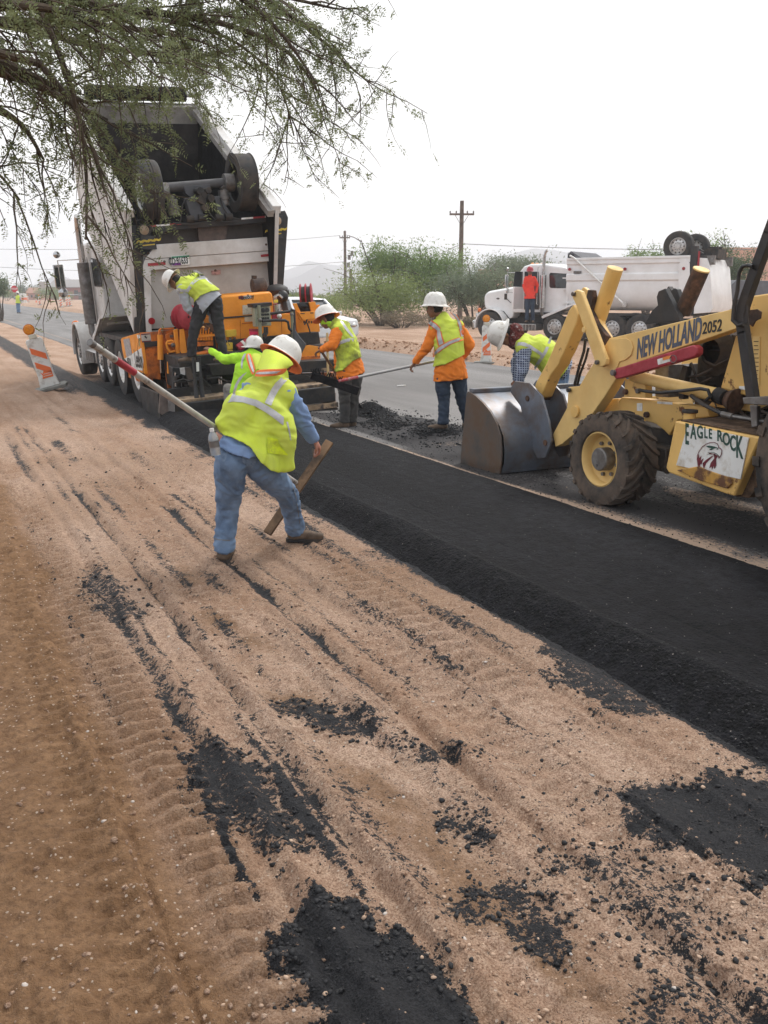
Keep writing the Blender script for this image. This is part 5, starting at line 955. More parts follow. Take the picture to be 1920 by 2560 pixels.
MB().tube([py(a,b,yc_-0.12) for a,b in ((985,386),(1060,380),(1120,381),(1138,392),(1145,430),(1160,445))], 0.022, 8).build('handrail', black, PV); MB().tube([py(a,b,yc_-0.05) for a,b in ((1155,318),(1172,322),(1176,400),(1172,520))], 0.026, 8).build('handrail', black, PV)
MB().tube([py(a,b,yc_-0.02) for a,b in ((1000,420),(1000,455),(985,475))], 0.02, 8).tube([py(a,b,yc_-0.02) for a,b in ((1012,420),(1014,455),(1000,485))], 0.02, 8).build('cable', black, PV)
um = MB().prism([(p.x, p.z) for p in [py(a,b,-0.6) for a,b in ((1168,390),(1180,440),(1205,478),(1243,522),(1238,535),(1215,580),(1200,610),(1186,575),(1178,520),(1166,480))]], 1, -0.64, -0.58).build('folded_tarp', M('grey_cloth', (0.085,0.085,0.092), 0.9, var=0.15, bump=0.2, bscale=12), PV, bevel=0.02)
MB().tube([py(a,b,-0.6) for a,b in ((1200,605),(1205,640),(1220,700),(1232,760))], 0.007, 6).build('cord', black, PV)
yel_b = M('yellow_box', (0.70, 0.47, 0.04), 0.5, var=0.12, scale=8)
pY([(773,440),(832,436),(834,474),(778,482)], -0.12, -0.02, yel_b, 'junction_box', bev=0.006); pY([(776,516),(810,513),(812,550),(780,555)], -0.2, -0.1, yel_b, 'junction_box', bev=0.006); pY([(783,557),(812,555),(812,578),(786,582)], -0.2, -0.1, yel_b, 'junction_box', bev=0.006)
for a in (795, 822): MB().cyl(py(a,482,-0.06), py(a+1,500,-0.06), 0.02, n=10).build('cable_gland', steel, PV)
MB().bar(py(775,500,-0.2), py(793,530,-0.2), 0.01, 0.01).build('rod', chrome, PV)
# deck and beams
pY([(770,500),(1165,462),(1320,450),(1330,520),(1165,530),(770,575)], -0.10, 0.2, sooty, 'deck_band'); pY([(770,575),(1190,540),(1190,620),(700,650)], -0.05, 0.1, sooty, 'deck_band')
p = py(1062,494,-0.11); text('deck_print', 'BOOST', steel, PV, basis(p, (1,0,0.06), (0,0,1)), 0.06, 0.8)
pY([(1185,540),(1270,528),(1330,538),(1330,625),(1190,630)], -0.16, -0.11, orange, 'side_beam'); pY([(1180,600),(1330,590),(1330,628),(1180,632)], -0.2, -0.165, orange_d, 'side_beam')
for a, b in ((1298,628-0),(0,0)): pass
MB().cyl(py(1188,552,-0.165), py(1188,552,-0.18), 0.02, n=10).cyl(py(1200,551,-0.165), py(1200,551,-0.18), 0.02, n=10).build('bolt_head', inkb, PV)
pY([(1205,626),(1425,612),(1430,684),(1205,692)], -0.62, -0.30, sooty, 'walkway', bev=0.01); pY([(1335,664),(1420,660),(1420,678),(1335,682)], -0.628, -0.622, plank, 'walkway_label', bev=0)
pY([(668,645),(860,630),(880,640),(880,700),(690,712)], -0.62, -0.25, sooty, 'walkway', bev=0.01); pY([(575,585),(700,560),(760,600),(700,660),(570,650)], -0.35, -0.1, orange_d, 'lower_frame')
pY([(1150,705),(1330,692),(1430,690),(1430,730),(1150,735)], -0.45, -0.3, orange_d, 'cross_tube'); pY([(520,650),(700,650),(720,755),(520,760)], -0.3, -0.2, orange_d, 'cross_tube')
pY([(600,610),(715,600),(720,622),(605,634)], -0.37, -0.352, orange, 'step_front'); pY([(612,614),(655,610),(656,628),(614,632)], -0.378, -0.371, whitep, 'step_label', bev=0)
# operator platform
opz = PF.z; bp_ = py(480, 656, -0.35); MB().box(bp_.x-0.04, bp_.x+0.62, -0.42, 0.05, bp_.z-0.07, bp_.z-0.005).build('platform', sooty, PV, bevel=0.01)
MB().bar(py(548,592,-0.38), py(640,586,-0.38), 0.02, 0.02).build('platform_rail', chrome, PV)
# screed
ys_ = -1.12
def zz(a, b, y=ys_): return py(a, b, y).z
xl, xr = py(462, 900, ys_).x, py(1428, 900, ys_).x
MB().box(xl+0.02, xr, ys_+0.02, ys_+0.55, zz(900, 975)+0.12, zz(900, 975)+0.36).build('screed_box', sooty, PV, bevel=0.015)
MB().box(xl, xr+0.02, ys_-0.02, ys_+0.10, zz(900, 1000)+0.09, zz(900, 1000)+0.17).build('screed_board', plank, PV, bevel=0.006)
MB().box(xl, xr+0.02, ys_-0.01, ys_+0.5, zz(900, 1003)-0.03, zz(900, 1003)+0.085).build('screed_plate', sooty, PV, bevel=0.006)
MB().box(xl+0.1, xr-0.02, ys_+0.10, ys_+0.50, zz(900, 812)-0.06, zz(900, 812)-0.005).build('screed_walkway', plank, PV, bevel=0.006)
MB().box(xl+0.05, xr-0.02, ys_+0.5, ys_+0.6, zz(900, 812)-0.2, zz(900, 812)+0.12).build('screed_beam', sooty, PV)
MB().box(py(700,935,ys_).x, py(752,935,ys_).x, ys_-0.05, ys_-0.022, zz(700,955), zz(700,925)).build('yellow_marker', yel_b, PV)
pY([(380,790),(420,800),(444,975),(376,930)], ys_+0.05, ys_+0.12, M('scraped_end_plate', (0.19,0.15,0.13), 0.55, 0.3, var=0.2, scale=9), 'end_gate'); pY([(424,815),(468,850),(470,988),(434,962)], ys_-0.02, ys_+0.03, M('scraped_end_plate2', (0.22,0.20,0.19), 0.5, 0.3, var=0.2, scale=9), 'end_gate')
MB().box(py(380,900,ys_+.1).x-0.01, py(380,900,ys_+.1).x+0.03, ys_+0.1, ys_+1.3, 0.02, 0.42).build('side_plate', sooty, PV)
for a in (610, 575): MB().tube([py(a,600,-0.9), py(a+8,700,-0.9), py(a+18,800,-0.95), py(a+28,930,-1.0)], [0.022,0.022,0.034,0.034], 10).build('crank_post', black, PV)
pY([(594,630),(610,629),(612,683),(596,685)], -0.93, -0.925, whitep, 'post_label', bev=0)
pY([(528,660),(560,662),(592,760),(602,900),(575,880),(556,790)], -0.6, -0.55, M('brown_steel', (0.10,0.075,0.062), 0.6, var=0.2), 'chute_plate')
pY([(452,662),(500,660),(505,790),(460,790)], -0.5, -0.4, sooty, 'step_post'); pY([(497,664),(527,660),(529,706),(502,700)], -0.52, -0.505, whitep, 'step_label', bev=0); MB().tube([py(470,690,-0.52), py(472,775,-0.52)], 0.012, 8).build('gauge_rod', chrome, PV)
for a in (730, 742): MB().cyl(py(a,715,-0.7), py(a,760,-0.7), 0.014, n=8).build('bolt', chrome, PV)
mb = MB(); rg = random.Random(4)
for i in range(60):
    a = rg.uniform(440, 1400); b = rg.uniform(700, 850); p = py(a, b, -0.55); s_ = rg.uniform(0.02, 0.07); mb.box(p.x-s_, p.x+s_, p.y-0.05, p.y+0.1, p.z-s_*0.7, p.z+s_*0.7)
for i in range(10):
    a = rg.uniform(450, 1350); p = py(a, rg.uniform(700, 760), -0.7); q = py(a+rg.uniform(40, 120), rg.uniform(740, 800), -0.7); mb.tube([p, (p+q)/2+Vector((0,-0.05,0.05)), q], 0.014, 6)
tag(mb.build('screed_linkage', sooty, PV), kind='stuff')
pY([(1440,880),(1545,850),(1590,885),(1560,960),(1470,950)], ys_+0.3, ys_+0.4, plank, 'end_gate', c=P2) if False else None
# loose things on the paver
ex = MB().cyl(py(840,548,-0.2), py(902,505,-0.2), 0.062, n=18).build('fire_extinguisher', redp, None, bevel=0.01); ex.matrix_world = PF.M; tag(ex, 'red fire extinguisher lying on the deck of the orange paver', 'extinguisher')
MB().cyl(py(900,506,-0.2), py(915,496,-0.2), 0.02, n=10).build('nozzle', black, ex); MB().cyl(py(868,528,-0.2), py(880,520,-0.2), 0.0635, n=18).build('label', whitep, ex)
cpo = MB().cyl(py(936,486,-0.25), py(934,446,-0.25), 0.062, 0.070, n=18).build('drink_cooler', M('pink_plastic', (0.85, 0.04, 0.13), 0.35), None, bevel=0.006); cpo.matrix_world = PF.M; tag(cpo, 'bright pink drink cooler on the deck of the paver', 'cooler')
MB().cyl(py(934,446,-0.25), py(934,432,-0.25), 0.072, n=18).build('lid', redp, cpo); MB().cyl(py(942,486,-0.33), py(942,466,-0.33), 0.04, n=14).build('grey_sleeve', steel, cpo)
# ------------------------------------------------------------------ people
skin_m = M('brown_skin', (0.26, 0.125, 0.072), 0.55, var=0.1, scale=20, sub=0.1)
skin_r = M('sunburnt_skin', (0.40, 0.165, 0.105), 0.55, var=0.12, scale=20, sub=0.1)
hair_m = M('dark_hair', (0.015, 0.012, 0.010), 0.7, bump=0.5, bscale=120)
hat_m = M('hard_hat_shell', (0.74, 0.72, 0.67), 0.32, var=0.03, scale=8, dirt=(0.50, 0.46, 0.40), damt=0.33, dscale=12, dsoft=0.08, coat=0.2)
hiviz = M('lime_vest_cloth', (0.66, 0.80, 0.055), 0.8, var=0.07, scale=4, bump=0.25, bscale=9, dirt=(0.52, 0.60, 0.12), damt=0.42, dscale=3, dsoft=0.2)
hiviz_d = M('soiled_lime_cloth', (0.60, 0.72, 0.07), 0.8, var=0.08, scale=5, bump=0.2, bscale=9, dirt=(0.20, 0.22, 0.045), damt=0.42, dscale=6, dsoft=0.12)
lime_sh = M('lime_shirt_cloth', (0.46, 0.84, 0.035), 0.8, var=0.08, scale=5, bump=0.3, bscale=14)
silver = M('reflective_tape', (0.56, 0.56, 0.57), 0.4, 0.15, var=0.08, scale=10, dirt=(0.42, 0.42, 0.43), damt=0.42, dscale=12, dsoft=0.1)
orange_t = M('orange_trim', (0.90, 0.20, 0.05), 0.7, var=0.06)
orange_s = M('orange_shirt_cloth', (0.88, 0.23, 0.02), 0.85, var=0.08, scale=5, bump=0.3, bscale=12)
red_s = M('red_orange_shirt', (0.80, 0.055, 0.03), 0.85, var=0.08, scale=5, bump=0.3, bscale=12)
chambray = M('pale_blue_shirt', (0.23, 0.34, 0.56), 0.85, var=0.10, scale=6, bump=0.35, bscale=14, dirt=(0.16, 0.25, 0.44), damt=0.4, dscale=6, dsoft=0.15)
denim = M('faded_denim', (0.115, 0.19, 0.32), 0.9, var=0.2, scale=5, bump=0.4, bscale=16, dirt=(0.20, 0.29, 0.42), damt=0.45, dscale=5, dsoft=0.18)
denim_d = M('dark_denim', (0.028, 0.045, 0.078), 0.9, var=0.2, scale=6, bump=0.4, bscale=14, dirt=(0.05, 0.07, 0.10), damt=0.4, dscale=5, dsoft=0.15)
grey_p = M('charcoal_work_trousers', (0.060, 0.058, 0.056), 0.9, var=0.2, scale=6, bump=0.4, bscale=14, dirt=(0.11, 0.10, 0.09), damt=0.42, dscale=5, dsoft=0.15)
black_p = M('black_trousers', (0.022, 0.022, 0.025), 0.85, var=0.2, scale=6, bump=0.4, bscale=14, dirt=(0.05, 0.05, 0.052), damt=0.35, dscale=6, dsoft=0.15)
greysh = M('light_grey_shirt', (0.40, 0.42, 0.46), 0.85, var=0.08, scale=6, bump=0.3, bscale=14)
khaki = M('dusty_light_trousers', (0.26, 0.24, 0.22), 0.9, var=0.15, scale=6, bump=0.3, bscale=14)
boot_m = M('dusty_boot_leather', (0.105, 0.066, 0.040), 0.75, var=0.2, scale=8, bump=0.2, dirt=(0.18, 0.125, 0.085), damt=0.45, dscale=8, dsoft=0.12)
def plaid_mat():
    m = bpy.data.materials.new('blue_plaid_cloth'); m.use_nodes = True; t = m.node_tree; n = t.nodes; L = t.links.new; b = n['Principled BSDF']; b.inputs['Roughness'].default_value = 0.9
    tc = n.new('ShaderNodeTexCoord'); sp = n.new('ShaderNodeSeparateXYZ'); L(tc.outputs['Object'], sp.inputs[0]); prev = None
    for o_ in ('X', 'Z'):
        a = n.new('ShaderNodeMath'); a.operation = 'MULTIPLY'; L(sp.outputs[o_], a.inputs[0]); a.inputs[1].default_value = 38
        f = n.new('ShaderNodeMath'); f.operation = 'FRACT'; L(a.outputs[0], f.inputs[0]); g = n.new('ShaderNodeMath'); g.operation = 'GREATER_THAN'; L(f.outputs[0], g.inputs[0]); g.inputs[1].default_value = 0.68
        if prev is None: prev = g
        else:
            s_ = n.new('ShaderNodeMath'); s_.operation = 'MAXIMUM'; L(prev.outputs[0], s_.inputs[0]); L(g.outputs[0], s_.inputs[1]); prev = s_
    x = n.new('ShaderNodeMix'); x.data_type = 'RGBA'; L(prev.outputs[0], x.inputs['Factor']); x.inputs['A'].default_value = (0.03, 0.045, 0.10, 1); x.inputs['B'].default_value = (0.32, 0.36, 0.44, 1); L(x.outputs['Result'], b.inputs['Base Color']); return m
plaid = plaid_mat()
bandana = M('maroon_bandana', (0.13, 0.022, 0.018), 0.85, var=0.3, scale=18, dirt=(0.42, 0.36, 0.34), damt=0.30, dscale=26, dsoft=0.05)

def remeshed(mb, vox, it=4, fac=0.6, ncloth=0.0, nscale=7.0, seed=0.0, axis=None):
    me = bpy.data.meshes.new('t'); me.from_pydata(mb.v, [], mb.f); o = bpy.data.objects.new('t', me); C.objects.link(o)
    r = o.modifiers.new('r', 'REMESH'); r.mode = 'VOXEL'; r.voxel_size = vox; r.adaptivity = 0
    s = o.modifiers.new('s', 'SMOOTH'); s.iterations = it; s.factor = fac
    dg = bpy.context.evaluated_depsgraph_get(); out = bpy.data.meshes.new_from_object(o.evaluated_get(dg)); bpy.data.objects.remove(o); bpy.data.meshes.remove(me)
    if ncloth:
        n = len(out.vertices); co = np.empty(n*3, np.float32); out.vertices.foreach_get('co', co); co = co.reshape(-1, 3); nr_ = np.empty(n*3, np.float32); out.vertices.foreach_get('normal', nr_); nr_ = nr_.reshape(-1, 3)
        a = Vector(axis) if axis else Vector((0.4, 0.2, 1)); a.normalize(); d = np.empty(n)
        for i in range(n):
            p = Vector(co[i]); q = p+a*(p.dot(a)*0.9); w_ = noise.noise(q*nscale*0.5+Vector((seed, 3, 1)))
            f_ = noise.noise(q*nscale+Vector((seed+w_*1.2, 0, w_*2))); g_ = noise.noise(q*nscale*1.9+Vector((7, seed, w_*2))); d[i] = (0.9-abs(f_)*3.2)*0.8+(0.5-abs(g_)*2.4)*0.35+w_*0.8
        co = co+nr_*(d*ncloth)[:, None]; out.vertices.foreach_set('co', co.astype(np.float32).ravel())
    out.polygons.foreach_set('use_smooth', [True]*len(out.polygons)); out.update(); return out
def rc(mb, p0, p1, r0, r1, n=14, fl=None):
    """rounded cone; fl=(dir, factor) squashes it along a direction"""
    p0 = Vector(p0); p1 = Vector(p1)
    if (p1-p0).length < 1e-4: p1 = p0+Vector((0, 0, 1e-3))
    k = len(mb.v); a, b, d = orth(p1-p0); rings = []
    for q in (-0.95, -0.75, -0.4, 0): rings.append((p0+d*(q*r0), r0*math.sqrt(max(0.02, 1-q*q))))
    for q in (0, 0.4, 0.75, 0.95): rings.append((p1+d*(q*r1), r1*math.sqrt(max(0.02, 1-q*q))))
    v = []
    for c_, r_ in rings:
        for i in range(n):
            t = 2*math.pi*i/n; v.append(c_+a*(r_*math.cos(t))+b*(r_*math.sin(t)))
    if fl:
        u = Vector(fl[0]).normalized(); v = [p-u*((p-p0-(p1-p0)*max(0, min(1, (p-p0).dot(p1-p0)/(p1-p0).length_squared))).dot(u)*(1-fl[1])) for p in v]
    f = [tuple(range(n-1, -1, -1)), tuple(range(7*n, 8*n))]
    for j in range(7):
        for i in range(n): f.append((j*n+i, j*n+(i+1) % n, (j+1)*n+(i+1) % n, (j+1)*n+i))
    mb.add(v, f)
def loft(mb, rings, n=20):
    """rings: (centre, lateral, depth) vectors scaled to half sizes; closed ends"""
    v = []; 
    def ring(c_, L_, D_, s_=1.0): return [c_+L_*(s_*math.cos(2*math.pi*i/n))+D_*(s_*math.sin(2*math.pi*i/n)) for i in range(n)]
    R2 = []
    c0, l0, d0 = rings[0]; ax = (rings[1][0]-c0).normalized(); e_ = d0.length*0.5; R2 += [(c0-ax*e_*0.9, 0.45, l0, d0), (c0-ax*e_*0.55, 0.8, l0, d0)]
    for c_, l_, d_ in rings: R2.append((c_, 1, l_, d_))
    c1, l1, d1 = rings[-1]; ax = (c1-rings[-2][0]).normalized(); e_ = d1.length*0.5; R2 += [(c1+ax*e_*0.55, 0.8, l1, d1), (c1+ax*e_*0.9, 0.45, l1, d1)]
    for c_, s_, l_, d_ in R2: v += ring(c_, l_, d_, s_)
    m_ = len(R2); f = [tuple(range(n-1, -1, -1)), tuple(range((m_-1)*n, m_*n))]
    for j in range(m_-1):
        for i in range(n): f.append((j*n+i, j*n+(i+1) % n, (j+1)*n+(i+1) % n, (j+1)*n+i))
    mb.add(v, f)
def mesh_obj(name, me, mat, parent): me.name = name; me.materials.clear(); me.materials.append(mat); return link(bpy.data.objects.new(name, me), parent)
def hand(mb, w, el, s=1.0, curl=0.6, palm_n=None, spread=0.0):
    """a palm and five bent fingers leaving wrist w, away from elbow el"""
    w = Vector(w); d = (w-Vector(el)).normalized(); pn = Vector(palm_n or (0, 0, -1)); pn = (pn-d*pn.dot(d)).normalized(); lat = d.cross(pn)
    c_ = w+d*0.045*s; loft(mb, [(w-d*0.01, lat*0.026*s, pn*0.020*s), (c_, lat*0.040*s, pn*0.017*s), (w+d*0.088*s, lat*0.042*s, pn*0.014*s)], 12)
    for i, (o_, L_) in enumerate(((-0.031, 0.066), (-0.0105, 0.076), (0.0105, 0.072), (0.031, 0.056))):
        p = w+d*0.085*s+lat*(o_*s*(1+spread)); q = d.copy(); a = curl*0.55
        for seg in (0.45, 0.32, 0.23):
            q = (q*math.cos(a)+pn*math.sin(a)).normalized(); a = curl*0.95 if seg == 0.45 else curl*0.8
            n_ = p+q*(L_*seg*s*1.1); rc(mb, p, n_, 0.0092*s, 0.0085*s, 8); p = n_; q = (q*math.cos(a)+(pn-q*pn.dot(q)).normalized()*math.sin(a)).normalized() if (pn-q*pn.dot(q)).length > 1e-3 else q
    p = w+d*0.028*s-lat*0.030*s; q = (d*0.6-lat*0.65+pn*0.35).normalized(); n_ = p+q*0.042*s; rc(mb, p, n_, 0.0125*s, 0.0105*s, 8); rc(mb, n_, n_+(d*0.75+pn*0.5+lat*0.15).normalized()*0.034*s, 0.0105*s, 0.0085*s, 8)
def head(mb, c, face, up, s=1.0):
    """c: centre of skull; face: gaze direction; up: crown direction"""
    c = Vector(c); f = Vector(face).normalized(); u = Vector(up); u = (u-f*u.dot(f)).normalized(); l = u.cross(f)
    Q = Matrix((l, f, u)).transposed()
    def el(o_, r_, n=16, m=12):
        t = MB(); t.ball((0,0,0), r_, n, m); mb.add([c+Q @ (Vector(v)+Vector(o_)) for v in t.v], t.f)
    el((0, -0.012*s, 0.03*s), (0.075*s, 0.095*s, 0.088*s)); el((0, 0.022*s, -0.03*s), (0.062*s, 0.072*s, 0.075*s)); el((0, 0.042*s, -0.075*s), (0.046*s, 0.044*s, 0.034*s))
    el((0, 0.098*s, -0.018*s), (0.014*s, 0.020*s, 0.026*s), 10, 8); el((0, 0.088*s, -0.052*s), (0.025*s, 0.010*s, 0.008*s), 10, 6); el((0, 0.080*s, 0.02*s), (0.05*s, 0.013*s, 0.012*s), 10, 6)
    for q in (-1, 1): el((q*0.077*s, -0.005*s, -0.012*s), (0.010*s, 0.020*s, 0.032*s), 8, 8)
    return Q
def hard_hat(parent, c, up, front, s=1.0, brim=True, under=None, mat=None):
    c = Vector(c); u = Vector(up).normalized(); f = Vector(front); f = (f-u*f.dot(u)).normalized(); l = u.cross(f).normalized(); n = 36; mb = MB(); v = []; Rr = []
    prof = [(0.02, 0.150), (0.055, 0.143), (0.085, 0.122), (0.105, 0.092), (0.115, 0.058), (0.121, 0.022), (0.123, 0.004), (0.128, 0.0)]
    for (r_, h_) in prof:
        for i in range(n):
            t = 2*math.pi*i/n; k = 1+0.10*abs(math.cos(t))**2; ridge = 0.006*max(0, 1-abs(math.sin(t))*7)*(1 if r_ < 0.12 else 0)
            v.append(c+(f*(math.cos(t)*r_*k*1.08)+l*(math.sin(t)*r_*0.98)+u*(h_+ridge))*s)
    br = [(0.150, -0.006), (0.172, -0.014), (0.173, -0.019), (0.150, -0.012), (0.122, -0.006), (0.115, 0.02), (0.09, 0.09), (0.03, 0.135)] 
    for j, (r_, h_) in enumerate(br):
        for i in range(n):
            t = 2*math.pi*i/n; ct = math.cos(t)
            if brim: ex = 1+0.08*ct*ct
            else: ex = 1 if j > 3 else (1+0.15*max(0, ct)**1.5 if ct > 0 else 1)*(0.128/r_*(1-max(0, ct))+max(0, ct)*1.05)
            v.append(c+(f*(ct*r_*ex)+l*(math.sin(t)*r_*ex)+u*(h_-0.008*abs(ct)*(j < 4)))*s)
    m_ = len(prof)+len(br); fs = []; mi = []
    for j in range(m_-1):
        for i in range(n): fs.append((j*n+i, j*n+(i+1) % n, (j+1)*n+(i+1) % n, (j+1)*n+i)); mi.append(1 if j >= len(prof)+1 else 0)
    fs.append(tuple(range(n-1, -1, -1))); mi.append(0); fs.append(tuple(range((m_-1)*n, m_*n))); mi.append(1)
    mb.add(v, fs); mb.mi = mi; return mb.build('hard_hat', [mat or hat_m, under or mat or hat_m], parent, smooth=45)
def drape(name, px, F, bvh, mat, parent, off=0.006, sub=10, thick=0.004, dirv=None):
    """a strip or patch given by outline corners (left/right rails) laid on a garment from the viewer's side and given thickness"""
    A, B = px; vs = []; k = len(A)
    def samp(P, t):
        t = t*(len(P)-1); i = min(int(t), len(P)-2); f = t-i; return (P[i][0]*(1-f)+P[i+1][0]*f, P[i][1]*(1-f)+P[i+1][1]*f)
    nu, nv = sub, 3; last = None; o_ = F.I @ Vector((0, 0, EYE)); grid = []
    for i in range(nu+1):
        row = []
        for j in range(nv+1):
            a = samp(A, i/nu); b = samp(B, i/nu); t = j/nv; u_, v_ = a[0]*(1-t)+b[0]*t, a[1]*(1-t)+b[1]*t
            d = (F.I.to_3x3() @ ray(u_, v_)).normalized(); h_ = bvh.ray_cast(o_, d)
            row.append((o_, d, h_[3] if h_[0] is not None else None, h_[1]))
        grid.append(row)
    ds = [r_[2] for row in grid for r_ in row if r_[2]]
    if not ds: return None
    md = sorted(ds)[len(ds)//2]
    for row in grid:
        for (o2, d, t, nn) in row:
            if t is None or abs(t-md) > 0.6: t = last or md
            last = t; vs.append(o2+d*(t-off))
    n_ = len(vs); bk = [Vector(v)+Vector((0, thick, 0)) for v in vs]; W_ = nv+1; fs = []
    for i in range(nu):
        for j in range(nv): fs.append((i*W_+j, i*W_+j+1, (i+1)*W_+j+1, (i+1)*W_+j)); fs.append((n_+i*W_+j, n_+(i+1)*W_+j, n_+(i+1)*W_+j+1, n_+i*W_+j+1))
    for i in range(nu): fs.append((i*W_, (i+1)*W_, n_+(i+1)*W_, n_+i*W_)); fs.append((i*W_+nv, n_+i*W_+nv, n_+(i+1)*W_+nv, (i+1)*W_+nv))
    return MB().add(vs, fs).build(name, mat, parent, smooth=60)
def person(label, foot, D, J, look, cols, fat=1.0, tilt=None, hem=None, hat=True, hat_up=None, hat_under=None, hat_front=None, head_r=1.0, group=None, vox=0.011, long_sleeve=True, shirt_drop=0.10, brim=True, handsN=(None, None), curl=(0.9, 0.9), seed=1.0, M0=None, shirt_w=1.0, leg_w=1.0, boots_dir=None, boot_mat=None, belly=1.0, hat_mat=None, vest_hem=None, cutpx=None, shirtpx=None):
    """D: depth of the standing point (m). J: joint name -> (u, v, extra depth). Local frame: x right, y away, z up."""
    n_ = Vector((math.sin(YAW), math.cos(YAW), 0)); d0 = ray(*foot); t = D/d0.dot(n_); o_ = Vector((0, 0, EYE))+d0*t
    F = Fr(o_, -YAW); K = {k: F.y(v[0], v[1], v[2]) for k, v in J.items()}
    P = thing('person', label, 'person', F.M, group); F.P = P; F.K = K
    hl, hr, sl_, sr = K['hipL'], K['hipR'], K['shL'], K['shR']; hc = (hl+hr)/2; scn = (sl_+sr)/2; nk = K['neck']
    spine = (scn-hc).normalized(); latH = (hr-hl).normalized(); latS = (sr-sl_).normalized()
    latH = (latH-spine*latH.dot(spine)); latH = latH.normalized() if latH.length > 0.2 else latS; dep = latH.cross(spine).normalized(); latS = (latS-spine*latS.dot(spine)).normalized(); depS = latS.cross(spine).normalized()
    hw = (hr-hl).length/2; sw = (sr-sl_).length/2
    bend = K.get('mid'); midc = bend if bend is not None else (hc*0.5+scn*0.5)
    def torso(mb, g, lo=0.0, hi=1.0, top=True, sk=1.0, hg=0.0):
        w_ = fat
        R_ = [(hc-spine*lo, latH*(hw+0.075*w_+g+hg), dep*(0.115*w_+g+hg*0.9)), (hc*0.75+midc*0.25, latH*(hw+0.075*w_+g+hg*0.6), dep*(0.118*w_*belly+g+hg*0.3)), (hc*0.3+midc*0.7, (latH+latS)*0.5*(0.155*w_+g), (dep+depS)*0.5*(0.118*w_*belly+g)), (midc*0.5+scn*0.5, latS*(0.165*w_+g), depS*(0.12*w_+g)), (scn-spine*0.05, latS*(sw*0.98*sk+g), depS*(0.105*w_+g)), (scn+spine*0.02, latS*(sw*0.80*sk+g), depS*(0.085*w_+g))]
        loft(mb, R_)
        if top: rc(mb, scn+spine*0.0, nk, 0.085*w_+g, 0.062+g)
    # body
    mb = MB(); torso(mb, -0.05)
    rc(mb, scn, nk, 0.07, 0.055); rc(mb, nk, K['head'], 0.052, 0.055)
    face = Vector(look[0]); upv = Vector(look[1]); Q = head(mb, K['head'], face, upv, head_r)
    for s_ in 'LR':
        rc(mb, K['sh'+s_], K['el'+s_], 0.048, 0.038); rc(mb, K['el'+s_], K['wr'+s_], 0.038, 0.027)
        hand(mb, K['wr'+s_], K['el'+s_], 1.0, curl[0 if s_ == 'L' else 1], handsN[0 if s_ == 'L' else 1])
        rc(mb, K['hip'+s_], K['kn'+s_], 0.054, 0.048); rc(mb, K['kn'+s_], K['an'+s_], 0.050, 0.036)
    body = mesh_obj('body', remeshed(mb, vox*0.90, 2, 0.4), cols['skin'], P)
    # trousers
    mb = MB(); w_ = leg_w
    for s_ in 'LR':
        h_, k_, a_ = K['hip'+s_], K['kn'+s_], K['an'+s_]; rc(mb, h_, h_*0.5+k_*0.5, 0.108*w_, 0.094*w_); rc(mb, h_*0.5+k_*0.5, k_, 0.094*w_, 0.078*w_); m_ = k_*0.35+a_*0.65; e_ = a_*0.90+k_*0.10; rc(mb, k_, m_, 0.077*w_, 0.070*w_); mb.cyl(m_, a_-Vector((0, 0, 0.045)), 0.070*w_, 0.072*w_, 18)
    up_ = (spine+Vector((0, 0, 0.8))).normalized(); loft(mb, [(hc+up_*0.01, latH*(hw+0.055*fat), dep*0.105*fat), (hc+up_*0.07, latH*(hw+0.075*fat), dep*0.118*fat), (hc+spine*0.12, latH*(hw+0.075*fat), dep*0.116*fat)])
    for s_ in 'LR': rc(mb, K['hip'+s_]+up_*0.03-dep*0.02, K['hip'+s_]*0.8+K['kn'+s_]*0.2, 0.100*w_, 0.103*w_)
    tro = mesh_obj('trousers', remeshed(mb, vox, 4, 0.6, 0.0095, 10.0, seed), cols['legs'], P)
    # boots
    for s_ in 'LR':
        a_ = K['an'+s_]; tdir = K['toe'+s_]-a_; tdir.z *= 0.25; tdir.normalize(); mb = MB(); g0 = a_+Vector((0, 0, -0.075)); lat_ = tdir.cross(Vector((0, 0, 1))).normalized()
        rc(mb, a_+Vector((0, 0, 0.02)), g0, 0.050, 0.048); rc(mb, g0-tdir*0.02, g0+tdir*0.10, 0.045, 0.043, fl=((0,0,1), 0.85)); rc(mb, g0+tdir*0.10+Vector((0,0,-0.008)), g0+tdir*0.175+Vector((0,0,-0.010)), 0.045, 0.038, fl=((0,0,1), 0.8))
        bo = mesh_obj('boot', remeshed(mb, 0.012, 3), boot_mat or boot_m, P); mb = MB(); so = []
        for q, hw_ in ((-0.068, 0.018), (-0.055, 0.036), (0.0, 0.036), (0.09, 0.046), (0.16, 0.040), (0.205, 0.018)): so.append((q, hw_))
        ring = [(q, h_) for q, h_ in so]+[(q, -h_) for q, h_ in reversed(so)]; b0 = g0+Vector((0, 0, -0.048)); v = [b0+tdir*q+lat_*h_ for q, h_ in ring]; n2 = len(v); v += [p+Vector((0, 0, 0.024)) for p in v]
        mb.add(v, [tuple(range(n2)), tuple(range(2*n2-1, n2-1, -1))]+[(i, n2+i, n2+(i+1) % n2, (i+1) % n2) for i in range(n2)]); mb.build('sole', rubber, bo)
    # shirt
    mb = MB(); torso(mb, 0.002*shirt_w, shirt_drop, hg=0.042, sk=0.93)
    for s_ in 'LR':
        if ('sh'+s_) in K:
            e2 = K['wr'+s_]*0.94+K['el'+s_]*0.06; rc(mb, K['sh'+s_]-latS*(0.03 if s_ == 'R' else -0.03), K['el'+s_], 0.080*fat, 0.066*fat); rc(mb, K['el'+s_], e2, 0.064*fat, 0.043)
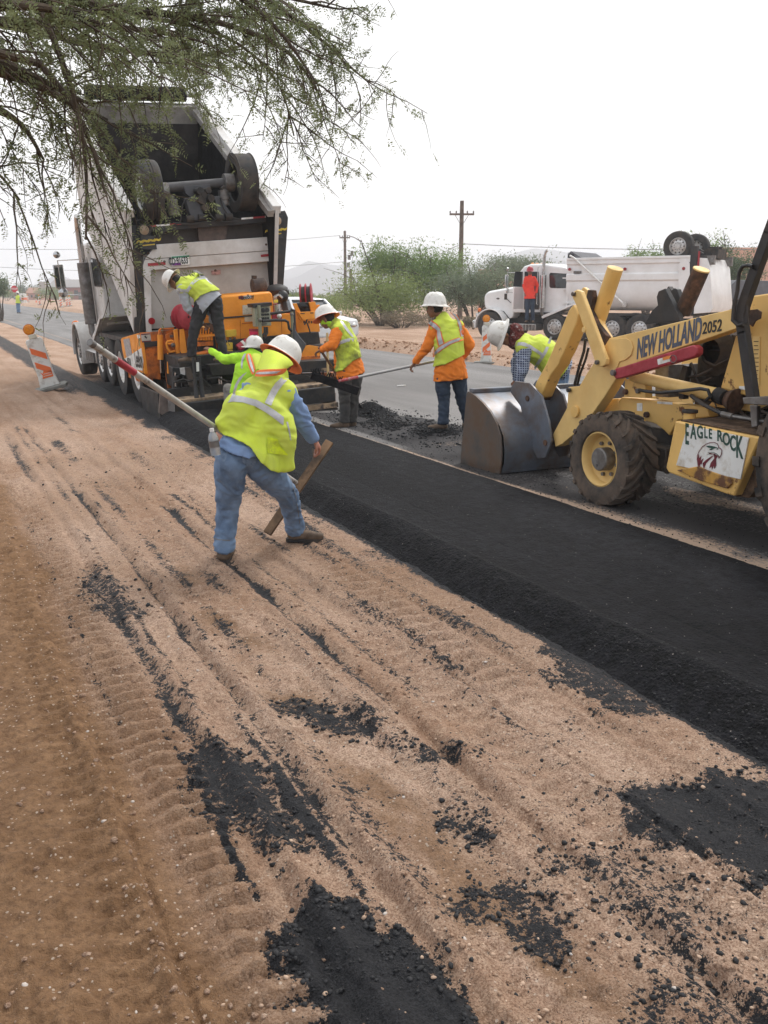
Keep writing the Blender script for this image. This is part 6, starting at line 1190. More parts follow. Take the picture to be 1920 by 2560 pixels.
    sme = remeshed(mb, vox, 4, 0.6, 0.011, 8.0, seed+5); bm = bmesh.new(); bm.from_mesh(sme)
    if shirtpx:
        cy = hc.y; cu = sorted(((q.x, q.z) for q in (F.y(u_, v_, cy) for u_, v_ in shirtpx))); xs2 = [q[0] for q in cu]; zs2 = [q[1] for q in cu]; sf = lambda p: float(np.interp(p.x, xs2, zs2))-p.z
    else: sf = lambda p: -(p-hc).dot(spine)-shirt_drop*0.55
    def near_arm(p):
        for s_ in 'LR':
            for a_, b_ in ((K['sh'+s_], K['el'+s_]), (K['el'+s_], K['wr'+s_])):
                t_ = max(0, min(1, (p-a_).dot(b_-a_)/max(1e-6, (b_-a_).length_squared)))
                if (p-a_-(b_-a_)*t_).length < 0.088: return True
        return False
    kill = [f_ for f_ in bm.faces if sf(f_.calc_center_median()) > 0 and not near_arm(f_.calc_center_median())]; bmesh.ops.delete(bm, geom=kill, context='FACES')
    for e_ in bm.edges:
        if e_.is_boundary:
            for v_ in e_.verts:
                q_ = sf(v_.co)
                if abs(q_) < 0.03: v_.co = (v_.co+Vector((0, 0, q_))) if shirtpx else v_.co+spine*q_
    bm.to_mesh(sme); bm.free(); sh = mesh_obj('shirt', sme, cols['shirt'], P); so_ = sh.modifiers.new('s', 'SOLIDIFY'); so_.thickness = 0.004; so_.offset = -1
    # vest
    ves = None
    if cols.get('vest'):
        vh = 0.02 if vest_hem is None else vest_hem; mb = MB(); torso(mb, 0.030*shirt_w, vh+0.06, sk=0.90, hg=0.044)
        for s_ in 'LR': rc(mb, K['sh'+s_]-(latS if s_ == 'R' else -latS)*0.10, K['sh'+s_]-(latS if s_ == 'R' else -latS)*0.045, 0.100*fat, 0.093*fat)
        if hem: hem(mb, F, K)
        me = remeshed(mb, vox, 4, 0.6, 0.0075, 6.0, seed+9)
        if cutpx: 
            cy = hc.y*0.6+scn.y*0.4; cu = sorted(((q.x, q.z) for q in (F.y(u_, v_, cy) for u_, v_ in cutpx))); xs_ = [q[0] for q in cu]; zs_ = [q[1] for q in cu]
            fn = lambda p: float(np.interp(p.x, xs_, zs_))-p.z
            mv = lambda p, d_: Vector((p.x, p.y, p.z+d_))
        else:
            fn = lambda p: -(p-hc).dot(spine)-vh; mv = lambda p, d_: p+spine*d_
        bm = bmesh.new(); bm.from_mesh(me); bm.faces.ensure_lookup_table()
        kill = [f_ for f_ in bm.faces if fn(f_.calc_center_median()) > 0]; bmesh.ops.delete(bm, geom=kill, context='FACES')
        for e_ in bm.edges:
            if e_.is_boundary:
                for v_ in e_.verts:
                    if abs(fn(v_.co)) < 0.03: v_.co = mv(v_.co, fn(v_.co))
        bm.to_mesh(me); bm.free(); ves = mesh_obj('vest', me, cols['vest'], P); so_ = ves.modifiers.new('s', 'SOLIDIFY'); so_.thickness = 0.005; so_.offset = -1
        bm = bmesh.new(); bm.from_mesh(me); F.bvh = BVHTree.FromBMesh(bm); bm.free()
    F.ves = ves
    if hat:
        hu = Vector(hat_up or look[1]).normalized(); hh_ = hard_hat(P, K['head']+hu*0.045*head_r, hu, hat_front or look[0], head_r*1.02, brim, hat_under, hat_mat); F.hat = hh_
        mb = MB(); t_ = MB(); t_.ball((0,0,0), (0.079*head_r, 0.092*head_r, 0.080*head_r), 14, 10); mb.add([K['head']+Q @ (Vector(v)+Vector((0, -0.022, 0.012))) for v in t_.v], t_.f); mb.build('hair', hair_m, P)
    return F
def zc(c): return lambda x, y, d=0.0: (*c(x, y), d)
# --- foreground worker with the lute
H1 = crop(480, 800, 3.457)
J1 = dict(hipL=(577,1150,-.34), hipR=(655,1166,-.20), knL=(571,1268,-.16), anL=(559,1362,-.16), toeL=(590,1370,0.10), knR=(720,1240,.12), anR=(738,1312,.38), toeR=(806,1312,.36),
 mid=(633,1062,-.22), shL=(628,975,-.04), shR=(722,988,-.12), neck=(686,938,.0), head=(699,903,.12), elR=(750,1046,-.02), wrR=(783,1096,.06), elL=(590,1035,.16), wrL=(560,1075,.02))
def hem1(mb, F, K):
    # loose front panel that hangs down on the right, and the flared back
    y0 = K['mid'].y; a = F.y(*H1(790, 900), y0+0.05); b = F.y(*H1(770, 1130), y0+0.02); c_ = F.y(*H1(800, 1260), y0+0.02)
    loft(mb, [(F.y(*H1(740,820), y0+.02), Vector((0.10,0,0.0)), Vector((0,0.12,0))), (F.y(*H1(750,980), y0), Vector((0.115,0,-0.03)), Vector((0,0.10,0))), (F.y(*H1(765,1120), y0), Vector((0.095,0,-0.03)), Vector((0,0.07,0))), (F.y(*H1(795,1225), y0), Vector((0.075,0,-0.01)), Vector((0,0.05,0))), (F.y(*H1(805,1300), y0), Vector((0.06,0,0)), Vector((0,0.04,0)))])
    loft(mb, [(F.y(*H1(450,700), y0), Vector((0.12,0,0)), Vector((0,0.15,0))), (F.y(*H1(425,850), y0), Vector((0.135,0,-0.02)), Vector((0,0.16,0))), (F.y(*H1(405,925), y0), Vector((0.148,0,-0.045)), Vector((0,0.165,0))), (F.y(*H1(430,1010), y0), Vector((0.150,0,-0.06)), Vector((0,0.16,0)))])
F1 = person('person in lime vest and faded jeans bending over a long lute, largest figure', (650,1385), 6.02, J1, ((0.75, 0.62, -0.35), (0.45, 0.35, 0.8)), dict(skin=skin_r, legs=denim, shirt=chambray, vest=hiviz), fat=1.08, hem=hem1, hat_up=(0.50, 0.42, 0.80), hat_under=orange_t, hat_front=(0.7, 0.6, -0.3), seed=2, shirt_drop=0.13, shirtpx=[H1(*p) for p in ((150,1010),(215,1035),(260,1062),(400,1118),(520,1156),(600,1150),(640,1180),(900,1300))], belly=1.1, vox=0.0105, leg_w=0.98, vest_hem=0.05, head_r=0.87, cutpx=[H1(*p) for p in ((150,930),(215,938),(300,948),(400,968),(480,1000),(560,1050),(620,1150),(690,1235),(760,1290),(800,1306),(862,1296),(900,1290))], curl=(0.9, 1.1), handsN=(None, (-0.7, 0, -0.4)))
def strip_(F, A, B, mat=silver, name='reflective_strip', c=H1, sub=12, off=0.006, par=None): return drape(name, ([c(*p) for p in A], [c(*p) for p in B]), F, F.bvh, mat, par or F.ves, off, sub)
strip_(F1, [(318,715),(380,650),(450,662),(560,690),(660,745),(730,790),(795,840)], [(305,712),(352,705),(440,712),(545,745),(640,800),(730,865),(790,912)])
strip_(F1, [(775,495),(720,545),(685,600),(655,660),(628,715)], [(838,505),(790,555),(750,605),(715,665),(685,740)])
strip_(F1, [(440,470),(405,500),(370,560),(350,640),(312,712)], [(478,448),(440,490),(395,560),(378,640),(350,700)])
strip_(F1, [(815,880),(835,960),(850,1040)], [(830,880),(848,960),(858,1040)], sub=5)
pk = strip_(F1, [(655,1010),(648,1080),(655,1150)], [(740,1030),(760,1090),(835,1170)], M('brighter_lime_pocket', (0.72, 0.88, 0.02), 0.8, var=0.06, dirt=(0.40,0.46,0.06), damt=0.36, dscale=8), 'pocket', sub=6, off=0.010)
# neck flap under the hard hat, orange and silver trim
def sheet(name, rows, mat, parent, thick=0.004, smooth=60):
    """rows of points -> thin double-sided cloth"""
    nr_, nc_ = len(rows), len(rows[0]); v = [Vector(p) for r_ in rows for p in r_]; k = len(v); nrm = Vector((0, thick, 0)); v += [p+nrm for p in v]; f = []
    for i in range(nr_-1):
        for j in range(nc_-1): f.append((i*nc_+j, i*nc_+j+1, (i+1)*nc_+j+1, (i+1)*nc_+j)); f.append((k+i*nc_+j, k+(i+1)*nc_+j, k+(i+1)*nc_+j+1, k+i*nc_+j+1))
    b = [i*nc_ for i in range(nr_)]+[(nr_-1)*nc_+j for j in range(1, nc_)]+[i*nc_+nc_-1 for i in range(nr_-2, -1, -1)]+[j for j in range(nc_-2, 0, -1)]
    for i in range(len(b)): a_, c_ = b[i], b[(i+1) % len(b)]; f.append((a_, c_, k+c_, k+a_))
    o = MB().add(v, f).build(name, mat, parent, smooth=smooth); o.modifiers.new('s', 'SUBSURF').levels = 2; o.modifiers['s'].render_levels = 2; return o
def sp(F, pts, c): return [F.y(*c(a, b), d) for a, b, d in pts]
fl = sheet('neck_flap', [sp(F1, [(620,245,-.02),(690,255,-.10),(770,285,-.12),(850,335,-.05),(885,390,.02)], H1), sp(F1, [(600,290,-.06),(680,330,-.18),(760,330,-.20),(830,370,-.12),(865,395,-.02)], H1), sp(F1, [(575,370,-.12),(650,400,-.25),(730,385,-.26),(800,405,-.18),(850,400,-.05)], H1), sp(F1, [(550,440,-.16),(640,432,-.30),(720,430,-.31),(780,432,-.22),(825,425,-.08)], H1)], hiviz, F1.P)
sheet('flap_trim', [sp(F1, [(548,430,-.175),(640,424,-.315),(720,422,-.325),(785,422,-.235),(832,412,-.095)], H1), sp(F1, [(542,470,-.19),(640,466,-.33),(720,462,-.335),(770,460,-.24),(812,448,-.095)], H1), sp(F1, [(530,494,-.195),(640,488,-.335),(700,486,-.335),(745,480,-.25),(790,466,-.10)], H1)], orange_t, fl, 0.003)
sheet('reflective_strip', [sp(F1, [(545,450,-.19),(640,446,-.33),(720,443,-.335),(775,440,-.245),(815,432,-.10)], H1), sp(F1, [(538,472,-.195),(640,470,-.338),(710,466,-.34),(760,462,-.25),(800,452,-.105)], H1)], silver, fl, 0.003)
fl2 = sheet('neck_flap', [sp(F1, [(505,285,.02),(560,285,.02),(610,290,.0)], H1), sp(F1, [(520,350,-.05),(560,350,-.08),(590,350,-.08)], H1), sp(F1, [(540,440,-.14),(555,435,-.16),(570,430,-.17)], H1)], hiviz, F1.P)
sheet('flap_trim', [sp(F1, [(458,292,.0),(485,284,.0),(510,282,.0)], H1), sp(F1, [(478,380,-.08),(503,372,-.09),(530,366,-.09)], H1), sp(F1, [(520,488,-.19),(535,478,-.195),(552,440,-.18)], H1)], orange_t, fl2, 0.003)
sheet('reflective_strip', [sp(F1, [(472,290,-.012),(495,286,-.012)], H1), sp(F1, [(492,372,-.10),(515,368,-.10)], H1), sp(F1, [(528,470,-.205),(545,455,-.205)], H1)], silver, fl2, 0.003)
# water bottle in the back pocket
bp = F1.y(*H1(188, 1050), -0.47); bt = MB().lathe([(0.001,-0.085),(0.030,-0.085),(0.032,-0.06),(0.032,0.02),(0.024,0.045),(0.012,0.062),(0.012,0.075),(0.001,0.075)], bp, (-0.12, 0, 1), 18).build('water_bottle', M('clear_plastic', (0.62,0.66,0.68), 0.12, var=0.1, trans=0.6), None); bt.matrix_world = F1.M; tag(bt, 'small clear water bottle in the back pocket of the worker in faded jeans', 'bottle')
MB().lathe([(0.001,0.062),(0.014,0.062),(0.014,0.082),(0.001,0.082)], bp, (-0.12, 0, 1), 14).build('cap', whitep, bt); MB().lathe([(0.0325,-0.035),(0.0325,0.005)], bp, (-0.12,0,1), 18).build('bottle_label', steel, bt)
# the lute
lu = thing('asphalt_lute', 'long grey lute pole with red band and wooden board held by the foreground worker', 'lute', F1.M)
pA, pB = F1.y(228, 858, -1.27), F1.y(748, 1212, 0.72)
MB().cyl(pA, pB, 0.0185, n=20).build('pole', M('dull_aluminium', (0.52, 0.50, 0.47), 0.45, 0.30, var=0.12, scale=8, dirt=(0.16, 0.14, 0.12), damt=0.30, dscale=12, dsoft=0.06), lu)
d_ = (pB-pA).normalized(); q0 = F1.y(293, 905, -1.12); t0_ = (q0-pA).dot(d_); MB().cyl(pA+d_*(t0_-0.0), pA+d_*(t0_+0.17), 0.0200, n=20).build('red_band', redp, lu); MB().cyl(pA-d_*0.012, pA+d_*0.02, 0.0198, n=20).build('end_cap', steel, lu)
b0_, b1_ = F1.y(668, 1334, 0.46), F1.y(824, 1104, 0.86); MB().bar(b0_, b1_, 0.065, 0.028, (0.5, 0.9, 0.2)).build('board', M('worn_wood', (0.24, 0.14, 0.07), 0.7, var=0.25, scale=5, bump=0.2, dirt=(0.055, 0.035, 0.022), damt=0.45, dscale=6, dsoft=0.12), lu, bevel=0.003)
kn = MB(); w1 = F1.K['wrR']; kn.prism([(0,0),(0.012,0),(0.006,-0.09)], 1, 0, 0.003); kn.v = [tuple(Vector(v)+w1+Vector((-0.01, 0.0, -0.07))) for v in kn.v]; ko = kn.build('pocket_knife', steel, None); ko.matrix_world = F1.M; tag(ko, 'small pointed steel blade in the right hand of the foreground worker', 'blade')
#==P5END==

bm = bmesh.new(); tro_ = [o for o in F1.P.children if o.name.startswith('trousers')][0]; bm.from_mesh(tro_.data); F1.bvh = BVHTree.FromBMesh(bm); bm.free()
den2 = M('worn_denim_patch', (0.135, 0.21, 0.33), 0.9, var=0.2, scale=9, bump=0.3, bscale=20, dirt=(0.24, 0.32, 0.43), damt=0.46, dscale=9); thr = M('seam_thread', (0.20, 0.20, 0.20), 0.9)
for A, B in (([(235,1075),(242,1150),(262,1225)],[(320,1075),(310,1150),(285,1222)]), ([(430,1170),(440,1225),(470,1265)],[(560,1200),(545,1250),(515,1285)])): strip_(F1, A, B, den2, 'back_pocket', par=tro_, off=0.005, sub=6)
strip_(F1, [(812,1300),(860,1400),(895,1520),(912,1640),(928,1760)], [(818,1300),(866,1400),(901,1520),(918,1640),(934,1760)], thr, 'side_seam', par=tro_, off=0.003, sub=14)
strip_(F1, [(188,1880),(230,1895),(330,1900)], [(188,1890),(230,1905),(330,1910)], thr, 'hem_seam', par=tro_, off=0.003, sub=6)
NC = lambda F, px, d, r, mat, name='neck_cloth': mesh_obj(name, remeshed(ballmb(F.y(*px, d), r), 0.012, 2, 0.5, 0.012, 14, 3), mat, F.P)
def ballmb(c, r): return MB().ball(c, r, 16, 12)
# --- operator on the paver
J2 = dict(hipL=(505,762,.0), hipR=(538,754,.02), knL=(483,833,-.02), anL=(478,884,-.02), toeL=(452,890,-.10), knR=(548,826,.05), anR=(558,880,.05), toeR=(545,888,-.05), mid=(498,712,.0), shL=(452,726,-.12), shR=(492,694,.16), neck=(452,708,.0), head=(437,703,-.02), elL=(468,768,-.04), wrL=(506,806,.10), elR=(520,735,.25), wrR=(530,808,.16))
F2 = person('person in lime vest and black trousers bending over levers on the orange paver', (478,907), 13.55, J2, ((-0.75, 0.2, -0.62), (-0.8, 0.05, 0.6)), dict(skin=skin_m, legs=black_p, shirt=greysh, vest=hiviz), fat=1.0, hat_up=(-0.90, 0.15, 0.42), hat_front=(-0.35, 0.1, -0.93), head_r=0.95, seed=12, vox=0.014, shirt_drop=0.09, curl=(1.0, 1.0), cutpx=[PO(*p) for p in ((330,600),(360,590),(440,600),(560,755),(620,700),(760,580),(900,520),(1000,500),(1060,480))])
for A, B in (([(355,535),(430,540),(540,540),(620,410),(700,350),(820,330)], [(355,490),(430,490),(510,495),(580,390),(680,310),(760,290)]), ([(660,205),(760,270),(850,370),(910,430)], [(600,215),(690,270),(800,350),(870,410)])): strip_(F2, A, B, c=PO, sub=10)
# --- crouching helper
J3 = dict(hipL=(600,985,-.05), hipR=(632,985,.0), knL=(570,972,.25), anL=(575,1022,.1), toeL=(560,1030,.3), knR=(642,972,.3), anR=(640,1022,.15), toeR=(640,1030,.35), mid=(615,940,-.05), shL=(610,893,-.05), shR=(650,895,.0), neck=(632,885,.0), head=(636,872,.04), elL=(562,899,.10), wrL=(526,876,.28), elR=(662,935,.2), wrR=(640,955,.35))
F3 = person('person in bright lime shirt crouching behind the paver with one arm reaching out', (600,1045), 12.95, J3, ((-0.85, 0.5, 0.0), (0, 0, 1)), dict(skin=skin_m, legs=khaki, shirt=lime_sh, vest=lime_sh), hat_up=(0.05, 0.0, 1), hat_front=(-0.9, 0.3, 0), head_r=0.92, seed=22, vox=0.014, brim=False, curl=(0.5, 0.8), handsN=((0.3, 0.2, -1), None))
P7 = crop(540, 820, 6.38)
strip_(F3, [(450,405),(410,480),(395,570),(400,640)], [(480,410),(440,500),(425,580),(420,650)], c=P7, sub=6)
# --- shoveller in orange
Q4 = crop(740, 700, 3.607)
J4 = dict(hipL=(860,932,-.06), hipR=(890,932,.10), knL=(862,992,-.04), anL=(862,1048,-.02), toeL=(842,1050,-.05), knR=(884,990,.10), anR=(880,1046,.12), toeR=(862,1048,.12), mid=(872,880,.02), shL=(842,826,-.14), shR=(862,816,.16), neck=(836,811,.0), head=(817,799,-.02), elL=(832,862,-.20), wrL=(806,874,-.16), elR=(846,880,.22), wrR=(842,925,.10))
F4 = person('person in orange shirt and charcoal trousers shovelling at the right end of the paver', (862,1072), 12.15, J4, ((-0.85, 0.25, -0.42), (-0.40, 0.20, 0.88)), dict(skin=skin_m, legs=grey_p, shirt=orange_s, vest=hiviz_d), fat=1.05, hat_up=(-0.30, 0.28, 0.92), hat_front=(-0.9, 0.1, -0.35), hat_under=orange_t, head_r=0.98, seed=32, vox=0.0135, shirt_drop=0.07, cutpx=[Q4(*p) for p in ((300,820),(370,818),(430,800),(520,720),(600,690),(650,700),(700,690))])
strip_(F4, [(345,600),(360,575),(420,540),(480,525),(550,530)], [(330,650),(350,640),(400,580),(470,555),(560,552)], c=Q4, sub=8); strip_(F4, [(395,365),(440,440),(500,510)], [(425,375),(470,440),(530,520)], c=Q4, sub=6)
NC(F4, Q4(290, 375), .0, (0.10, 0.085, 0.075), lime_sh)
# --- rake man
J5 = dict(hipL=(1106,938,.0), hipR=(1146,938,.03), knL=(1110,1000,.02), anL=(1108,1052,.0), toeL=(1080,1056,.05), knR=(1154,998,.12), anR=(1170,1048,.2), toeR=(1160,1052,.4), mid=(1124,874,.0), shL=(1084,818,-.04), shR=(1150,816,.05), neck=(1107,796,.02), head=(1087,771,.03), elL=(1068,868,.02), wrL=(1038,906,.08), elR=(1174,862,.10), wrR=(1150,900,.26))
F5 = person('person standing in orange shirt, striped lime vest and wide white hard hat', (1128,1082), 11.77, J5, ((-0.88, 0.42, -0.12), (0, 0, 1)), dict(skin=skin_m, legs=denim_d, shirt=orange_s, vest=hiviz), fat=1.04, hat_up=(0.02, 0.04, 1), hat_front=(-0.9, 0.4, 0), head_r=1.02, seed=42, vox=0.0135, shirt_drop=0.10, belly=1.1, cutpx=[Q4(*p) for p in ((1200,790),(1245,775),(1330,755),(1430,705),(1540,660),(1600,650))])
for A, B, w_ in (([(1235,690),(1300,635),(1400,570),(1512,535)],[(1240,655),(1300,598),(1400,545),(1508,512)],0), ([(1195,395),(1240,430),(1290,470)],[(1215,370),(1260,400),(1300,440)],0), ([(1290,590),(1275,520),(1272,460)],[(1328,570),(1310,510),(1300,460)],0), ([(1400,295),(1450,350),(1475,430),(1490,510)],[(1440,310),(1475,360),(1500,430),(1512,505)],0)):
    cA = [(p[0]*1.30-q[0]*0.30, p[1]*1.30-q[1]*0.30) for p, q in zip(A, B)]; cB = [(q[0]*1.30-p[0]*0.30, q[1]*1.30-p[1]*0.30) for p, q in zip(A, B)]
    strip_(F5, cA, cB, orange_t, 'orange_band', c=Q4, sub=8, off=0.006); strip_(F5, A, B, c=Q4, sub=8, off=0.012)
# --- bending man behind the bucket
G6 = crop(1160, 560, 5.027)
J6 = dict(hipL=(1396,925,-.14), hipR=(1402,922,.16), knL=(1388,1008,-.12), anL=(1392,1088,-.12), toeL=(1370,1090,-.15), knR=(1398,1006,.2), anR=(1404,1086,.2), toeR=(1385,1090,.2), mid=(1352,872,.0), shL=(1310,872,-.17), shR=(1312,852,.17), neck=(1290,846,.0), head=(1262,838,.0), elL=(1304,926,-.22), wrL=(1298,962,-.22), elR=(1292,905,.20), wrR=(1290,948,.18))
F6 = person('person in lime vest and plaid shirt bending down behind the steel bucket', (1390,1113), 10.75, J6, ((-0.62, -0.1, -0.78), (-0.90, 0.05, 0.35)), dict(skin=skin_m, legs=denim, shirt=plaid, vest=hiviz), fat=1.12, hat_up=(-0.95, -0.05, 0.28), hat_front=(-0.25, -0.05, -0.95), head_r=1.02, seed=52, vox=0.0135, shirt_drop=0.09, vest_hem=0.0, belly=1.1)
strip_(F6, [(625,1550),(700,1520),(790,1545),(900,1610),(1000,1680)], [(650,1490),(740,1480),(830,1515),(910,1570),(1010,1640)], c=G6, sub=10); strip_(F6, [(890,1840),(960,1740),(1050,1600),(1110,1420)], [(880,1800),(925,1720),(1010,1590),(1085,1415)], c=G6, sub=8)
NC(F6, G6(640, 1410), .0, (0.105, 0.11, 0.15), bandana, 'bandana')
# --- truck driver
J7 = dict(hipL=(1318,742,.0), hipR=(1331,742,.0), knL=(1318,769,-.03), anL=(1317,798,.0), toeL=(1312,800,-.2), knR=(1331,769,-.02), anR=(1332,798,.0), toeR=(1334,800,-.2), mid=(1325,718,.0), shL=(1314,696,.0), shR=(1337,696,.0), neck=(1325,689,.0), head=(1325,680,-.02), elL=(1310,715,.05), wrL=(1314,732,-.02), elR=(1343,714,.05), wrR=(1341,732,.02))
F7 = person('person in red shirt and cap standing in the open door of the parked truck', (1325,807), 34.05, J7, ((-0.1, -1, -0.05), (0, 0, 1)), dict(skin=skin_m, legs=denim_d, shirt=red_s), seed=62, vox=0.02, brim=False, hat_mat=redp, hat_front=(-0.1, -1, 0), head_r=1.0, shirt_drop=0.12)
# --- flagger
J8 = dict(hipL=(42.6,758,.0), hipR=(48,758,.0), knL=(43,770,.0), anL=(44,780,.0), toeL=(46,781,.1), knR=(48,770,.0), anR=(49,780,.0), toeR=(52,781,.0), mid=(44.8,750,.0), shL=(39.5,742.5,.0), shR=(49.8,742.5,.0), neck=(44.5,739,.0), head=(44,733.5,.05), elL=(36,747,.1), wrL=(37,741,.25), elR=(52,750,.0), wrR=(52.5,756,.1))
F8 = person('person far down the road in lime vest holding a red stop paddle', (46,784), 83.6, J8, ((0.1, 1, 0), (0, 0, 1)), dict(skin=skin_m, legs=denim, shirt=greysh, vest=hiviz), seed=72, vox=0.03, shirt_drop=0.02, vest_hem=0.0, hat_up=(0, 0, 1), head_r=1.05)
sp_o = thing('stop_paddle', 'red octagonal STOP paddle on a pole held by the far flagger', 'sign', F8.M)
c8 = F8.y(36, 722.5, 0.2); oc = [(c8.x+0.31*math.cos(R(22.5+45*i)), c8.z+0.31*math.sin(R(22.5+45*i))) for i in range(8)]; MB().cyl((c8.x+0.06, 0.24, 0.0), (c8.x, 0.24, c8.z), 0.02, n=8).build('pole', steel, sp_o)
fc = MB().prism(oc, 1, 0.19, 0.22).build('sign_face', M('stop_red', (0.62, 0.03, 0.05), 0.5, var=0.03), sp_o); text('sign_lettering', 'STOP', whitep, fc, basis((c8.x, 0.185, c8.z), (1,0,0), (0,0,1)), 0.24, 0.85, 0, 0.002, bold=0.006)
bo = [(c8.x+(a-c8.x)*1.06, c8.z+(b-c8.z)*1.06) for a, b in oc]; MB().prism(bo, 1, 0.20, 0.215).build('sign_border', whitep, fc)
# --- tools
rk = thing('asphalt_rake', 'silver and red poled rake with black head held by the man in orange standing right', 'rake', F5.M)
ra_, rb_ = F5.y(1086, 903, 0.24), F5.y(846, 953, -0.15); m_ = ra_.lerp(rb_, 0.80)
MB().cyl(ra_, m_, 0.019, n=14).build('pole', M('dull_aluminium_b', (0.42,0.41,0.40), 0.4, 0.4, var=0.1), rk); MB().cyl(m_, rb_, 0.020, n=14).build('red_end', M('worn_red_paint', (0.42,0.05,0.06), 0.5, var=0.2, dirt=(0.4,0.35,0.33), damt=0.4, dscale=30), rk)
h0, h1 = F5.y(778, 938, -0.18), F5.y(896, 979, -0.1); hm = MB().bar(h0, h1, 0.05, 0.10, (0.2, 0, 1)).build('head', asph, rk, bevel=0.006); rg = random.Random(8); tm = MB()
for i in range(30):
    p = h0.lerp(h1, i/30*0.72+0.02)+Vector((0, 0, 0.04)); tm.bar(p, p+Vector((rg.uniform(-.03,.03), rg.uniform(-.02,.02), rg.uniform(0.03, 0.09))), 0.008, 0.008)
tag(tm.build('tines', asph, rk), kind='stuff')
sv = thing('shovel', 'wooden handled shovel held by the person shovelling in orange', 'shovel', F4.M); s0, s1 = F4.y(797, 868, -0.15), F4.y(848, 946, 0.08)
MB().cyl(s0, s1+(s1-s0)*0.45, 0.017, n=12).build('handle', M('dark_wood_handle', (0.20, 0.095, 0.05), 0.6, var=0.2), sv); e0 = s1+(s1-s0)*0.45; e1 = e0+(s1-s0).normalized()*0.28; MB().bar(e0, e1, 0.22, 0.012, (0.4, 0.2, 1)).build('blade', asph, sv, bevel=0.004)
sv2 = thing('shovel', 'pale wooden shovel standing upright against the paver left of the shoveller', 'shovel', PF.M); s0, s1 = PF.y(818, 832, -1.0), PF.y(821, 985, -1.0)
MB().tube([s0, s1], 0.019, 10).build('handle', M('pale_wood_handle', (0.58, 0.40, 0.19), 0.6, var=0.1), sv2); MB().prism([(p.x, p.z) for p in [PF.y(a, b, -1.0) for a, b in ((804,985),(838,982),(838,1008),(822,1013),(806,1010))]], 1, -1.02, -1.0).build('blade', M('copper_brown_blade', (0.17,0.10,0.07), 0.5, 0.4, var=0.2), sv2, bevel=0.004)
# ------------------------------------------------------------------ loose asphalt, stones and clods on the ground (real lumps)
def ico():
    t = (1+5**0.5)/2; v = np.array([(-1,t,0),(1,t,0),(-1,-t,0),(1,-t,0),(0,-1,t),(0,1,t),(0,-1,-t),(0,1,-t),(t,0,-1),(t,0,1),(-t,0,-1),(-t,0,1)], float); v /= np.linalg.norm(v[0])
    f = np.array([(0,11,5),(0,5,1),(0,1,7),(0,7,10),(0,10,11),(1,5,9),(5,11,4),(11,10,2),(10,7,6),(7,1,8),(3,9,4),(3,4,2),(3,2,6),(3,6,8),(3,8,9),(4,9,5),(2,4,11),(6,2,10),(8,6,7),(9,8,1)]); return v, f
IV, IF = ico()
def lumps(name, X, Y, S, mat, flat=0.7, zf=None, sink=0.25, smooth=False, jit=0.35):
    n = len(X); z = (relief(X, Y) if zf is None else zf(X, Y)); a = RNG.random(n)*6.283; ca, sa = np.cos(a), np.sin(a)
    V = IV[None]*(1+jit*(RNG.random((n, 12, 1))-0.5)*2); V = V*np.stack([S*(0.8+0.5*RNG.random(n)), S*(0.7+0.4*RNG.random(n)), S*flat*(0.7+0.5*RNG.random(n))], -1)[:, None, :]
    x = V[..., 0]*ca[:, None]-V[..., 1]*sa[:, None]+X[:, None]; y = V[..., 0]*sa[:, None]+V[..., 1]*ca[:, None]+Y[:, None]; zz_ = V[..., 2]+(z+S*flat*(1-2*sink)*0.5)[:, None]
    F_ = IF[None]+(np.arange(n)*12)[:, None, None]; o = np_obj(name, np.stack([x, y, zz_], -1).reshape(-1, 3), F_.reshape(-1, 3), mat, None, smooth); return tag(o, kind='stuff')
def scatter(n, r0, r1, a0=-14, a1=60, p=1.0):
    r = r0*np.exp(np.log(r1/r0)*RNG.random(n)**p); a = np.radians(a0+(a1-a0)*RNG.random(n)); return r*np.sin(a), r*np.cos(a), r
crumb_m = M('asphalt_crumb', (0.016, 0.016, 0.018), 0.75, var=0.4, scale=60)
x, y, r = scatter(90000, 1.3, 11); t_, d_ = stains(x, y); n1 = fbm(x*11, y*9, 3, 3)
k = (RNG.random(len(x)) < np.clip((t_-0.20)*0.50, 0, 0.36)*sst(0.33, 0.6, n1)*1.1+0.018*sst(0.5, 0.8, x)) & (x < 2.95); x, y, r = x[k], y[k], r[k]; print('crumbs', len(x))
s_ = (0.0018+0.0058*RNG.random(len(x))**4)*(0.75+0.13*r); lumps('asphalt_crumbs', x, y, s_, crumb_m)
# rim of coarser lumps round the spills
x, y, r = scatter(60000, 1.3, 7.5); n1 = fbm(x*5, y*4, 4, 2); n2 = fbm(x*17, y*15, 3, 4); edge = np.zeros(len(x))
for P_, a in PATCH: q = polysd(P_, x, y)+0.16*(n1-0.5)+0.10*(n2-0.5); edge = np.maximum(edge, np.exp(-(q/0.045)**2)*a)
k = RNG.random(len(x)) < edge*0.42; x, y, r = x[k], y[k], r[k]; lumps('asphalt_lumps', x, y, (0.0035+0.0075*RNG.random(len(x))**2)*(0.8+0.1*r), crumb_m, 0.8)
stone_m = M('tan_pebble', (0.50, 0.36, 0.26), 0.85, var=0.25, scale=14, col2=(0.30, 0.20, 0.14)); stone2 = M('pale_stone', (0.50, 0.42, 0.36), 0.8, var=0.2, scale=20, col2=(0.36, 0.34, 0.32))
clod_m = M('dirt_clod', (0.36, 0.215, 0.13), 0.95, var=0.25, scale=9, col2=(0.22, 0.12, 0.065))
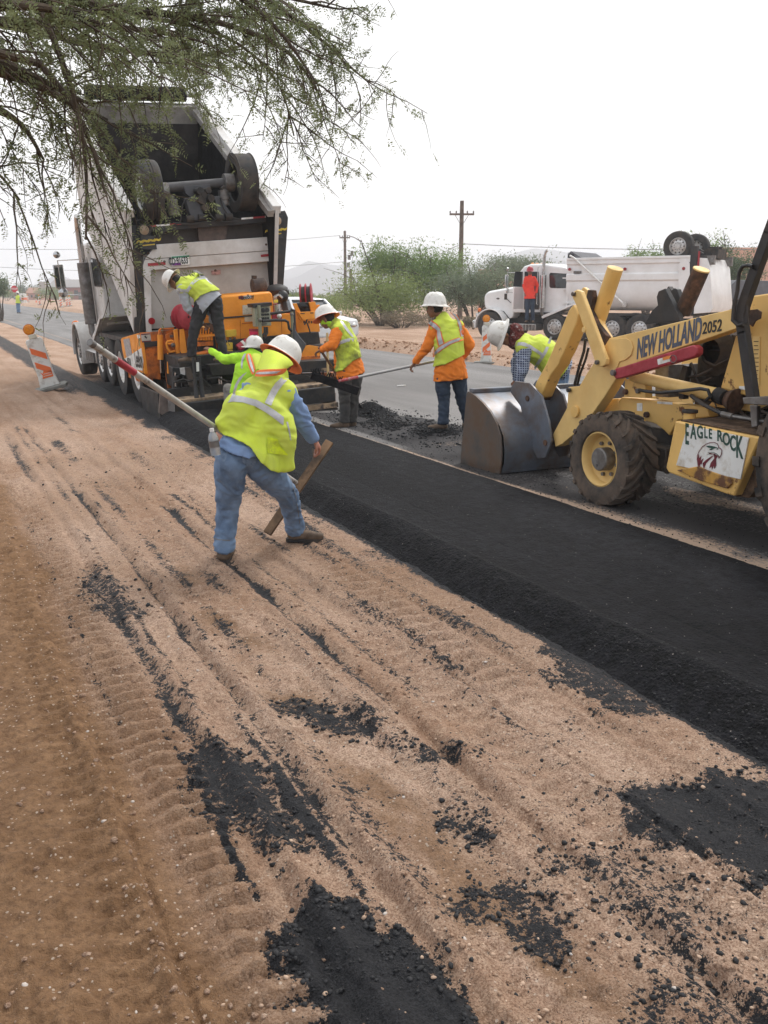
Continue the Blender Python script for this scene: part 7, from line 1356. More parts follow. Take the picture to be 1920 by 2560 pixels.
x, y, r = scatter(26000, 1.25, 8); g_ = sst(1.5, 2.1, x)*sst(2.6, 1.8, y)+0.15+0.5*sst(0.5, 0.7, fbm(x*2, y*2, 3, 1)); tt_, _d = stains(x, y); k = (RNG.random(len(x)) < g_*0.40*np.where(tt_ > 0.42, 0.07, 1.0)) & (x < 2.75) & (x > 0.5); x, y, r = x[k], y[k], r[k]
lumps('pebbles', x, y, (0.0022+0.0065*RNG.random(len(x))**3.2)*(0.8+0.12*r), stone_m, 0.6, smooth=True, jit=0.2)
x, y, r = scatter(70, 1.3, 7); k = x < 2.7; x, y, r = x[k], y[k], r[k]; lumps('pale_stones', x, y, (0.004+0.007*RNG.random(len(x))**2)*(0.8+0.1*r), stone2, 0.5, smooth=True, jit=0.3)
x, y, r = scatter(60000, 1.25, 9); U = xw(x, y); g_ = 0.0*x
for x0, w, a in ((0.41,0.06,.8),(0.83,0.06,.7),(1.15,0.05,.7),(1.0,0.05,.5),(1.55,0.06,.5),(1.72,0.05,.7),(0.62,0.2,.15),(2.42,0.06,.5),(2.0,0.05,.4),(0.0,0.4,.12)): g_ = np.maximum(g_, a*np.exp(-((U-x0)/w)**2))
g_ = g_*(0.2+1.2*fbm(x*3, y*2, 3, 5)); tt_, _d = stains(x, y); k = (RNG.random(len(x)) < g_*0.36*np.where(tt_ > 0.45, 0.08, 1.0)) & (x < 2.7); x, y, r = x[k], y[k], r[k]; print('clods', len(x))
lumps('dirt_clods', x, y, (0.0025+0.009*RNG.random(len(x))**2.6)*(0.8+0.1*r), gmat, 0.75, jit=0.4)
# windrow and spill beside the mat, on the old road
def heap_z(X, Y): return 0.20*np.exp(-((X-5.85)/0.24)**2-((Y-12.2)/0.34)**2)+0.05*np.exp(-((X-5.75)/0.45)**2-((Y-10.6)/1.3)**2)*sst(0.35, .65, fbm(X*3, Y*3, 3, 2))
hm_ = MB(); hx, hy = np.meshgrid(np.arange(5.0, 6.9, 0.035), np.arange(8.6, 13.1, 0.035)); hz = heap_z(hx, hy)+0.02*(fbm(hx*14, hy*14, 3, 1)-0.5)-0.022; n1_, n2_ = hx.shape; ix = np.arange(n1_*n2_).reshape(n1_, n2_)
tag(np_obj('asphalt_spill', np.stack([hx, hy, hz], -1).reshape(-1, 3), np.stack([ix[:-1, :-1], ix[:-1, 1:], ix[1:, 1:], ix[1:, :-1]], -1).reshape(-1, 4), mat_m), kind='stuff')
x = 5.72+0.42*RNG.standard_normal(5200); y = 11.2+1.1*RNG.standard_normal(5200); k = (x > 4.95) & (y > 8.2) & (y < 13.0) & (RNG.random(5200) < 0.35+0.9*sst(0.4, 0.6, fbm(x*3, y*3, 3, 2))); x, y = x[k], y[k]
lumps('asphalt_lumps', x, y, (0.004+0.017*RNG.random(len(x))**4), crumb_m, 0.7, zf=lambda X, Y: np.maximum(heap_z(X, Y), 0.0)-0.002, jit=0.4)
x = 4.6+1.7*RNG.random(3200)**2; y = 3.4+9*RNG.random(3200); lumps('asphalt_crumbs', x, y, 0.003+0.006*RNG.random(3200)**3, crumb_m, zf=lambda X, Y: X*0+0.002)
x = 2.70+0.34*RNG.random(5200); y = 2.0+8.5*RNG.random(5200)**1.5; lumps('mat_edge_lumps', x, y, (0.0025+0.006*RNG.random(5200)**3), crumb_m, zf=lambda X, Y: np.maximum(mat_z(X, Y), relief(X, Y))-0.002, jit=0.4)
x = 2.95+1.5*RNG.random(1500); y = 1.8+9.0*RNG.random(1500)**1.3; lumps('mat_surface_grains', x, y, (0.003+0.004*RNG.random(1500)**3), crumb_m, zf=lambda X, Y: mat_z(X, Y)-0.001, jit=0.4)
x = 12.7+1.6*RNG.random(1500); y = 13+22*RNG.random(1500); lumps('berm_rubble', x, y, 0.012+0.05*RNG.random(1500)**4, clod_m, jit=0.4)
rk_ = lumps('rock', np.array([19.05]), np.array([20.9]), np.array([0.24]), stone2, 0.6); rk_['kind'] = 'x'; del rk_['kind']; tag(rk_, 'pale boulder lying on the dirt below the parked white truck', 'rock')
pcv = MB().prism([(0,0),(0.16,-0.03),(0.20,0.03),(0.12,0.06),(0.02,0.05)], 2, 0, 0.012).build('paper_scrap', whitep, None); pcv.location = G(993, 966); pcv.location.z = 0.006; tag(pcv, 'scrap of pale litter on the old road behind the workers', 'litter')

# ------------------------------------------------------------------ channelizing panels and cones
or_r = M('reflective_orange', (0.80, 0.17, 0.045), 0.5, var=0.05); white_r = M('panel_white', (0.72, 0.72, 0.68), 0.5, var=0.04, scale=6, dirt=(0.5, 0.47, 0.42), damt=0.36, dscale=9); rub_b = M('rubber_base', (0.20, 0.20, 0.18), 0.85, var=0.2, scale=9)
def panel(M4, label, group=None, flip=1, w=0.30, h=0.97, light=True, maker=True, h0=0.0, simple=False):
    t = thing('traffic_panel', label, 'barricade', M4, group)
    MB().prism([(-0.28,-0.22),(0.28,-0.22),(0.32,0),(0.28,0.22),(-0.28,0.22),(-0.32,0)], 2, 0, 0.055).build('base', rub_b, t, bevel=0.01)
    b_ = MB().prism([(-w/2-0.03, 0.05), (w/2+0.03, 0.05), (w/2, 0.28), (w/2, h), (w/2-0.03, h+0.03), (-w/2+0.03, h+0.03), (-w/2, h), (-w/2, 0.28)], 1, -0.035, 0.035).build('panel', white_r, t, bevel=0.012)
    for k in range(2 if not simple else 3):
        z0 = h-0.30-k*0.27; a, c_ = (-w/2+0.03, w/2-0.03); s_ = flip
        z1, z2 = (z0+0.19, z0+0.03) if s_ > 0 else (z0+0.03, z0+0.19); MB().prism([(a, z1), (a, z1-0.12 if s_ > 0 else z1-0.12), (c_, z2-0.12), (c_, z2)], 1, -0.040, -0.036).build('orange_stripe', or_r, b_)
    if maker:
        z0 = 0.22; MB().prism([(-0.09, z0+0.13), (-0.05, z0+0.09), (-0.01, z0+0.16), (0.04, z0+0.11), (0.11, z0+0.13), (0.12, z0), (-0.08, z0), (-0.06, z0+0.06)], 1, -0.040, -0.036).build('maker_mark', or_r, b_)
        MB().box(-0.05, 0.10, -0.042, -0.0405, z0+0.035, z0+0.045).box(-0.04, 0.10, -0.042, -0.0405, z0+0.075, z0+0.083).build('mark_line', white_r, b_)
    if light:
        z0 = h+0.03; l_ = MB().box(-0.07, 0.07, -0.045, 0.045, z0, z0+0.08).build('lamp_battery_box', M('lamp_box', (0.62, 0.60, 0.50), 0.5, var=0.1), t, bevel=0.012)
        MB().lathe([(0.001, -0.035), (0.07, -0.030), (0.092, -0.01), (0.095, 0.0), (0.092, 0.01), (0.07, 0.030), (0.001, 0.035)], (-0.02, 0, z0+0.17), (0, 1, 0), 24).build('amber_lamp', amber, l_)
        MB().lathe([(0.094, -0.014), (0.102, -0.014), (0.102, 0.014), (0.094, 0.014)], (-0.02, 0, z0+0.17), (0, 1, 0), 24, True).build('lamp_ring', M('amber_ring', (0.65, 0.22, 0.02), 0.4), l_)
    return t
g = G(128, 974); p1_ = panel(Matrix.Translation((g.x, g.y, gz(g.x, g.y)+0.0)) @ Matrix.Rotation(-YAW*0.3, 4, 'Z') @ Matrix.Rotation(R(-14), 4, 'Y') @ Matrix.Rotation(R(3), 4, 'X'), 'leaning white and orange barricade with amber lamp on the dirt at left', 'upright striped barricades', 1, h=0.93)
g = G(1215, 904); panel(Matrix.Translation((g.x, g.y, gz(g.x, g.y))) @ Matrix.Rotation(-YAW-R(8), 4, 'Z'), 'upright orange striped barricade with amber lamp in front of the parked truck', 'upright striped barricades', -1, w=0.25, h=0.96, maker=True)
def far(u, v): 
    D = EYE*math.hypot(FPX, CY-YH)/(v-YH); n_ = Vector((math.sin(YAW), math.cos(YAW), 0)); d = ray(u, v); return Vector((0, 0, EYE))+d*(D/d.dot(n_))
for i, (u, v, lb) in enumerate(((100, 765, 'far barricade standing alone in the lane, middle of the distant row'), (153, 771, 'nearest of the far striped barricades, left of the truck mirror'), (168, 767, 'far barricade just right of the nearest one, by the truck mirror'), (175, 766, 'far barricade furthest right, half behind the truck mirror'), (70, 756, 'far barricade just right of the flagger, near the green bushes'))):
    g = far(u, v); panel(Matrix.Translation((g.x, g.y, gz(g.x, g.y)+0.02)) @ Matrix.Rotation(-YAW*0.2, 4, 'Z') @ Matrix.Scale(1.12, 4), lb, 'distant barricades down the road', -1, simple=True)
for u, v, sc_, lb, gname in ((91, 756, 1.0, 'small distant traffic cone between two far barricades', 'distant traffic cones'), (125, 754, 1.6, 'wide distant orange cone lying at the far road edge', 'distant traffic cones')):
    g = far(u, v); t = thing('traffic_cone', lb, 'cone', Matrix.Translation((g.x, g.y, 0.05)) @ Matrix.Scale(sc_, 4), gname); MB().box(-0.2, 0.2, -0.2, 0.2, 0, 0.04).build('base', or_r, t); b_ = MB().cyl((0,0,0.04), (0,0,0.75), 0.16, 0.03, 18).build('cone', or_r, t); MB().cyl((0,0,0.40), (0,0,0.55), 0.103, 0.080, 18).build('white_band', white_r, b_)
for u, v, lb in ((55, 757, 'white and orange drum just right of the flagger'), (62, 757, 'second white drum right of the flagger, before the bushes')):
    g = far(u, v); t = thing('traffic_drum', lb, 'drum', Matrix.Translation((g.x, g.y, 0.05)) @ Matrix.Scale(1.7, 4), 'distant drums'); b_ = MB().lathe([(0.001,0),(0.28,0),(0.27,0.3),(0.25,0.6),(0.23,0.95),(0.001,0.98)], (0,0,0), (0,0,1), 20).build('drum', white_r, t); MB().lathe([(0.272,0.3),(0.255,0.55),(0.25,0.55),(0.26,0.3)], (0,0,0), (0,0,1), 20, True).build('orange_band', or_r, b_)

# ------------------------------------------------------------------ white car behind the paver
g = far(762, 860); CAR = thing('car', 'white car seen over the right side of the orange paver', 'car', Matrix.Translation((g.x, g.y, 0.0)) @ Matrix.Rotation(R(6), 4, 'Z'))
carw = M('car_white', (0.70, 0.71, 0.71), 0.25, var=0.02, coat=0.6)
mb = MB(); sec = [(-2.3,0.35,0.72,0.80),(-2.25,0.35,0.92,0.86),(-1.3,0.30,1.00,0.90),(-0.75,0.30,1.05,0.90),(1.4,0.30,1.08,0.90),(2.2,0.35,1.02,0.86),(2.3,0.40,0.70,0.80)]
def shell(mb, secs):
    v = []; 
    for (y, z0, z1, w) in secs: v += [(-w,y,z0+0.1),(-w*0.9,y,z0),(w*0.9,y,z0),(w,y,z0+0.1),(w,y,(z0+z1)/2+0.1),(w*0.93,y,z1),(-w*0.93,y,z1),(-w,y,(z0+z1)/2+0.1)]
    f = [tuple(range(7,-1,-1)), tuple(range((len(secs)-1)*8, len(secs)*8))]
    for j in range(len(secs)-1):
        for i in range(8): f.append((j*8+i, j*8+(i+1) % 8, (j+1)*8+(i+1) % 8, (j+1)*8+i))
    mb.add(v, f)
shell(mb, sec); mb.build('body', carw, CAR, bevel=0.05)
mb = MB(); v = []; 
for (y, z, w) in ((-0.95,1.02,0.82),(-0.25,1.52,0.64),(0.9,1.58,0.64),(1.9,1.40,0.62),(2.15,1.05,0.80)): v += [(-w,y,z),(w,y,z)]
v += [(-0.84,-0.95,1.0),(0.84,-0.95,1.0),(-0.84,2.15,1.0),(0.84,2.15,1.0)]
mb.add(v, [(0,1,3,2),(2,3,5,4),(4,5,7,6),(6,7,9,8),(10,0,2,4,6,8,12),(13,9,7,5,3,1,11)]); cbn = mb.build('greenhouse', glass, CAR, bevel=0.02)
MB().prism([(-0.28,1.52),(0.9,1.585),(1.9,1.405),(1.9,1.44),(0.9,1.625),(-0.26,1.56)], 0, -0.66, 0.66).build('roof', carw, CAR, bevel=0.03)
for s_ in (-1, 1):
    MB().bar((s_*0.84,-0.98,1.0), (s_*0.655,-0.25,1.54), 0.07, 0.05).build('pillar', carw, CAR); MB().bar((s_*0.80,0.55,1.0), (s_*0.66,0.5,1.58), 0.07, 0.04).build('pillar', carw, CAR); MB().box(s_*0.9, s_*1.08, -0.75, -0.62, 1.02, 1.15).build('side_mirror', carw, CAR, bevel=0.02)
    for y in (-1.45, 1.45): wheel(CAR, (s_*0.80, y, 0.33), 0.33, 0.22, 0.20, rubber, alu, side=s_)
    MB().ball((s_*0.62, -2.27, 0.72), (0.16, 0.06, 0.08)).build('headlight', chrome, CAR)

# ------------------------------------------------------------------ vegetation
def leaf_mat(name, c1, c2, c3=None):
    m = bpy.data.materials.new(name); m.use_nodes = True; t = m.node_tree; n = t.nodes; L = t.links.new; b = n['Principled BSDF']; b.inputs['Roughness'].default_value = 0.65
    at = n.new('ShaderNodeAttribute'); at.attribute_name = 'tone'; r_ = n.new('ShaderNodeValToRGB'); L(at.outputs['Fac'], r_.inputs[0]); e = r_.color_ramp.elements; e[0].color = (*c1, 1); e[1].color = (*c2, 1)
    if c3: q = e.new(0.93); q.color = (*c2, 1); e[2].color = (*c3, 1)
    L(r_.outputs[0], b.inputs['Base Color']); tr_ = n.new('ShaderNodeBsdfTranslucent'); L(r_.outputs[0], tr_.inputs[0]); mx = n.new('ShaderNodeMixShader'); mx.inputs[0].default_value = 0.35
    L(b.outputs[0], mx.inputs[1]); L(tr_.outputs[0], mx.inputs[2]); L(mx.outputs[0], n['Material Output'].inputs[0]); return m
def quads(name, C_, A_, B_, mat, parent, tone):
    """leaf quads: centre, half-length and half-width vectors"""
    n = len(C_); V = np.stack([C_-A_, C_+B_*0.9-A_*0.1, C_+A_, C_-B_*0.9-A_*0.1], 1).reshape(-1, 3); o = np_obj(name, V, np.arange(4*n).reshape(-1, 4), mat, parent, False); fattr(o, 'tone', np.repeat(tone, 4)); return tag(o, kind='stuff')
def unit(n): v = RNG.standard_normal((n, 3)); return v/np.linalg.norm(v, axis=1, keepdims=True)
bark = M('dark_bark', (0.10, 0.075, 0.055), 0.9, var=0.3, scale=12); bark_g = M('grey_green_bark', (0.085, 0.09, 0.05), 0.9, var=0.3, scale=10)
pv_m = leaf_mat('palo_verde_foliage', (0.11, 0.17, 0.05), (0.26, 0.36, 0.12)); pv2 = leaf_mat('yellow_green_foliage', (0.14, 0.19, 0.05), (0.32, 0.39, 0.13)); gg = leaf_mat('grey_green_foliage', (0.11, 0.145, 0.085), (0.25, 0.30, 0.19)); dg_m = leaf_mat('dark_green_foliage', (0.05, 0.08, 0.035), (0.13, 0.18, 0.08)); br_m = leaf_mat('dry_brush', (0.13, 0.10, 0.06), (0.30, 0.25, 0.16))
def shrub(name, label, cat, u, v, D, wpx, hpx, mat, n, group=None, leaf=0.05, stems=6, dy=1.0, top=0.5, sd=1, gap=0.5):
    n_ = Vector((math.sin(YAW), math.cos(YAW), 0)); d = ray(u, v); base = Vector((0, 0, EYE))+d*(D/d.dot(n_)); base.z = max(0.0, gz(base.x, base.y))
    w, h = wpx*D/2337/2, hpx*D/2337; t = thing(name, label, cat, Matrix.Translation(base), group); rg = np.random.default_rng(sd)
    tips = []; mb = MB()
    for i in range(stems):
        a = rg.random()*6.28; x = math.cos(a)*w*(0.35+0.6*rg.random()); y = math.sin(a)*w*0.9*dy*(0.3+0.6*rg.random()); z = h*(0.5+0.45*rg.random()); p0 = Vector((x*0.08, y*0.08, -0.1)); p1 = Vector((x*0.4, y*0.4, z*0.45)); p2 = Vector((x, y, z)); rr_ = 0.02+0.016*h
        mb.tube([p0, p0.lerp(p1, .5)+Vector((0.05, 0, 0)), p1, p1.lerp(p2, .5), p2], [rr_, rr_*.8, rr_*.6, rr_*.4, rr_*.2], 5)
        for k in range(6):
            q = p1.lerp(p2, rg.random()); e = q+Vector((rg.normal()*w*0.3, rg.normal()*w*0.3, abs(rg.normal())*h*0.16)); mb.tube([q, q.lerp(e, .5)+Vector((0,0,.05)), e], [rr_*.3, rr_*.2, rr_*.1], 4)
    mb.build('branches' if stems > 1 else 'trunk', bark, t)['kind'] = 'stuff'
    nc = max(14, n//55); ph = rg.random(nc)*6.283; ct = rg.random(nc)**0.8*1.25-0.42; rad = rg.random(nc)**0.45; st = np.sqrt(np.clip(1-ct*ct, 0, 1)); lob = 0.82+0.36*np.sin(ph*3+sd)*rg.random(nc)+0.12*rg.standard_normal(nc)
    cx_ = np.cos(ph)*st*rad*w*lob; cy_ = np.sin(ph)*st*rad*w*dy*lob; cz_ = h*(top+(1-top)*ct*rad*lob); kz = cz_ > h*0.06; cc = np.stack([cx_, cy_, cz_], -1)[kz]; nc = len(cc)
    cr_ = (0.12+0.18*rg.random(nc))*min(w, h); ci = rg.integers(0, nc, n); P_ = cc[ci]+np.clip(rg.standard_normal((n, 3)), -1.35, 1.35)*cr_[ci][:, None]*np.array([1, 1, 0.8]); P_[:, 2] = np.maximum(P_[:, 2], 0.03)
    a_ = unit(n); b_ = np.cross(a_, unit(n)); b_ /= np.linalg.norm(b_, axis=1, keepdims=True); L_ = leaf*1.45*(0.4+0.9*rg.random(n))*D/50; ton = np.clip(0.45+0.5*(rg.random(nc)[ci]-0.5)+0.35*(rg.random(n)-0.5)+0.15*(P_[:, 2]/h-0.5), 0, 1)
    quads('foliage', P_, a_*L_[:, None], b_*(L_*0.30)[:, None], mat, t, ton); return t
gname = 'desert bushes along the far side of the road'
shrub('palo_verde_tree', 'tall airy green desert tree rising left of the standing rake man', 'tree', 965, 800, 54, 150, 215, pv_m, 9000, gname, 0.06, 9, sd=1, top=0.62)
shrub('palo_verde_tree', 'broad yellow-green desert bush with dark stems, left of the standing rake man', 'bush', 955, 803, 50, 270, 128, pv2, 15000, gname, 0.06, 12, sd=2, top=0.5)
shrub('palo_verde_tree', 'rounded green desert tree directly behind the standing rake man', 'tree', 1082, 800, 53, 190, 205, pv_m, 13000, gname, 0.06, 9, sd=3, top=0.55)
shrub('palo_verde_tree', 'grey-green desert tree between the rake man and the parked truck hood', 'tree', 1180, 802, 50, 210, 158, gg, 13000, gname, 0.06, 9, sd=4, top=0.5)
shrub('desert_tree', 'pale grey-green tree rising behind the bushes left of the truck stack', 'tree', 1285, 772, 82, 190, 140, gg, 9000, gname, 0.06, 7, sd=5, top=0.7)
shrub('desert_bush', 'low olive bush right of the paver hose reel', 'bush', 790, 790, 60, 200, 62, pv2, 6000, gname, 0.05, 8, sd=6)
shrub('desert_bush', 'low grey bush just right of the truck bed behind the paver', 'bush', 725, 785, 70, 130, 66, gg, 4500, gname, 0.05, 6, sd=7)
shrub('desert_bush', 'small dark scrub at the foot of the bush left of the shoveller', 'bush', 876, 812, 45, 60, 34, br_m, 1800, gname, 0.04, 5, sd=8)
shrub('dry_grass_clump', 'dry yellow grass clump left of the parked truck front wheel', 'grass', 1180, 812, 45, 60, 30, br_m, 2500, gname, 0.05, 4, sd=9)
shrub('dry_brush', 'brown leafless brush at the foot of the central bushes', 'bush', 1000, 806, 46, 190, 42, br_m, 4500, gname, 0.04, 14, sd=19)
shrub('desert_tree', 'leafy tree behind the tailgate of the parked truck', 'tree', 1815, 800, 56, 150, 205, dg_m, 9000, gname, 0.06, 5, sd=10, top=0.55)
shrub('desert_tree', 'sparse tree top behind the raised wheels of the parked truck', 'tree', 1740, 800, 62, 130, 218, pv_m, 5000, gname, 0.06, 6, sd=11, top=0.68)
shrub('desert_tree', 'small tree top showing over the parked truck bed', 'tree', 1610, 800, 62, 120, 182, pv_m, 5000, gname, 0.06, 5, sd=12, top=0.66)
gl = 'far bushes at the end of the road'
for i, (lb, u, v, D, w, h, m_, n) in enumerate((('far olive bush at the extreme left horizon behind the flagger', 15, 757, 210, 100, 34, pv_m, 2500), ('far dark green tree just right of the stop paddle', 52, 752, 230, 34, 48, dg_m, 2500), ('far dark tree row behind the low pink house', 92, 745, 300, 80, 36, dg_m, 3000), ('far olive bush in front of the red brick building', 122, 755, 200, 66, 36, pv_m, 3000), ('far brownish bush left of the low pink house', 55, 755, 180, 26, 26, br_m, 1200), ('far green bush by the truck mirror', 160, 757, 190, 60, 26, pv_m, 2000))):
    shrub('desert_bush', lb, 'bush', u, v, D, w, h, m_, n, gl, 0.025, 3, sd=20+i)
shrub('desert_tree', 'thin grey tree cut by the left edge of the view', 'tree', 0, 765, 60, 60, 125, gg, 2600, None, 0.05, 4, sd=30, top=0.6)
uu = RNG.uniform(560, 2100, 15000); DD = RNG.uniform(140, 260, 15000); n_ = Vector((math.sin(YAW), math.cos(YAW), 0)); k_ = fbm(uu*0.03, DD*0.03, 3, 2) > 0.45; uu, DD = uu[k_], DD[k_]
PX_ = np.array([tuple(Vector((0, 0, 0))+ray(u, 733)*(D/ray(u, 733).dot(n_))) for u, D in zip(uu, DD)]); PX_[:, 2] = RNG.random(len(uu))*2.2*fbm(uu*0.05, DD*0.05, 3, 4); a_ = unit(len(uu)); b_ = np.cross(a_, unit(len(uu)))
quads('horizon_scrub', PX_, a_*0.45, b_*0.3, gg, None, RNG.random(len(uu)))

# ------------------------------------------------------------------ poles and wires
wood = M('weathered_pole', (0.15, 0.11, 0.085), 0.85, var=0.25, scale=5)
def pole(u, vt, D, lab, r_=0.14, arm=None, arm_v=None, extra=False):
    n_ = Vector((math.sin(YAW), math.cos(YAW), 0)); d = ray(u, vt); top = Vector((0, 0, EYE))+d*(D/d.dot(n_)); t = thing('utility_pole', lab, 'pole', Matrix.Translation((top.x, top.y, 0)) @ Matrix.Rotation(-YAW, 4, 'Z'), 'wooden utility poles')
    MB().cyl((0,0,-0.3), (0,0,top.z), r_*1.2, r_*0.85, 12).build('shaft', wood, t)
    if arm:
        z = EYE+(YH-arm_v)*D/2337*1.0; w = arm*D/2337/2; a_ = MB().box(-w, w, -0.10, -0.0, z-0.06, z+0.06).build('crossarm', wood, t)
        for k in (-0.95, -0.45, 0.45, 0.95): MB().lathe([(0.03,0),(0.05,0.05),(0.05,0.12),(0.02,0.16),(0.001,0.16)], (w*k, -0.05, z+0.06), (0,0,1), 8).build('insulator', steel, a_)
        for s_ in (-1, 1): MB().bar((s_*w*0.55,-0.05,z-0.05), (0,-0.05,z-0.75), 0.03, 0.03).build('brace', steel, a_)
        t['z'] = z; t['w'] = w; del t['z']; del t['w']; return t, top, z, w
    return t, top, top.z, 0
pa = pole(1155, 502, 62, 'tall wooden utility pole with crossarm rising above the green bushes', 0.15, 60, 545); pb = pole(862, 577, 100, 'distant wooden utility pole with transformers left of the bushes', 0.15, 26, 600); pole(877, 672, 98, 'short bare wooden pole stub beside the distant utility pole', 0.16)
for k, (x_, z_) in enumerate(((0.45, 5.2), (0.75, 5.6), (0.35, 4.4))): MB().cyl((x_, -0.1, z_), (x_, -0.1, z_+0.5), 0.16, n=10).build('transformer', steel, pb[0])
MB().tube([(0.3,-.1,6.2),(0.8,-.1,5.4),(0.7,-.1,4.6),(0.2,-.1,4.0)], 0.02, 5).build('lead_wire', black, pb[0])
wire_m = M('grey_wire', (0.22, 0.22, 0.23), 0.6)
def wire(a, b, sag, lab, r_=0.018):
    pts = [a.lerp(b, i/14)-Vector((0, 0, sag*4*(i/14)*(1-i/14))) for i in range(15)]; tag(MB().tube(pts, r_, 4).build('overhead_wire', wire_m), lab, 'wire', 'overhead wires')
def ap(t4, k): m_ = t4[0].matrix_world; return m_ @ Vector((t4[3]*k, -0.05, t4[2]+0.22))
bpy.context.view_layer.update()
ll = pb[1]+Vector((-46, 34, -0.4)); wire(ap(pb, -0.95), ll+Vector((0,0,-0.4)), 1.0, 'thin overhead wire running left from the distant pole crossarm', 0.02); wire(pb[0].matrix_world @ Vector((0,0,5.0)), ll+Vector((0,0,-1.6)), 1.4, 'lower overhead wire running left from the distant pole', 0.02)
wire(pb[0].matrix_world @ Vector((0, 0, 3.9)), Vector((pa[1].x, pa[1].y, 4.9)), 0.8, 'wire between the distant pole and the tall pole over the bushes', 0.02)
rrp = pa[1]+Vector((30, -26, 0)); wire(Vector((pa[1].x, pa[1].y, 4.9)), Vector((rrp.x, rrp.y, 5.2)), 0.7, 'overhead wire running right from the tall pole past the parked truck', 0.02)
for o in bpy.data.objects:
    if o.name.startswith('traffic_panel'): o.name = 'barricade'+o.name[13:]

# ------------------------------------------------------------------ buildings
tile_m = M('terracotta_roof', (0.34, 0.16, 0.10), 0.85, var=0.15, scale=3, bump=0.3, bscale=8); pink = M('pink_stucco', (0.46, 0.24, 0.18), 0.9, var=0.08); brick = M('red_brick_wall', (0.30, 0.10, 0.075), 0.9, var=0.12, scale=4)
def house(lab, u, D, wpx, z_e, z_r, wall, roof, dep=8, cat='house', chim=None, rot=0):
    d = ray(u, 740); n_ = Vector((math.sin(YAW), math.cos(YAW), 0)); b = Vector((0,0,EYE))+d*(D/d.dot(n_)); w = wpx*D/2337/2; t = thing('house', lab, cat, Matrix.Translation((b.x, b.y, 0)) @ Matrix.Rotation(-YAW+rot, 4, 'Z'))
    wl = MB().box(-w, w, 0, dep, -0.2, z_e).build('wall', wall, t)
    for k in range(3):
        x0 = -w*0.7+k*w*0.55; MB().box(x0, x0+w*0.22, -0.04, 0.02, z_e*0.42, z_e*0.78).build('window', glass, wl)
    MB().box(w*0.62, w*0.62+0.9, -0.04, 0.02, 0.0, min(2.1, z_e*0.8)).build('door', bark, wl)
    rf = MB().prism([(-0.5, z_e), (dep/2, z_r), (dep+0.5, z_e), (dep+0.5, z_e+0.15), (dep/2, z_r+0.18), (-0.5, z_e+0.15)], 0, -w-0.4, w+0.4).build('roof', roof, t)
    if chim: MB().box(w*chim, w*chim+1.6, 1, 2.4, z_e, z_r+1.6).build('chimney', M('stone_chimney', (0.4,0.36,0.33), 0.9), rf)
    return t
house('reddish brown roofed house behind the parked truck cab', 1290, 90, 150, 2.3, 3.9, pink, tile_m, 8)
house('terracotta roofed house at the right edge behind the loader post', 1990, 62, 240, 2.0, 4.7, pink, tile_m, 9)
house('low pink house with a stone chimney beyond the flagger', 80, 240, 36, 1.6, 3.0, pink, tile_m, 9, chim=0.9)
house('far red brick building with pale trim left of the truck', 168, 250, 90, 3.2, 5.2, brick, M('grey_roof', (0.28, 0.26, 0.25), 0.9), 12)
house('far tan house left end of the low roofs beyond the road', 20, 320, 30, 1.8, 2.8, M('tan_stucco', (0.45, 0.36, 0.28), 0.9), tile_m, 9)
# dark trailer partly hidden at the right edge
d = ray(1890, 745); n_ = Vector((math.sin(YAW), math.cos(YAW), 0)); b = Vector((0,0,EYE))+d*(40/d.dot(n_)); TRL = thing('flatbed_trailer', 'dark grey flatbed trailer behind the loader at the right edge', 'trailer', Matrix.Translation((b.x, b.y, 0)) @ Matrix.Rotation(-YAW, 4, 'Z'))
MB().prism([(-1.3,1.62),(-1.1,2.1),(-0.9,2.3),(5,2.15),(5,1.5),(-1.2,1.5)], 1, 0, 2.4).build('deck_box', M('blue_grey_steel', (0.13,0.135,0.15), 0.6, var=0.1), TRL, bevel=0.02); MB().box(-1.1, 5, 0.2, 2.2, 0.9, 1.48).build('frame', dark, TRL)
for x_ in (0.0, 1.2, 4.2): MB().cyl((x_, 0.05, 0.5), (x_, 0.35, 0.5), 0.5, n=24).build('wheel', rubber, TRL, bevel=0.03)

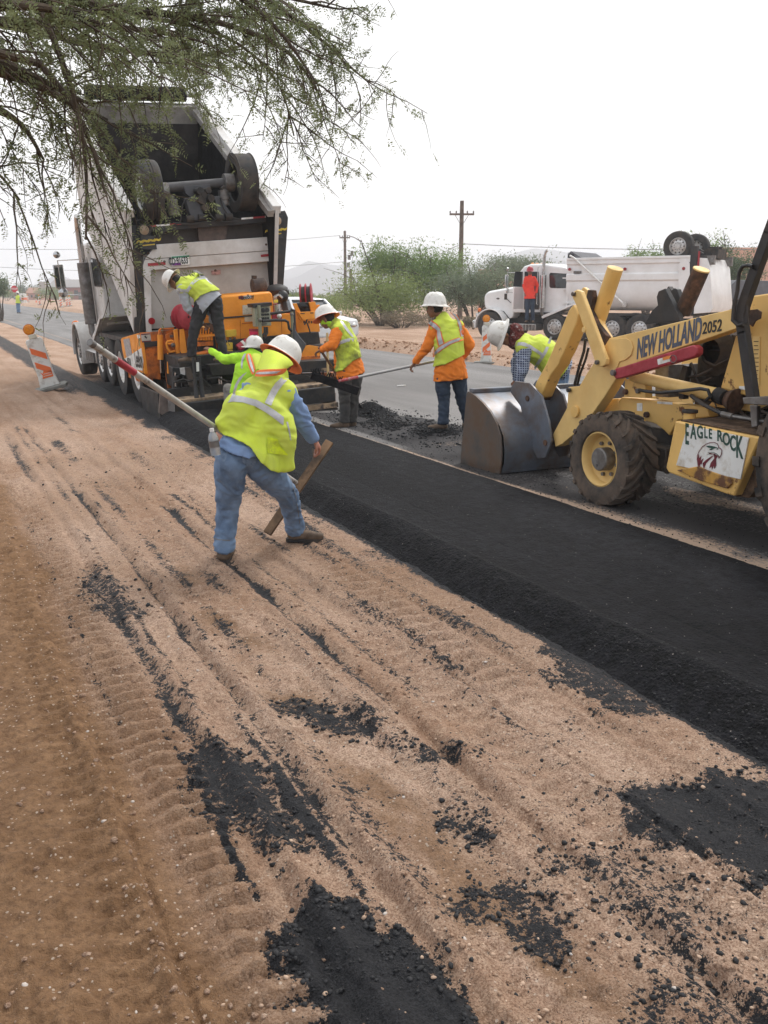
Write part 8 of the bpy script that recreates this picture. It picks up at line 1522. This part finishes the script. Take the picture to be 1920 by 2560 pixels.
# ------------------------------------------------------------------ overhanging mesquite at upper left
MT = thing('mesquite_tree', 'large feathery mesquite tree hanging over the upper left of the view', 'tree', Matrix.Translation((-2.6, 1.9, 0)))
MTI = Matrix.Translation((2.6, -1.9, 0)); n_ = Vector((math.sin(YAW), math.cos(YAW), 0))
def tp_(u, v, D): d = ray(u, v); return Vector((0, 0, EYE))+d*(D/d.dot(n_))-Vector((-2.6, 1.9, 0))
crown = Vector((0.1, 0.1, 2.3)); MB().tube([(0,0,-0.3),(0.02,0.03,0.6),(-0.03,0.05,1.4),(0.1,0.1,2.4)], [0.22,0.18,0.16,0.13], 14).build('trunk', bark, MT)
limbs = [ # (u, v, depth) along each limb; density of foliage; droop
 ([(-420,20,3.0),(-60,50,3.3),(180,60,3.5),(360,75,3.7),(490,100,3.8)], 1.4, 0.1),
 ([(-400,-40,3.0),(0,-20,3.4),(300,20,3.7),(560,60,3.9),(720,130,4.0),(800,240,4.05)], 1.1, 0.4),
 ([(-380,-120,3.2),(200,-110,3.6),(480,-60,3.9),(680,-15,4.1),(830,20,4.2)], 1.35, 0.35),
 ([(-420,110,2.9),(-60,140,3.1),(80,190,3.2),(160,230,3.3),(235,265,3.35)], 1.6, 0.25),
 ([(-420,190,3.4),(-100,240,3.5),(40,300,3.5),(110,400,3.5)], 0.9, 0.5),
 ([(-200,120,3.1),(60,200,3.2),(180,260,3.25),(270,300,3.3)], 0.9, 0.2),
 ([(-350,0,3.3),(60,20,3.8),(340,40,4.1),(560,90,4.3),(690,200,4.4),(735,340,4.4)], 0.45, 0.3),
 ([(-300,-200,2.9),(60,-180,3.2),(400,-120,3.5),(660,40,3.7),(780,190,3.8)], 1.2, 0.6),
 ([(60,-60,3.0),(130,90,3.0),(190,260,3.05),(215,430,3.1),(215,600,3.1)], 0.40, 0.9),
 ([(-200,20,2.7),(20,10,2.8),(180,0,2.9),(260,20,3.0),(330,60,3.0)], 1.4, 0.3),
 ([(-420,260,3.4),(-150,340,3.5),(-20,420,3.6),(50,500,3.6)], 0.4, 0.5),
 ([(100,160,3.1),(180,260,3.1),(230,370,3.12),(262,480,3.15)], 0.35, 0.8),
 ([(-380,0,3.6),(0,60,4.2),(280,120,4.5),(500,140,4.7),(640,100,4.9)], 1.3, 0.4),
 ([(-300,-60,2.6),(-50,0,2.7),(120,20,2.8),(260,60,2.9)], 1.5, 0.5),
 ([(560,-80,3.8),(700,20,4.0),(780,80,4.1),(850,140,4.15)], 0.7, 0.4)]
rg = np.random.default_rng(77); LC, LA, LB, LT = [], [], [], []; tw = MB()
def bez(pts, t):
    t = t*(len(pts)-1); i = min(int(t), len(pts)-2); f = t-i; p0 = pts[max(i-1, 0)]; p1 = pts[i]; p2 = pts[i+1]; p3 = pts[min(i+2, len(pts)-1)]
    return 0.5*((2*p1)+(p2-p0)*f+(2*p0-5*p1+4*p2-p3)*f*f+(3*p1-p0-3*p2+p3)*f*f*f)
def rv(): v = rg.standard_normal(3); return Vector(v/np.linalg.norm(v))
def leafy(p, d, L_, tone):
    """one feathery compound leaf: a thin stalk with leaflet pairs"""
    d = d.normalized(); s_ = d.cross(rv()).normalized(); n2 = int(L_/0.0068); 
    for k in range(n2):
        q = p+d*(0.01+L_*(k+0.5)/n2)+Vector((0, 0, -0.25*L_*((k+0.5)/n2)**2))
        ln = 0.0082*(0.7+0.6*rg.random())*(1-0.45*abs(2*(k+0.5)/n2-0.9))
        for sg_ in (-1, 1):
            a = (s_*sg_+d*0.35+rv()*0.25).normalized()*ln; LC.append(q+a); LA.append(a); LB.append((a.cross(rv())).normalized()*(ln*0.42)); LT.append(tone+0.25*(rg.random()-0.5))
def twig(p, d, L_, dens, lvl, droop):
    n2 = 5; pts = [p]; q = p.copy(); dd = d.normalized()
    for i in range(n2): dd = (dd+rv()*0.22+Vector((0, 0, -0.16*droop))).normalized(); q = q+dd*(L_/n2); pts.append(q.copy())
    r0 = 0.0042 if lvl == 0 else 0.0022; tw.tube(pts, [r0*(1-0.7*i/n2) for i in range(n2+1)], 4, False)
    if lvl < 1:
        for k in range(int(3+5*L_)):
            t = 0.2+0.8*rg.random(); w_ = bez(pts, min(t, 0.999)); twig(w_, (pts[-1]-pts[0]).normalized()*0.6+rv()*0.8+Vector((0,0,-0.25*droop)), L_*(0.25+0.3*rg.random()), dens, lvl+1, droop)
    tone = 0.5+0.5*(rg.random()-0.5)
    for k in range(int(L_*38*dens*(0.4+rg.random()))):
        w_ = bez(pts, rg.random()*0.999); leafy(w_, rv()*0.9+(pts[-1]-pts[0]).normalized()*0.5+Vector((0,0,-0.3)), 0.03+0.035*rg.random(), tone+0.2*(rg.random()-0.5))
for P_, dens, droop in limbs:
    pts = [tp_(*p) for p in P_]; sm = [bez(pts, t) for t in np.linspace(0, 0.999, 18)]; L_ = sum((sm[i+1]-sm[i]).length for i in range(17))
    rr_ = [(0.019 if dens > 0.7 else 0.009)*(1-0.9*i/17)+0.0025 for i in range(18)]; MB().tube([crown]+[crown.lerp(sm[0], .5)+Vector((0,0,.15))]+sm, [0.06, 0.03]+rr_, 8).build('limb', bark, MT)
    for k in range(int(L_*11*min(1.5, dens+0.3))):
        t = 0.08+0.92*rg.random(); p = bez(sm, min(t, 0.999)); di = (bez(sm, min(t+0.05, 0.999))-bez(sm, max(t-0.05, 0))).normalized()
        twig(p, di*0.9+rv()*0.75+Vector((0,0,-0.25*droop)), 0.16+0.34*rg.random(), min(1.25, dens), 0, droop)
tag(tw.build('twigs', bark, MT, smooth=0), kind='stuff'); print('leaflets', len(LC))
quads('foliage', np.array([tuple(v) for v in LC]), np.array([tuple(v) for v in LA]), np.array([tuple(v) for v in LB]), leaf_mat('mesquite_leaf', (0.11, 0.13, 0.055), (0.27, 0.31, 0.15), (0.30, 0.22, 0.10)), MT, np.clip(np.array(LT), 0, 1))

# ------------------------------------------------------------------ distant hills
hill_m = M('far_rock_slopes', (0.085, 0.09, 0.10), 0.95, var=0.2, scale=0.004)
def hills(name, prof, D, dep):
    us = np.linspace(prof[0][0], prof[-1][0], 260); pv_ = np.interp(us, [p[0] for p in prof], [p[1] for p in prof]); V = []; rows = 14
    for j in range(rows):
        t = j/(rows-1); hh = math.sin(math.pi*min(1, t*1.0)*0.5) if t < 1 else 1
        for i, u in enumerate(us):
            Dj = D-dep*(1-t); d = ray(u, 733); q = Vector((0,0,EYE))+d*(Dj/d.dot(n_)); z = (733-pv_[i])*D/2337; nz_ = noise.fractal(Vector((u*0.02, t*3, D)), 1.0, 2.0, 4)
            V.append((q.x, q.y, -3+(z+3)*t**1.3*(1+0.12*nz_*(1-t)*2)+0.025*z*nz_))
    V = np.array(V); ix = np.arange(rows*260).reshape(rows, 260); F_ = np.stack([ix[:-1, :-1], ix[:-1, 1:], ix[1:, 1:], ix[1:, :-1]], -1).reshape(-1, 4); tag(np_obj(name, V, F_, hill_m), kind='structure')
hills('hills', [(-900,728),(-300,716),(0,722),(60,722),(105,704),(140,686),(152,684),(185,698),(240,712),(330,706),(420,702),(520,712),(640,704),(700,697),(745,690),(785,668),(803,660),(820,668),(845,680),(880,692),(930,706),(1000,700),(1150,690),(1250,662),(1300,645),(1345,636),(1400,650),(1500,668),(1600,655),(1750,660),(1850,628),(1895,612),(1960,622),(2300,680),(2900,700)], 1300, 250)
hills('far_hills', [(-900,728),(-200,712),(100,716),(300,700),(640,690),(700,680),(740,668),(770,652),(800,658),(850,664),(890,650),(930,662),(1000,672),(1150,668),(1260,640),(1330,622),(1400,630),(1500,650),(1700,660),(2000,650),(2300,680),(2900,700)], 1720, 200)
# haze over the valley: closed box of even thin air, sky outside it
hz_m = bpy.data.materials.new('valley_haze'); hz_m.use_nodes = True; t = hz_m.node_tree; t.nodes.remove(t.nodes['Principled BSDF']); pvn = t.nodes.new('ShaderNodeVolumePrincipled'); pvn.inputs['Density'].default_value = 0.00095; pvn.inputs['Color'].default_value = (0.90, 0.95, 1.0, 1); pvn.inputs['Anisotropy'].default_value = 0.1; t.links.new(pvn.outputs[0], t.nodes['Material Output'].inputs['Volume'])
hb_ = MB().box(-1850, 1850, -1850, 1850, -5, 95).build('haze', hz_m, None, smooth=0); tag(hb_, kind='stuff')
# small hardware joined into one part each
for o in bpy.data.objects:
    if o.name.split('.')[0] in ('lug_nut', 'hand_hole', 'pivot_bolts', 'suspension_parts', 'brake_chamber', 'engine', 'trailing_arm_pins'): o['kind'] = 'stuff'
